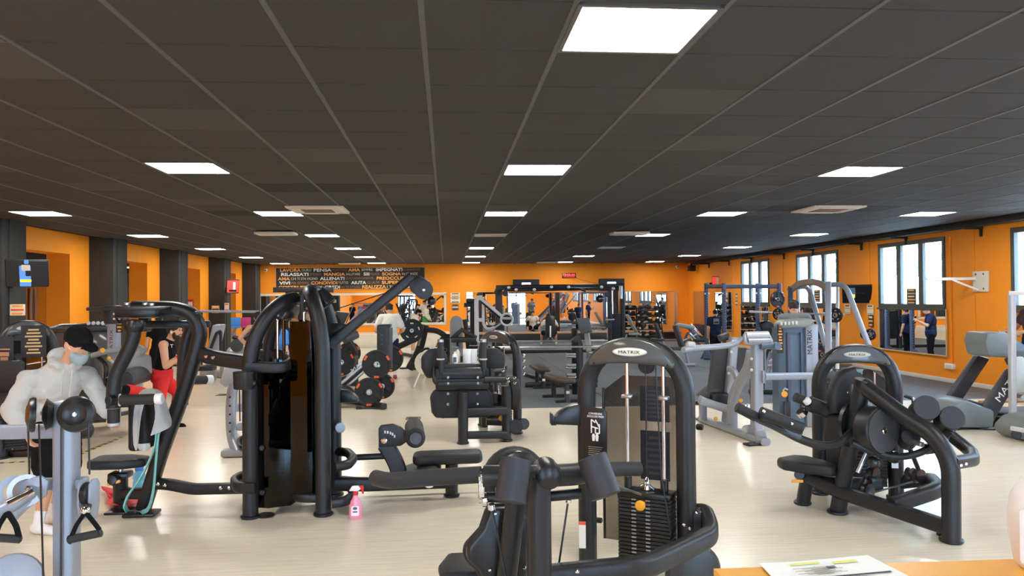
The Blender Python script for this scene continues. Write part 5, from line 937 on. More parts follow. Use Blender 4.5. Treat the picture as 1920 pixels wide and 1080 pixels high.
tube('grip_frame',sr,'silver',[P3(3.983,10.1,1.438),P3(4.308,10.1,1.433),P3(4.315,10,1.324),P3(3.957,10,1.315)],circ(.025,10),.04,closed=True); tube('grip_roll',sr,'silver_light',[P3(3.998,10.1,1.409),P3(4.308,10.1,1.412)],.06); tube('grip_roll',sr,'silver',[P3(3.986,10,1.343),P3(4.294,10,1.346)],.045); tube('side_handle',sr,'bluegrey',[P3(4.161,10,1.284),P3(4.352,10,1.281),P3(4.359,9.9,1.28)],.05)
tube('link_bar',sr,'silver',[P3(4.227,10.1,0.862),P3(4.795,10.5,0.819),P3(5.606,10.9,0.773)],rr(.1,.1,.03)); box('link_flange',sr,'silver',P3(4.198,10.05,0.867),(.03,.12,.17),bev=.01); cyl('floor_pulley',sr,'silver_light',P3(4.075,10.3,0.117),P3(4.073,10.2,0.134),.07); cyl('cable',sr,'black2',P3(4.097,10.2,0.825),P3(4.096,10.2,0.177),.008,n=6); box('seat_carriage',sr,'silver',P3(3.989,11.2,0.33),(.55,.25,.12),rz=-.2,ry=.3,bev=.02); box('seat_post',sr,'black2',P3(4.014,11.2,0.424),(.25,.18,.2),bev=.03); cyl('foot_peg',sr,'black2',P3(3.78,11.6,0.312),P3(3.905,11.5,0.323),.03); box('end_post',sr,'silver',P3(3.87,11.5,0.21),(.1,.12,.28),bev=.02); cyl('yellow_knob',sr,'amber',P3(4.114,10.6,0.477),P3(4.076,10.5,0.491),.03); cyl('yellow_knob',sr,'amber',P3(3.891,11,0.166),P3(3.856,10.9,0.182),.03)
for x,y in ((1374,640),(1371,660),(1366,700),(1374,797),(1409,673),(1409,694)): bolt(sr,W(x,y,10.0 if x>1400 else 10.9),(0,-1,0),.02,'silver_light')
sw=sr
c=P3(5.099,11.2,0.784); prism('shield',sw,'bluegrey',[(-.2,0),(.2,0),(.2,.12),(-.2,.12)],(c.x,c.y,.03),(1,.1,0),(0,1,0),.06,.01); tube('shield_front',sw,'bluegrey',[(c.x-.02,c.y-.02,.04),(c.x-.02,c.y-.02,1.47)],[(-.2,-.1),(-.1,-.15),(.1,-.15),(.2,-.1),(.2,.12),(-.2,.12)],up=(0,1,0)); tube('shield_ridge',sw,'navy',[(c.x-.1,c.y-.2,.2),(c.x-.1,c.y-.2,1.4)],rr(.05,.05,.015)); tube('shield_ridge',sw,'navy',[(c.x+.1,c.y-.18,.2),(c.x+.1,c.y-.18,1.4)],rr(.03,.05,.01))
c2=P3(5.38,11.15,0.784); box('side_column',sw,'silver',(c2.x,c2.y,.76),(.2,.24,1.52),bev=.03); text('lettering',sw,'ink','MATRIX',P3(5.332,11.02,1.26),(0,0,1),(-1,0,0),w=.36,h=.075)
prism('top_cap',sw,'grey_light',[(-.24,-.07),(.18,-.06),(.28,.05),(.2,.07),(-.16,.05),(-.24,.0)],P3(5.089,11.05,1.537),(1,0,0),uz,.3,.04,3)
for k in range(5): box('cap_rib',sw,'silver_light',W(1465+k*7,606.5-k*.3,10.87),(.035,.02,.05),bev=.006)
notice(sw,P3(4.877,11,1.315),(1,0,0),uz,.09,.42,8); box('slot',sw,'black2',P3(4.958,10.98,0.223),(.1,.02,.35),bev=.01); cyl('slot_knob',sw,'amber',P3(4.908,10.95,0.508),P3(4.863,10.85,0.521),.045); tube('pin_loop',sw,'silver_light',[P3(4.862,10.9,0.562),P3(4.895,10.9,0.6),P3(4.935,10.9,0.576)],.012)
tube('guard_loop',sw,'silver',[P3(5.365,10.9,0.847),P3(5.575,10.9,0.828),P3(5.623,10.9,0.773),P3(5.573,10.9,0.712),P3(5.363,10.9,0.707)],.05,.08)
# navy power rack
pr=thing('power_rack','navy perforated power rack by the far right wall mirrors','rack',(8.8,22.5,0))
for px,Y in ((1324,23.4),(1357,22),(1420,23),(1461,21.8)):
    top=W(px,531,Y); tube('upright',pr,'navy',[(top.x,top.y,0),top],rr(.11,.11,.02)); bm=bmesh.new()
    for k in range(24): boxbm(bm,(top.x,top.y-.056,.3+k*.078),(.04,.01,.032))
    fin(bm,'holes','black2',pr,0,'stuff'); prism('foot',pr,'navy',[(-.24,0),(.24,0),(.09,.3),(-.09,.3)],(top.x,top.y-.07,.01),(1,0,0),uz,.03,.006); 
    for dx in (-.06,.06): bolt(pr,(top.x+dx,top.y-.06,2.02),(0,-1,0),.03,'silver_light')
for a,b,Y1,Y2 in ((1324,1357,23.4,22),(1357,1461,22,21.8),(1324,1420,23.4,23),(1420,1461,23,21.8)): bar('cross_member',pr,'navy',W(a,537,Y1),W(b,537,Y2),.09,.12)
bar('floor_member',pr,'navy',P3(7.811,23.052,0.05),P3(9.792,21.853,0.05),.1,.1); cyl('plate_peg',pr,'steel',P3(9.64,22,1.853),P3(9.29,21.2,1.857),.03)
wplate(P3(9.468,21.5,1.84),'large plate hung high on the navy rack before the middle window','plates on the navy rack',.2,.24)
# smith machine
sm=thing('smith_machine','silver smith machine with bent top tubes, behind the selector tower','rack',(8.7,16.3,0))
tube('upright',sm,'silver',[P3(6.4,12.587,0),P3(8.072,15.8,2.175)],rr(.12,.14,.02)); tube('upright',sm,'navy',[P3(6.071,13.289,0),P3(7.699,16.8,2.1)],rr(.11,.12,.02)); tube('rear_upright',sm,'silver_light',[P3(7.402,14.197,0),P3(8.796,16.8,2.164)],rr(.07,.07,.02)); tube('rear_upright',sm,'silver_light',[P3(6.876,14.689,0),P3(8.166,17.4,2.104)],rr(.06,.06,.02))
tube('arched_top',sm,'brass_grey',[P3(7.673,16.8,2.041),P3(7.805,16.6,2.204),P3(7.929,16.5,2.236),P3(8.025,16.2,2.229),P3(8.11,15.9,2.086)],rr(.1,.14,.03),.2)
for P in ([P3(8.073,17.2,2.139),P3(8.12,16.9,2.147),P3(8.06,16.6,2.036),P3(7.894,15.6,0.869)],[P3(8.301,16.2,2.169),P3(8.461,16,2.176),P3(8.43,15.7,2.081),P3(8.313,15,1.384),P3(8.224,14.5,0.933)]): tube('bent_tube',sm,'silver',P,circ(.055,12),.3)
for k in range(10): cyl('rung',sm,'black2',W(1481,556+k*8,16.7),W(1486,556+k*8,16.6),.03,n=8)
cyl('plate_peg',sm,'silver_light',P3(8.399,15,1.147),P3(8.6,14.9,1.149),.035); bar('base_beam',sm,'silver',P3(6.599,14.165,0.05),P3(6.238,12.144,0.05),.12,.1)
bb=barbell('loaded barbell across the silver smith machine',P3(6.662,16.6,1.594),P3(8.31,15.6,1.527),.02)
for px,py,Y,l,r in ((1459,589,16.1,'left plate on the smith machine barbell',.13),(1567,591,15.6,'right near plate on the smith machine barbell',.155),(1562,592,15.75,'right inner plate on the smith machine barbell',.14),(1632,627,14.9,'small plate on the low peg of the bent silver tube',.115),(1622,627,15.05,'inner small plate on the low peg of the bent silver tube',.1)): wplate(W(px,py,Y),l,'plates on the smith machine',-1.0,r,False)
pt_=thing('plate_tree','black plate tree loaded with plates beside the smith machine upright','rack',P3(7.448,15.032,0)); c=P3(8.454,17,0.168); box('post',pt_,'black',(c.x,c.y,.6),(.1,.1,1.2),bev=.02); box('base',pt_,'black',(c.x,c.y,.03),(.6,.5,.06),bev=.02); bar('peg',pt_,'steel',(c.x-.3,c.y,.9),(c.x+.3,c.y,.9),.05,.05)
for k,(px,py,l) in enumerate(((1536,640,'upper plate on the plate tree behind the smith machine'),(1540,665,'lower plate on the plate tree behind the smith machine'))): wplate(W(px,py,16.9),l,'plates on the plate tree',.3,.25)
cv=thing('curved_back_machine','black machine with curved padded back, left of the selector tower','machine',(7.3,17,0))
tube('padded_back',cv,'black2',[P3(7.104,17,1.203),P3(7.229,17,1.25),P3(7.339,17,1.128),P3(7.398,17,0.849)],rr(.3,.14,.05),.3,up=(0,1,0)); tube('frame',cv,'black',[P3(6.306,15.213,0),P3(7.246,17,0.671),P3(7.374,17,0.91)],.05); bar('link',cv,'silver_light',P3(6.893,17,0.315),P3(7.431,17,0.523),.05,.05); post(cv,P3(6.379,15.201,0),P3(7.152,17,1.094),.05); bar('link',cv,'steel',P3(6.762,17.2,0.396),P3(7.241,17,0.309),.06,.06); bar('floor_beam',cv,'black',P3(5.941,14.855,0.05),P3(6.5,14.766,0.05),.14,.1); bar('slant_tube',cv,'silver_light',P3(6.861,16,0.291),P3(7.005,16,0.573),.06,.06)

# ---------------------------------------------------------------- treadmills
def slab(name,par,mt,P,th,bev=.02): # side profile in the x,z plane through given points, extruded along y
    P=[Ve(p) for p in P]; o=P[0]; return prism(name,par,mt,[(p.x-o.x,p.z-o.z) for p in P],(o.x,P[0].y,o.z),(1,0,0),(0,0,1),th,bev)
tr=thing('treadmill','grey treadmill with broad lettered uprights beside the right wall','treadmill',(8.2,11.1,0))
def prof(pts,Y): return [W(x,y,Y) for x,y in pts]
slab('motor_hood',tr,'hood_grey',prof([(1751,797),(1756,772),(1772,750),(1794,748),(1842,765),(1840,797)],10.75),.55,.05); slab('hood_top',tr,'grey_pad',prof([(1765,753),(1790,744),(1842,758),(1840,768),(1790,751)],11.0),.7,.02)
text('lettering',tr,'white','MATRIX',P3(7.308,10.5,0.236),(1,0,-.22),(.22,0,1),w=.36,h=.06)
box('deck',tr,'grey_pad',P3(8.698,11,0.1)+Ve((.3,0,-.02)),(2.0,.8,.16),bev=.03); box('belt',tr,'rubber',P3(8.699,11,0.196)+Ve((.3,0,.0)),(1.9,.55,.02),bev=.004); box('side_step',tr,'wood_rail',P3(8.797,11.4,0.27)+Ve((.3,0,0)),(1.7,.1,.04),bev=.01)
for pts,Y in (([(1771,750),(1798,752),(1852,672),(1829,665)],11.5),([(1818,799),(1850,803),(1918,690),(1889,692)],10.6)): slab('upright',tr,'hood_dark',prof(pts,Y),.14,.03)
text('lettering',tr,'white','MATRIX',P3(8.05,10.5,0.664),(.62,0,.8),(-.8,0,.62),w=.62,h=.1)
slab('console',tr,'hood_grey',prof([(1826,640),(1830,622),(1866,622),(1886,635),(1900,648),(1940,661),(1940,676),(1898,671),(1855,668),(1832,667)],10.9),.5,.05); slab('console_tray',tr,'bluegrey',prof([(1860,622),(1892,643),(1930,657),(1926,662),(1888,648),(1858,630)],11.0),.6,.02); tube('handrail',tr,'hood_dark',[P3(8.109,10.6,1.007),P3(8.156,10.6,0.913),P3(8.394,10.6,0.863)],.05,.05)
tube('power_cord',tr,'black2',[P3(7.267,11.113,0.01),P3(7.476,11.499,0.01),P3(6.944,10.586,0.01),P3(7.46,10.746,0.01),P3(7.649,10.444,0.01),P3(8.04,10.481,0.01)],.012,.2); ell('hood_stud',tr,'silver_light',P3(6.963,10.5,0.244),(.03,.02,.02))
t2=thing('treadmill','second treadmill, only its grey front corner in view at the right edge','treadmill',(8.6,9.7,0))
slab('motor_hood',t2,'hood_grey',prof([(1897,812),(1900,800),(1918,782),(1960,778),(2000,800),(1998,822),(1910,824)],9.7),.75,.05); cyl('roller',t2,'black2',P3(7.29,9.4,0.133),P3(7.212,9.3,0.152),.06); box('deck',t2,'grey_pad',P3(8.691,9.7,0.111),(1.4,.8,.14),bev=.03); slab('upright',t2,'hood_dark',prof([(1960,800),(1985,803),(2060,690),(2035,688)],9.4),.14,.03); box('front_label',t2,'white',P3(7.278,9.3,0.212),(.05,.01,.04),bev=.004)
tw=thing('hand_towel','cream towel hanging on the treadmill handrail at the right edge','towel',P3(8.204,10.5,0.607)); prism('cloth',tw,'off_white',[(-.08,.3),(.08,.3),(.22,.05),(.3,-.2),(-.05,-.22),(-.12,-.05)],P3(8.135,10.45,0.744),(1,0,0),uz,.05,.02)
pn=thing('partition_frame','white framed clear partition with pinned notices at the right edge','partition',P3(8.128,10.574,0)); q=P3(7.854,10.2,0.833)
tube('post',pn,'silver_light',[(q.x,q.y,0),P3(7.874,10.2,1.949)],rr(.08,.08,.015)); bar('top_rail',pn,'white',P3(7.835,10.2,1.95),P3(8.937,9.2,1.962),.06,.06); tube('post',pn,'silver_light',[P3(8.429,8.718,0),P3(8.937,9.2,1.962)],rr(.08,.08,.015)); bar('bottom_rail',pn,'silver_light',P3(6.878,8.947,0.3),P3(7.132,7.377,0.3),.05,.05)
a=P3(7.874,10.2,1.949); b=P3(8.937,9.2,1.962); d=(b-a); d.z=0; L=d.length; prism('pane',pn,'plexi',[(0.03,-1.55),(L-.03,-1.55),(L-.03,-.03),(.03,-.03)],a,d,uz,.008,0)
nb=d.cross(uz).normalized()
for k,(x,z,w_,h_) in enumerate(((.16,-.19,.14,.07),(.16,-.27,.14,.06),(.15,-.5,.22,.3))): o=notice(pn,a+d.normalized()*(.1+x)+uz*z+Ve((0,-.01,0)),d,uz,w_,h_,5,'notice',False)

# ---------------------------------------------------------------- wall things
def tv(lab,c,rz,w,h,art,tilt=0.12,arm=None):
    t=thing('wall_tv',lab,'television',c); c=Ve(c); n=Ve((math.sin(rz),-math.cos(rz),0)); u=Ve((math.cos(rz),math.sin(rz),0)); v=Ve((0,0,math.cos(tilt)))+n*math.sin(tilt)
    prism('bezel',t,'black2',rr(w,h,.02),c,u,v,.06,.012); nn=u.cross(v).normalized(); prism('screen',t,'scr_dark',rr(w*.95,h*.92,.008),c+nn*.031,u,v,.006,.001,1)
    for k,(x,y,ww,hh,m) in enumerate(art): prism('screen_image',t,m,rr(ww*w,hh*h,.01),c+nn*(.035+.001*k)+u*x*w+v*y*h,u,v,.003,0)
    if arm: tube('arm',t,'black2',[c-nn*.03,Ve(arm)],rr(.05,.06,.01)); box('wall_plate',t,'black2',arm,(.12,.12,.2),bev=.01)
    return t
A1=[(-.04,-.1,.26,.75,'scr_blue'),(-.02,.2,.2,.22,'off_white'),(.0,.42,.1,.14,'scr_blue'),(.03,0,.12,.2,'hair'),(-.03,-.27,.26,.1,'scr_yellow')]
tv('television on a tilted mount on the leftmost charcoal column, showing a figure on blue',P3(-7.131,13.9,2.444),.3,.64,.47,A1,.2,(-7.86,14.75,2.3))
tv('small television on a far left column, showing a red picture',P3(-7.536,28.2,2.437),.6,.45,.5,[(0,0,.9,.85,'scr_red'),(.1,.0,.2,.6,'off_white'),(0,-.3,.6,.15,'scr_dark')],.1,(-7.86,28.6,2.3))
A2=[(0,.02,.34,.42,'scr_white'),(0,.0,.3,.14,'scr_red'),(.05,-.05,.16,.2,'ink'),(0,-.36,.32,.06,'scr_white')]
tv('left television above the back mirror, over the cable cage',(3.55,YB-.12,2.5),0,1.18,.52,A2,.05); tv('right television above the back mirror, at the cable cage end',(7.4,YB-.12,2.5),0,1.18,.54,A2,.05)
tv('television angled out from the right wall between two windows',P3(10.69,19.4,1.971),-.55,.72,.5,[(-.15,.1,.2,.5,'bluegrey'),(-.12,-.1,.1,.2,'scr_yellow'),(.1,.05,.3,.02,'bluegrey')],.3,(10.9,19.9,2.0))
tv('small television in the far right corner showing a red picture',P3(10.947,30.5,2.548),-.4,.46,.4,[(0,0,.95,.9,'scr_red'),(0,0,.2,.7,'off_white')],.12,(10.9,31.2,2.4))
ck=thing('wall_clock','red digital clock high on the orange back wall','clock',(5.49,YB-.02,2.92)); box('case',ck,'black2',(5.49,YB-.04,2.92),(.62,.06,.22),bev=.01); text('digits',ck,'led','13:02:05',(5.49,YB-.072,2.945),(1,0,0),uz,w=.54,h=.1,fat=.01); bm=bmesh.new()
for k in range(9): boxbm(bm,(5.25+.06*k,YB-.072,2.855),(.03 if k%2 else .012,.003,.025))
fin(bm,'date_segments','led',ck,0,'stuff')
tube('wire',ck,'sign_grey',[(5.8,YB-.01,2.83),(6.1,YB-.01,2.7),(6.8,YB-.01,2.55)],.008)
def camd(lab,c,wall):
    t=thing('security_camera',lab,'camera',c); c=Ve(c); box('mount',t,'white',c,(.1,.1,.08),bev=.02); ell('lens_ball',t,'white',c+Ve(wall)*.12-uz*.02,(.07,.07,.07)); ell('lens',t,'black2',c+Ve(wall)*.18-uz*.03,(.03,.03,.03)); return t
camd('white security camera at the left end of the word mural',(-7.75,YB-.06,3.25),(0,-1,0)); camd('white security camera in the far right ceiling corner',(10.4,YB-.1,3.3),(0,-1,0))
t=thing('wall_speaker','small black speaker under the ceiling beam in the far right corner','speaker',P3(10.681,33,3.164)); box('case',t,'black2',P3(10.681,33,3.164),(.28,.25,.26),rz=.4,bev=.03); box('grille',t,'ink',P3(10.609,32.85,3.158),(.2,.02,.2),rz=.4,bev=.01); box('bracket',t,'black2',P3(10.659,33,3.304),(.06,.06,.18),bev=.01)
def sign(lab,c,ux,w,h,cols,cat='notice',nm='wall_notice'):
    t=thing(nm,lab,cat,c); c=Ve(c); ux=Ve(ux).normalized(); nn=ux.cross(uz)
    prism('board',t,cols[0],rr(w,h,.005,1),c,ux,uz,.012,.002,1); m=len(cols)-1
    for k in range(m):
        prism('band',t,cols[k+1],rr(w*(.86 if k%2 else .7),h/m*.5,.003,1),c+nn*.008+uz*(h*.5-h*(k+.5)/m),ux,uz,.004,.0005,1)
    return t
R=(0,-1,0)
for px,py,w_,h_,cols,l in ((1381,555,.26,.2,('sign_tan','ink','off_white','sign_grey'),'upper notice between the far mirrors on the right wall'),(1381,568,.26,.2,('sign_tan','ink','off_white','ink'),'lower notice between the far mirrors on the right wall'),(1589,580,.3,.26,('off_white','ink','sign_tan','off_white','sign_tan'),'notice under the angled television on the right wall'),(1632,581,.3,.26,('off_white','ink','sign_tan','off_white','sign_tan'),'notice left of the nearest full window, upper of two'),(1633,602,.22,.3,('ink','off_white','amber','sign_tan'),'dark notice left of the nearest wall mirror, lower of two')):
    c=W(px,py,20); d=Ve((c.x,c.y,c.z-1.95)); d*= (XR-.02)/d.x; sign(l,(d.x,d.y,d.z+1.95),R,w_,h_,cols)
for px,py,l in ((1532,555,'dark poster stuck on the pane of the middle window'),(1709,556,'dark poster stuck on the pane of the nearest full window')):
    c=W(px,py,20); d=Ve((c.x,c.y,c.z-1.95)); d*=(XR-.04)/d.x; sign(l,(d.x,d.y,d.z+1.95),R,.36,.36,('ink','amber','sign_tan','off_white','amber','sign_tan'))
for y,cols,l in ((2.08,('off_white','ink','sign_tan','sign_grey'),'top notice between the stage mirror and cable cage mirror'),(1.85,('off_white','sign_grey','off_white','ink'),'middle notice between the stage mirror and cable cage mirror'),(1.55,('sign_grey','ink','off_white','ink'),'dark lower notice between the stage mirror and cable cage mirror')): sign(l,(.4,YB-.02,y),(1,0,0),.42 if y>1.6 else .3,.2 if y>1.6 else .26,cols)
for x,l in ((4.65,'left'),(5.6,'middle'),(6.5,'right')): sign('%s pale notice strip over the back mirror between the televisions'%l,(x,YB-.02,2.3),(1,0,0),.4,.13,('sign_tan','off_white','sign_grey'))
L_=(0,1,0)
for px,py,Y,w_,h_,cols,l in ((33,581,14.6,.26,.2,('off_white','amber','label_orange','amber'),'orange and white sign on the leftmost charcoal column'),(346,577,23.6,.2,.14,('sign_tan','ink'),'small tan notice on the third charcoal column'),(404,580,28.2,.26,.26,('sign_tan','off_white','ink','sign_tan'),'tan notice on the fourth charcoal column face'),(425,576,28.3,.16,.3,('off_white','label_orange','off_white','label_orange'),'red and white notice beside the small left television'),(357,570,25.8,.2,.3,('red','off_white'),'red fire equipment sign inside the third portal')):
    sign(l,W(px,py,Y),(1,.0,0),w_,h_,cols)
t=thing('wall_poster','tall photograph poster of two legs in the side room','poster',P3(-8.353,16.5,1.886)); c=P3(-10.124,20,1.898); c=Ve((-13.08,c.y*13.08/-c.x*(1),0)); 
d=P3(-10.124,20,1.898)-Ve((0,0,1.95)); d*=13.06/-d.x; c=d+Ve((0,0,1.95)); t.location=c
prism('sheet',t,'sign_grey',rr(.5,1.0,.01,1),c,L_,uz,.02,.002,1)
for s in (-1,1): tube('printed_leg',t,'skin',[c+Ve((.015,s*.14,-.5)),c+Ve((.015,s*.16,-.1)),c+Ve((.015,s*.12,.5))],[(.07,-.004),(.07,.004),(-.07,.004),(-.07,-.004)],up=(1,0,0))
d=P3(-7.836,20,2.168)-Ve((0,0,1.95)); d*=13.06/-d.x; c=d+Ve((0,0,1.95)); t=thing('wall_poster','grey photograph poster of an athlete in the side room','poster',c); prism('sheet',t,'grey_light',rr(1.6,1.7,.01,1),c,L_,uz,.02,.002,1); prism('printed_figure',t,'silver_light',[(-.2,-.6),(.1,-.5),(.05,0),(.3,.4),(.1,.6),(-.15,.2),(-.3,.0)],c+Ve((.014,0,0)),L_,uz,.006,0)
t=thing('side_counter','white counter block in the side room behind the leftmost column','counter',(-11.6,19.6,0)); box('body',t,'white',(-11.6,19.8,.8),(.8,1.4,1.6),bev=.02); box('top',t,'off_white',(-11.6,19.8,1.62),(.9,1.5,.05),bev=.01)
br=thing('wall_bracket','white steel bracket arm on the right wall between two windows','bracket',(XR-.02,15.1,2.2)); box('plate',br,'off_white',(XR-.02,15.05,2.2),(.03,.46,.42),bev=.006); bar('arm',br,'white',(XR-.03,15.2,2.26),(XR-1.0,15.35,2.26),.05,.06); bar('strut',br,'white',(XR-.03,15.1,2.02),(XR-.5,15.25,2.24),.03,.04)
for z in (2.05,2.35): bolt(br,(XR-.04,14.95,z),(-1,0,0),.02,'sign_grey'); bolt(br,(XR-.04,15.18,z),(-1,0,0),.02,'sign_grey')
d=P3(10.215,15,0.472)-Ve((0,0,1.95)); d*=(XR-.03)/d.x; c=d+Ve((0,0,1.95)); t=thing('socket_box','small white double socket low on the orange right wall','socket',c); box('case',t,'white',c,(.06,.3,.12),bev=.015); box('face',t,'off_white',c+Ve((-.032,0,0)),(.01,.2,.07),bev=.004); cyl('conduit',t,'orange',(XR-.02,c.y-.05,c.z+.06),(XR-.02,c.y-.05,3.2),.015,n=8)
t=thing('barbell_rail','long pale rail across the columns at the far left','rail',P3(-6.667,24,1.612)); bar('rail',t,'silver',P3(-5.833,19,1.694),P3(-4.471,19,1.667),.04,.06)
for px in (378,482): tube('rail_post',t,'black',[G(px,705),W(px,584,19)],rr(.05,.05,.01))
# ---------------------------------------------------------------- things on the floor
tp=thing('hazard_tape','yellow and black hazard tape line on the pale floor behind the hoodie man','tape',P3(-4.669,10.881,0))
def tape(a,b,n):
    a=Ve(a);b=Ve(b)
    for k in range(n):
        p=a.lerp(b,k/n); q=a.lerp(b,(k+1)/n); bar('tape_strip',tp,'black2' if k%2 else 'tape_yellow',p+uz*.003,q+uz*.003,.05,.004,bev=.001)
mat('tape_yellow',(214,190,60),.5)
tape(P3(-4.676,10.082,0),P3(-4.645,11.56,0),18); tape(P3(-5.57,9.884,0),P3(-5.023,9.968,0),10)
for px,py,l in ((775,784,'dark metal floor plate behind the knee roller'),(418,740,'dark metal floor plate near the silver curved post')): t=thing('floor_plate',l,'floor plate',G(px,py)); box('plate',t,'sign_grey',G(px,py,.004),(.24,.28,.008),bev=.002); box('insert',t,'ink',G(px,py,.009),(.14,.18,.004),bev=.001); 
def lath(nm,par,mt,c,prof,n=22): c=Ve(c); return lathe(nm,par,mt,c,c+uz,prof,n)
c=P3(-0.816,7.012,0); sb=thing('spray_bottle','pink cleaner spray bottle with red and white trigger on the floor before the towers','bottle',c)
bm=bmesh.new(); prof=[(0,.052,.036),(.012,.058,.04),(.1,.056,.038),(.15,.046,.034),(.185,.024,.022),(.215,.02,.02)]
rg=[[bm.verts.new(c+Ve((a*math.cos(2*math.pi*i/24),b*math.sin(2*math.pi*i/24),z+.001))) for i in range(24)] for z,a,b in prof]
for A_,B_ in zip(rg,rg[1:]):
    for i in range(24): bm.faces.new((A_[i],A_[(i+1)%24],B_[(i+1)%24],B_[i]))
bm.faces.new(rg[0][::-1]); bm.faces.new(rg[-1]); fin(bm,'body',sb and 'pink_body',sb)
prism('label',sb,'white',rr(.07,.085,.012),c+Ve((0,-.042,.075)),(1,0,0),(0,.08,1),.006,.002); prism('label_badge',sb,'navy',circ(.02,16,.012),c+Ve((0,-.046,.1)),(1,0,0),(0,.08,1),.004,0); box('label_band',sb,'pink',c+Ve((0,-.046,.07)),(.04,.003,.012),bev=0); cyl('collar',sb,'red',c+uz*.205,c+uz*.24,.024)
prism('trigger_head',sb,'white',[(-.06,.0),(.02,-.005),(.05,.02),(.03,.045),(-.03,.045)],c+Ve((0,0,.245)),(1,0,0),uz,.035,.01); prism('trigger',sb,'red',[(.02,.0),(.05,.02),(.075,.015),(.07,-.005),(.075,-.04),(.06,-.045),(.05,-.01)],c+Ve((0,0,.26)),(1,0,0),uz,.02,.005); prism('nozzle',sb,'red',[(.03,.02),(.07,.025),(.07,.045),(.03,.045)],c+Ve((0,0,.245)),(1,0,0),uz,.026,.005)
c=P3(-0.819,25.42,0); t=bottle('small pink spray bottle on the floor by the plate loaded machine',c,.34,'pink_body','white',.08); box('trigger',t,'white',Ve(c)+Ve((.04,0,.28)),(.12,.04,.05),bev=.01)
c=P3(-3.15,8.269,0); t=thing('water_bottle','translucent blue water bottle on the red cloth under the chest fly seat','bottle',c)
lath('body',t,'blue_plastic',c,[(0,.012),(.055,.012),(.062,.025),(.06,.1),(.052,.115),(.06,.13),(.058,.17),(.036,.205),(.034,.215),(0,.215)]); lath('cap',t,'blue',c,[(0,.213),(.04,.213),(.042,.22),(.042,.25),(.036,.258),(0,.258)]); cyl('cap_top',t,'blue',Ve(c)+uz*.255,Ve(c)+uz*.275,.02)
# cloth sheets
def sheet(name,par,mt,rows,th=.008,k=4):
    m=len(rows); n=len(rows[0]); bm=bmesh.new(); rows=[smooth(r,k) for r in rows]; cols=[smooth([r[j] for r in rows],k) for j in range(len(rows[0]))]
    V=[[bm.verts.new(p) for p in c_] for c_ in cols]
    for i in range(len(V)-1):
        for j in range(len(V[0])-1): bm.faces.new((V[i][j],V[i+1][j],V[i+1][j+1],V[i][j+1]))
    bmesh.ops.recalc_face_normals(bm,faces=bm.faces); bmesh.ops.solidify(bm,geom=bm.faces[:],thickness=th); return fin(bm,name,mt,par,80)
tw=thing('gym_towel','pale grey towel draped over the chest fly back pad','towel',P3(-2.631,7.2,1.015))
sheet('cloth',tw,'towel',[[P3(-2.761,7.12,0.685),P3(-2.766,7.12,0.841),P3(-2.752,7.12,1.005),P3(-2.736,7.2,1.136),P3(-2.681,7.3,1.157),P3(-2.659,7.45,1.109),P3(-2.662,7.55,1.017)],[P3(-2.727,7.1,0.641),P3(-2.717,7.1,0.819),P3(-2.708,7.1,0.993),P3(-2.69,7.15,1.127),P3(-2.621,7.2,1.163),P3(-2.569,7.3,1.106),P3(-2.547,7.4,0.912)],[P3(-2.684,7.06,0.895),P3(-2.683,7.06,0.965),P3(-2.674,7.06,1.035),P3(-2.653,7.1,1.123),P3(-2.578,7.12,1.162),P3(-2.526,7.14,1.106),P3(-2.46,7.2,0.844)],[P3(-2.621,7.05,1.119),P3(-2.616,7.05,1.124),P3(-2.607,7.05,1.128),P3(-2.58,7.05,1.151),P3(-2.54,7.04,1.156),P3(-2.497,7.02,1.037),P3(-2.465,7.08,0.817)],[P3(-2.586,7.03,1.037),P3(-2.586,7.03,1.047),P3(-2.582,7.03,1.056),P3(-2.569,7.02,1.094),P3(-2.544,7,1.078),P3(-2.524,6.98,0.927),P3(-2.56,6.98,0.78)]])
sheet('hanging_fold',tw,'towel',[[P3(-2.713,7.1,0.693),P3(-2.701,7.08,0.668),P3(-2.692,7.08,0.644)],[P3(-2.657,7.06,0.694),P3(-2.641,7.04,0.665),P3(-2.636,7.04,0.642)],[P3(-2.618,7.1,0.69),P3(-2.606,7.08,0.666),P3(-2.624,7.08,0.643)]])
rb=thing('resistance_band','pale teal resistance band looped from the chest fly pad to the floor','band',P3(-2.851,7.494,0))
tube('band',rb,'teal',[P3(-2.554,7.1,0.801),P3(-2.563,7.1,0.675),P3(-2.618,7.1,0.536),P3(-2.693,7.08,0.378),P3(-2.8,7.1,0.246),P3(-2.832,7.1,0.153),P3(-2.916,7.393,0.015),P3(-2.793,7.343,0.015),P3(-2.624,7.1,0.114),P3(-2.575,7.08,0.281),P3(-2.549,7.06,0.542),P3(-2.526,7.06,0.789)],rr(.04,.014,.004),.12)
rc=thing('red_cloth','crumpled red cloth on the floor under the chest fly seat','cloth',P3(-3.207,7.978,0)); rd=random.Random(4)
sheet('cloth',rc,'red',[[G(192+i*11+rd.uniform(-4,4)+j*3,918+j*7.5+rd.uniform(-2,2)-abs(i-2)*1.5,.02+rd.uniform(0,.07)) for i in range(6)] for j in range(5)],.01)
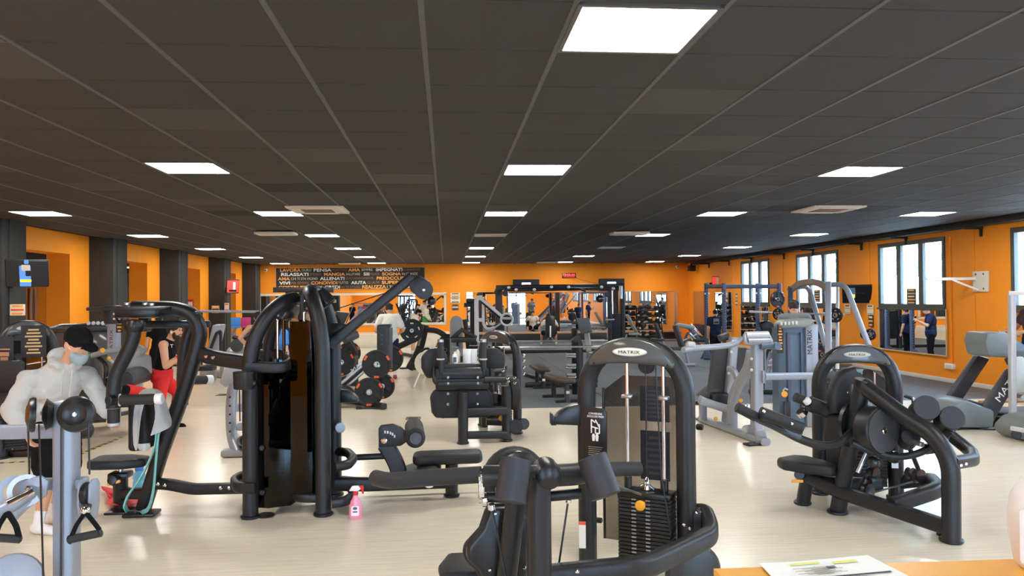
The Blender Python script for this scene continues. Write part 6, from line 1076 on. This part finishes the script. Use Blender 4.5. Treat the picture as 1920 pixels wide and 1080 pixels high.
# reception counter
ct=thing('reception_counter','orange topped reception counter, only its corner in view at bottom right','counter',(1.2,2,0))
a=Ve(P3(0.805,2.311,1.12)); b=Ve(P3(2.201,2.283,1.12)); e=Ve(P3(0.805,2.247,1.12)); d=(e-a).normalized()
bm=bmesh.new(); P=[a,b,b+d*.9,a+d*.9]
lo=[bm.verts.new(p-uz*.05) for p in P]; hi=[bm.verts.new(p) for p in P]; bm.faces.new(hi); bm.faces.new(lo[::-1])
for i in range(4): bm.faces.new((lo[i],lo[(i+1)%4],hi[(i+1)%4],hi[i]))
bmesh.ops.recalc_face_normals(bm,faces=bm.faces); fin(bm,'worktop',ct,0) if False else fin(bm,'worktop','counter',ct,0)
m_=(a+b)/2+d*.45; L=(b-a); 
bm=bmesh.new(); P=[a+d*.1+L*.04,b+d*.1-L*.04,b+d*.8-L*.04,a+d*.8+L*.04]; lo=[bm.verts.new((p.x,p.y,.0)) for p in P]; hi=[bm.verts.new((p.x,p.y,1.07)) for p in P]; bm.faces.new(hi); bm.faces.new(lo[::-1])
for i in range(4): bm.faces.new((lo[i],lo[(i+1)%4],hi[(i+1)%4],hi[i]))
bmesh.ops.recalc_face_normals(bm,faces=bm.faces); fin(bm,'body','white',ct,0)
pp_=thing('paper_sheet','printed white timetable sheet with dark bars lying on the orange counter','paper',P3(1.171,2.293,1.122)); P=[Ve(G(*p,1.122)) for p in ((1423,1060),(1627,1041.5),(1770,1115),(1500,1140))]
def onp(u,v): return P[0].lerp(P[1],u).lerp(P[3].lerp(P[2],u),v)
bm=bmesh.new(); rows=[[bm.verts.new(onp(i/6,j/6)+uz*(.0015+.006*max(0,1-i/1.5)*(1-j/6)) ) for i in range(7)] for j in range(7)]
for j in range(6):
    for i in range(6): bm.faces.new((rows[j][i],rows[j][i+1],rows[j+1][i+1],rows[j+1][i]))
fin(bm,'sheet','paper',pp_,80)
def mark(nm,mt,u0,v0,u1,v1,par=pp_):
    bm=bmesh.new(); bm.faces.new([bm.verts.new(onp(u,v)+uz*.0045) for u,v in ((u0,v0),(u1,v0),(u1,v1),(u0,v1))]); return fin(bm,nm,mt,par,0)
mark('dark_bar','ink',.3,.44,.93,.47); mark('dark_bar','ink',.3,.62,.93,.65); mark('dark_bar','ink',.3,.82,.93,.85); mark('highlight','highlighter',.24,.07,.5,.12); mark('highlight','highlighter',.6,.1,.82,.16)
for k in range(9): mark('text_line','sign_grey',.22+.07*(k%3),.2+.022*k,.5+.04*(k%4),.208+.022*k)
for k in range(8): mark('text_line','sign_grey',.3,.48+.014*k,.6+.05*(k%3),.485+.014*k)
mark('stamp','bluegrey',.5,.2,.58,.25)
c=P3(1.795,2.2,1.13); c.z=1.12; jg=thing('white_jug','white plastic bottle standing on the counter at the right edge','bottle',c); lath('body',jg,'jug',c,[(0,.001),(.07,.001),(.085,.02),(.098,.1),(.1,.16),(.09,.22),(.06,.27),(.03,.29),(.03,.31),(0,.31)],36); lath('cap',jg,'white',c,[(0,.305),(.035,.305),(.035,.34),(0,.345)],20); prism('label',jg,'paper',rr(.07,.16,.01),c+Ve((-.085,-.055,.11)),(.55,-.85,0),uz,.006,.002)

# ---------------------------------------------------------------- people
def sph(bm,c,s,mx=None,n=12):
    b2=bmesh.new(); bmesh.ops.create_icosphere(b2,subdivisions=2,radius=1); bmesh.ops.scale(b2,vec=s,verts=b2.verts)
    if mx is not None: bmesh.ops.transform(b2,matrix=mx.to_4x4(),verts=b2.verts)
    bmesh.ops.translate(b2,vec=c,verts=b2.verts); me=bpy.data.meshes.new('t'); b2.to_mesh(me); b2.free(); bm.from_mesh(me); bpy.data.meshes.remove(me)
def limb(bm,a,b,ra,rb,n=14):
    a=Ve(a);b=Ve(b); L=(b-a).length; sph(bm,a,(ra,)*3); sph(bm,b,(rb,)*3)
    lathebm(bm,a,b,[(0,0),(ra,0),(rb,L),(0,L)],n)
def basis(f):
    f=Ve(f).normalized(); s=f.cross(Ve((0,0,1))).normalized(); u=s.cross(f); return Mx(((s.x,f.x,u.x),(s.y,f.y,u.y),(s.z,f.z,u.z)))
from mathutils import noise as mnoise
TODO=[]
def later(bm,name,mt,par,vox,sm=6):
    if par: bmesh.ops.translate(bm,verts=bm.verts,vec=-rloc(par))
    bmesh.ops.recalc_face_normals(bm,faces=bm.faces)
    me=bpy.data.meshes.new(name); bm.to_mesh(me); bm.free(); o=bpy.data.objects.new(name,me); COL.objects.link(o); o.parent=par
    r=o.modifiers.new('r','REMESH'); r.mode='VOXEL'; r.voxel_size=vox; r.use_smooth_shade=True
    s=o.modifiers.new('s','SMOOTH'); s.iterations=sm; s.factor=.5; TODO.append((o,mt)); return o
def hand(bm,w,d,nrm,side,s=1,curl=.5):
    d=Ve(d).normalized(); nrm=Ve(nrm); nrm=(nrm-nrm.dot(d)*d).normalized(); x=d.cross(nrm).normalized()*side
    w=Ve(w); pc=w+d*.05*s
    for k in (-1,0,1): limb(bm,w+x*k*.012*s,w+d*.085*s+x*k*.026*s,.018*s,.014*s,8)
    for k,L in enumerate((.068,.078,.072,.056)):
        a=w+d*.085*s+x*(.033-.022*k)*s; b=a+(d*math.cos(curl*.6)+nrm*math.sin(curl*.6))*L*.5*s; c=b+(d*math.cos(curl*1.6)+nrm*math.sin(curl*1.6))*L*.55*s
        limb(bm,a,b,.0095*s,.009*s,8); limb(bm,b,c,.009*s,.0075*s,8)
    a=w+d*.025*s+x*.025*s; b=a+(d*.6+x*.7+nrm*.25).normalized()*.045*s; limb(bm,a,b,.012*s,.011*s,8); limb(bm,b,b+(d*.85+x*.2+nrm*.4).normalized()*.035*s,.011*s,.008*s,8)
STD=dict(pel=(0,0,.93),wai=(0,0,1.08),che=(0,.0,1.27),nek=(0,-.005,1.46),hd=(0,.03,1.61),sL=(-.18,0,1.405),sR=(.18,0,1.405),eL=(-.235,-.03,1.12),eR=(.235,-.03,1.12),wL=(-.25,.05,.87),wR=(.25,.05,.87),hL=(-.09,0,.9),hR=(.09,0,.9),kL=(-.1,.02,.49),kR=(.1,.02,.49),aL=(-.1,-.02,.085),aR=(.1,-.02,.085))
def person(label,loc,yaw,J,wear,s=1.0,vox=.014,face=None,hair=True,handd=None,cap=False,skin='skin',group=None,toe=None,hs=1,shoe='white',mask=False,beard=False,curl=.6,hcol='hair'):
    """J: joint overrides in metres, local (x right, y forward) or world Vectors; wear: list of garments"""
    R=Mx.Rotation(yaw,3,'Z'); loc=Ve(loc); P={}
    for k,v in {**STD,**J}.items(): P[k]=v.copy() if isinstance(v,Ve) else loc+R@(Ve(v)*s)
    fwd=R@Ve((0,1,0)); rt=R@Ve((1,0,0)); fc=Ve(face).normalized() if face else fwd
    t=thing('person',label,'person',(loc.x,loc.y,loc.z),group); BM=Mx(((rt.x,fwd.x,0),(rt.y,fwd.y,0),(0,0,1)))
    sp=(P['nek']-P['pel']).normalized(); TB=Mx((rt-rt.dot(sp)*sp,(0,0,0),(0,0,0)))
    x=(P['sR']-P['sL']).normalized(); yv=sp.cross(x).normalized(); x=yv.cross(sp).normalized(); TB=Mx(((x.x,yv.x,sp.x),(x.y,yv.y,sp.y),(x.z,yv.z,sp.z)))
    hm=basis(fc)*hs; H=P['hd']
    def torso(bm,g,top=True,narrow=False):
        sph(bm,P['pel'],((.165+g)*s,(.12+g)*s,(.13+g)*s),BM); sph(bm,P['wai'],((.145+g)*s,(.112+g)*s,(.16+g)*s),TB); sph(bm,P['che'],((.165+g)*s,(.122+g)*s,(.18+g)*s),TB)
        if top:
            sh=.052 if narrow else .066; q=.08 if narrow else 0; limb(bm,P['sL'].lerp(P['sR'],q),P['sR'].lerp(P['sL'],q),(sh+g*.6)*s,(sh+g*.6)*s); limb(bm,P['che'],P['nek'].lerp(P['che'],.25),.12*s,(.085+g*.6)*s)
    b=bmesh.new(); torso(b,-.004); limb(b,P['nek']-sp*.04,H-hm@Ve((0,.01,.02)),.058*s,.052*s)
    sph(b,H,(.076*s,.096*s,.112*s),hm); sph(b,H+hm@Ve((0,.02,-.06))*s,(.058*s,.07*s,.062*s),hm); sph(b,H+hm@Ve((0,.102,-.018))*s,(.013*s,.02*s,.022*s),hm); sph(b,H+hm@Ve((0,.085,.03))*s,(.05*s,.02*s,.014*s),hm); sph(b,H+hm@Ve((0,.088,-.062))*s,(.026*s,.014*s,.016*s),hm)
    for q in (-1,1): sph(b,H+hm@Ve((q*.078,-.01,-.01))*s,(.012*s,.02*s,.032*s),hm)
    for S_ in 'LR':
        sg=-1 if S_=='L' else 1
        limb(b,P['s'+S_],P['e'+S_],.058*s,.046*s); limb(b,P['e'+S_],P['e'+S_].lerp(P['w'+S_],.35),.043*s,.044*s); limb(b,P['e'+S_].lerp(P['w'+S_],.35),P['w'+S_],.044*s,.028*s)
        hd=(handd or {}).get(S_); dd=hd[0] if hd else (P['w'+S_]-P['e'+S_]); nn=hd[1] if hd else (-rt*sg+fwd*.2); hand(b,P['w'+S_],dd,nn,-sg if not hd or len(hd)<3 else hd[2],s*1.02,curl)
        limb(b,P['h'+S_],P['k'+S_],.088*s,.057*s); limb(b,P['k'+S_],P['k'+S_].lerp(P['a'+S_],.3),.055*s,.06*s); limb(b,P['k'+S_].lerp(P['a'+S_],.3),P['a'+S_],.06*s,.037*s)
        td=Ve((toe or {}).get(S_,fwd)).normalized(); limb(b,P['a'+S_]-Ve((0,0,.035*s)),P['a'+S_]+td*.13*s-Ve((0,0,.05*s)),.036*s,.028*s)
    later(b,'body',skin,t,vox*.8,4)
    for g in wear:
        k,mt=g[0],g[1]; b=bmesh.new(); ex=g[2] if len(g)>2 else 0
        if k in('tee','tank','hoodie'):
            e=.014+ex; torso(b,e,True,k=='tank'); sph(b,P['pel']+(P['wai']-P['pel'])*.3,((.165+e)*s,(.122+e)*s,.14*s),TB)
            fr={'tee':.62,'tank':0,'hoodie':1}[k]
            for S_ in 'LR':
                if fr: limb(b,P['s'+S_],P['s'+S_].lerp(P['e'+S_],min(fr,1)),(.062+ex*.8)*s,(.058+ex)*s)
                else: pass
                if k=='hoodie': limb(b,P['e'+S_],P['e'+S_].lerp(P['w'+S_],.75),(.064+ex)*s,(.056+ex*.7)*s); limb(b,P['e'+S_].lerp(P['w'+S_],.75),P['e'+S_].lerp(P['w'+S_],.97),(.06+ex*.5)*s,.042*s)
            if k=='hoodie':
                for q in range(9):
                    a=math.pi*(q/8)*1.5-math.pi*1.25; c=P['nek']+sp*.015*s+(x*math.cos(a)*.092-yv*-math.sin(a)*.085)*s; sph(b,c,(.042*s,)*3)
                sph(b,P['nek']-yv*.1*s+sp*.02,(.115*s,.07*s,.1*s),TB)
        if k in('shorts','leggings','pants'):
            e=.016+ex; sph(b,P['pel'],((.165+e)*s,(.122+e)*s,(.13+e)*s),BM); sph(b,P['pel']+sp*.06*s,((.155+e)*s,(.115+e)*s,.07*s),BM)
            for S_ in 'LR':
                ee={'shorts':.02,'leggings':.006,'pants':.016}[k]+ex; fr={'shorts':.82}.get(k,1); limb(b,P['h'+S_],P['h'+S_].lerp(P['k'+S_],fr),(.09+ee)*s,((.062 if fr==1 else .08)+ee)*s)
                if k!='shorts': limb(b,P['k'+S_],P['k'+S_].lerp(P['a'+S_],.3),(.057+ee)*s,(.062+ee)*s); limb(b,P['k'+S_].lerp(P['a'+S_],.3),P['k'+S_].lerp(P['a'+S_],.93),(.062+ee)*s,(.042+ee)*s)
        later(b,{'tee':'t_shirt','tank':'sleeveless_top'}.get(k,k),mt,t,vox,5)
    for S_ in 'LR':
        td=Ve((toe or {}).get(S_,fwd)).normalized(); A=P['a'+S_]; b=bmesh.new(); z=Ve((0,0,1)); 
        limb(b,A-z*.035*s-td*.03*s,A+td*.12*s-z*.045*s,.048*s,.04*s); limb(b,A-z*.0*s,A-z*.04*s,.046*s,.05*s); limb(b,A-z*.055*s-td*.035*s,A-z*.057*s+td*.14*s,.032*s,.03*s)
        later(b,'shoe',shoe,t,max(.009,vox*.7),3)
        b=bmesh.new(); limb(b,A+z*.0,A+(P['k'+S_]-A).normalized()*.13*s,.044*s,.046*s); later(b,'sock','white',t,max(.009,vox*.7),2) if not any(g[0] in('leggings','pants') for g in wear) else b.free()
    if hair:
        b=bmesh.new(); sph(b,H+hm@Ve((0,-.014,.026))*s,(.084*s,.098*s,.104*s),hm)
        if not cap:
            rd=random.Random(int(loc.x*50)); 
            for q in range(26): a=rd.uniform(0,6.28); e=rd.uniform(.15,1.4); sph(b,H+hm@Ve((math.cos(a)*math.cos(e)*.08,-.02+math.sin(a)*math.cos(e)*.085,.03+math.sin(e)*.095))*s,(.022*s,.022*s,.018*s),hm)
        else: sph(b,H+hm@Ve((0,-.05,-.02))*s,(.07*s,.05*s,.06*s),hm)
        later(b,'hair',hcol,t,vox*.8,2)
    if cap:
        b=bmesh.new(); sph(b,H+hm@Ve((0,-.008,.045))*s,(.092*s,.112*s,.092*s),hm); later(b,'cap',cap,t,vox*.8,3)
        prism('cap_brim',t,cap,[(-.075*s,0),(.075*s,0),(.07*s,.07*s),(.035*s,.105*s),(-.035*s,.105*s),(-.07*s,.07*s)],H+hm@Ve((0,.085,.042))*s,hm@Ve((1,0,0)),hm@Ve((0,.97,-.24)),.008,.003)
    for q in (-1,1):
        ell('eye',t,'eye',H+hm@Ve((q*.031,.09,.008))*s,(.011*s,.008*s,.006*s),hm.to_4x4(),10); ell('brow',t,hcol,H+hm@Ve((q*.032,.094,.03))*s,(.02*s,.008*s,.004*s),hm.to_4x4(),8)
    if mask:
        bm=bmesh.new(); b2=[]
        for i in range(7):
            a=-1.25+2.5*i/6; b2.append([bm.verts.new(H+hm@Ve((math.sin(a)*(.066 if z>-.09 else .05)*1.12,.012+math.cos(a)*.1*(1.06 if -.09<z<-.02 else .96),z))*s) for z in (-.03,-.058,-.088,-.116)])
        for i in range(6):
            for j in range(3): bm.faces.new((b2[i][j],b2[i+1][j],b2[i+1][j+1],b2[i][j+1]))
        bmesh.ops.solidify(bm,geom=bm.faces[:],thickness=.004); fin(bm,'face_mask',mask,t,80)
        for q in (-1,1): tube('mask_loop',t,'white',[H+hm@Ve((q*.066,.03,-.03))*s,H+hm@Ve((q*.085,-.02,.012))*s,H+hm@Ve((q*.07,.0,-.06))*s],.0025,.01)
    else: ell('mouth',t,'lip',H+hm@Ve((0,.1,-.062))*s,(.022*s,.006*s,.006*s),hm.to_4x4(),8)
    if beard:
        b=bmesh.new(); sph(b,H+hm@Ve((0,.026,-.074))*s,(.062*s,.07*s,.05*s),hm); sph(b,H+hm@Ve((0,.088,-.045))*s,(.03*s,.016*s,.008*s),hm); 
        for q in (-1,1): sph(b,H+hm@Ve((q*.06,.02,-.04))*s,(.016*s,.03*s,.045*s),hm)
        later(b,'beard',hcol,t,vox*.7,2)
    return t,P,H,hm
# man in the grey hoodie, leaning to the fly machine
J=dict(pel=P3(-3.385,7.05,0.866),wai=P3(-3.36,7,1.048),che=P3(-3.327,6.95,1.237),nek=P3(-3.234,6.9,1.422),hd=P3(-3.111,6.85,1.591),sL=P3(-3.135,7.1,1.291),sR=P3(-3.485,6.8,1.292),eL=P3(-3.045,7.12,1.119),eR=P3(-3.594,6.78,1.057),wL=P3(-2.935,7.06,0.957),wR=P3(-3.431,6.66,0.879),hL=P3(-3.347,7.12,0.798),hR=P3(-3.404,6.98,0.823),kL=P3(-3.343,7.15,0.451),kR=P3(-3.374,6.9,0.485),aL=P3(-3.456,7.15,0.076),aR=P3(-3.427,6.85,0.073))
J['aL'].z=.085; J['aR'].z=.085
f=Ve((.8,-.6,0)); yaw=math.atan2(-f.x,f.y)
t,P,H,hm=person('man in grey hoodie, black cap and mask leaning towards the chest fly machine',(P3(-3.401,7,-0.04).x,7.0,0),yaw,J,[('hoodie','hoodie',.026),('shorts','cloth_black',.028)],1.0,.011,hs=1.17,face=(.82,-.42,-.42),cap='cloth_black',mask='mask',toe={'L':(1,-.2,0),'R':(1,-.35,0)},handd={'L':(Ve((.25,0,-1)),Ve((.6,-.3,.1)),1),'R':(Ve((.3,.3,-1)),Ve((.6,.2,0)),-1)})
for dx in (-.03,.04): tube('drawstring',t,'hoodie',[P['nek']+Ve((.07+dx,-.11,-.04)),P['nek']+Ve((.08+dx,-.155,-.14)),P['nek']+Ve((.07+dx,-.16,-.26))],.006,.03)
b=bmesh.new(); c=P['wai'].lerp(P['pel'],.25)+Ve((.09,-.125,-.02)); sph(b,c,(.13,.05,.08)); later(b,'front_pocket','hoodie',t,.012,4)
# man in red leggings, rear foot raised
J=dict(pel=P3(-4.351,12.3,0.806),wai=P3(-4.326,12.3,0.969),che=P3(-4.278,12.3,1.164),nek=P3(-4.246,12.3,1.327),hd=P3(-4.159,12.3,1.481),sL=P3(-4.325,12.48,1.277),sR=P3(-4.255,12.1,1.282),eL=P3(-4.204,12.5,1),eR=P3(-4.165,11.95,0.973),wL=P3(-3.977,12.2,1.159),wR=P3(-3.934,11.95,1.136),hL=P3(-4.37,12.4,0.731),hR=P3(-4.315,12.2,0.735),kL=P3(-4.124,12.4,0.537),kR=P3(-4.276,12,0.493),aL=P3(-4.205,12.4,0.062),aR=P3(-4.442,11.2,0.739))
t,P,H,hm=person('man in black sleeveless top and red leggings in a split squat, hands clasped',(P3(-4.213,12.4,0.004).x,12.4,0),-math.pi/2,J,[('tank','cloth_black'),('leggings','leggings',.016)],1.1,.013,face=(1,-.12,.0),toe={'L':(1,0,0),'R':(-.3,0,-1)},shoe='cloth_black',beard=True,handd={'R':(Ve((.9,.3,.35)),Ve((0,1,0)),1),'L':(Ve((.6,-.1,.6)),Ve((0,-1,0)),1)},curl=.3)
cyl('wristband',t,'red',P['wR'].lerp(P['eR'],.28),P['wR'].lerp(P['eR'],.02),.04,n=14); ell('earbud',t,'white',H+hm@Ve((.09,-.005,-.015)),(.012,.012,.02)); sph_=bmesh.new(); sph(sph_,P['nek']+Ve((-.08,0,.0)),(.07,.1,.07)); later(sph_,'hood','cloth_black',t,.014,4); text('lettering',t,'white','T',P['che']+Ve((.13,-.15,.1)),(.7,.7,0),(0,0,1),w=.05,h=.05)
def ground(px,Y): d=W(px,600,Y); return (d.x,d.y,0)
person('person in a black t-shirt standing behind the man in red leggings',ground(298,17.2),math.radians(30),{},[('tee','cloth_black'),('shorts','cloth_black')],.97,.018,shoe='cloth_black')
person('person in a black sleeveless top, hand on hip, behind the tall towers',ground(484,16.4),math.radians(10),dict(eL=(-.36,-.08,1.2),wL=(-.2,.03,1.0),eR=(.36,-.08,1.2),wR=(.2,.03,1.0)),[('tank','cloth_black'),('shorts','cloth_black')],.98,.018)
person('person in a bright blue t-shirt behind the chest fly tower',ground(517,14.4),math.radians(-20),dict(hd=(0,.12,1.54),nek=(0,.05,1.42),eL=(-.3,.1,1.15),wL=(-.15,.25,1.1)),[('tee','blue',.02),('shorts','blue')],.95,.018,shoe='amber')
person('man in white t-shirt and dark shorts walking away with bowed head',ground(730,19.0),math.radians(4),dict(hd=(.0,.09,1.585),nek=(0,.02,1.45),eL=(-.31,.0,1.12),eR=(.31,.0,1.12),wL=(-.24,.22,1.05),wR=(.24,.22,1.05),kR=(.1,.02,.49),aR=(.12,-.06,.09),kL=(-.1,.1,.49),aL=(-.08,.05,.09)),[('tee','tee_white',.03),('shorts','cloth_navy',.015)],1.06,.016,hs=1.08,face=(-.05,1,-.5),shoe='shoe_red')
person('man in cream hoodie, black cap and green shorts facing right before the mirror',ground(774,26.5),math.radians(-80),dict(hd=(0,.2,1.46),nek=(0,.1,1.34),che=(0,.05,1.18),sL=(-.19,.06,1.3),sR=(.19,.06,1.3),eL=(-.22,.1,1.02),eR=(.22,.1,1.02),wL=(-.2,.24,.82),wR=(.2,.24,.82)),[('hoodie','off_white',.02),('shorts','cloth_green',.03)],1.0,.02,cap='cloth_black',beard=True,face=(1,0,-.1))
person('man in white t-shirt seated on the black bench facing the back mirror',ground(1031,31.2),0,dict(pel=(0,0,.52),wai=(0,.02,.68),che=(0,.06,.86),nek=(0,.1,1.04),hd=(0,.15,1.16),sL=(-.2,.07,.98),sR=(.2,.07,.98),eL=(-.34,.12,.78),eR=(.34,.12,.78),wL=(-.3,.3,.92),wR=(.3,.3,.92),hL=(-.1,.02,.5),hR=(.1,.02,.5),kL=(-.28,.38,.5),kR=(.28,.38,.5),aL=(-.3,.4,.085),aR=(.3,.4,.085)),[('tee','tee_white',.01),('shorts','cloth_black')],1.0,.02)
person('person in a navy t-shirt with a pale back print standing in the navy rack',ground(1341,22.4),math.radians(-12),dict(hd=(.02,.08,1.585)),[('tee','cloth_navy',.02),('pants','cloth_black')],.9,.018,face=(.3,1,-.3),shoe='cloth_black')
o=[x for x in COL.objects if x.name.startswith('person')][-1]; c=Ve(o.location)+Ve((-.02,-.15,1.2)); prism('back_print',o,'grey_light',rr(.16,.16,.005,1),c,(1,-.2,0),uz,.012,0); prism('print_band',o,'ink',rr(.12,.05,.004,1),c+Ve((0,-.008,-.03)),(1,-.2,0),uz,.006,0)
person('man in a slate t-shirt with bowed head, right behind the selector tower',ground(1490,13.2),math.radians(-20),dict(hd=(0,.11,1.575),nek=(0,.03,1.45),eR=(.27,.08,1.15),wR=(.12,.3,1.3)),[('tee','cloth_slate',.03),('pants','cloth_black')],1.09,.015,face=(.5,1,-.5),shoe='cloth_black')
t,P,H,hm=person('person in a navy t-shirt holding a phone, seen in the nearest wall mirror',ground(1488,19.6),math.radians(-60),dict(hd=(0,.1,1.575),nek=(0,.03,1.45),eR=(.25,.1,1.15),wR=(.12,.32,1.28),eL=(-.24,-.02,1.1),wL=(-.26,.03,.85)),[('tee','cloth_navy',.02),('pants','cloth_black')],.97,.016,face=(1,.5,-.5),shoe='cloth_black')
ph=thing('mobile_phone','phone held by the navy t-shirt person seen in the wall mirror','phone',P['wR']); box('case',ph,'white',P['wR']+Ve((.02,.1,.06)),(.075,.012,.15),rx=.5,bev=.005); box('screen',ph,'screen',P['wR']+Ve((.02,.092,.058)),(.066,.004,.135),rx=.5,bev=.001)
wb=thing('water_bottle','teal bottle held low by the navy t-shirt person seen in the wall mirror','bottle',P['wL']); c=P['wL']+Ve((0,.02,-.25)); lath('body',wb,'teal',c,[(0,0),(.035,0),(.038,.02),(.038,.17),(.02,.2),(0,.2)],14); cyl('cap',wb,'white',c+uz*.2,c+uz*.23,.022)
d=P3(8.821,11,0.74); person('walker in a dark navy top on the treadmill at the right edge',(d.x,11.0,.33),math.radians(90),dict(eR=(.24,.1,1.18),wR=(.2,.34,1.12),eL=(-.24,.1,1.18),wL=(-.2,.34,1.12)),[('tee','cloth_navy',.01),('shorts','cloth_black')],.93,.016,shoe='white')
dg=bpy.context.evaluated_depsgraph_get()
for o,mt in TODO:
    e=o.evaluated_get(dg); me=bpy.data.meshes.new_from_object(e); o.modifiers.clear(); o.data=me; me.materials.clear(); me.materials.append(M[mt]); me.shade_smooth()
    nm=o.name.split('.')[0]; amp={'hoodie':.015,'t_shirt':.008,'shorts':.007,'sleeveless_top':.006,'pants':.006,'leggings':.002}.get(nm,0)
    if amp:
        n_=[v.normal.copy() for v in me.vertices]
        for v,q in zip(me.vertices,n_): c=v.co; v.co=c+q*amp*(mnoise.noise((c.x*7+c.z*3,c.y*7,c.z*11))+.5*mnoise.noise((c.x*19,c.y*19-c.z*8,c.z*24)))
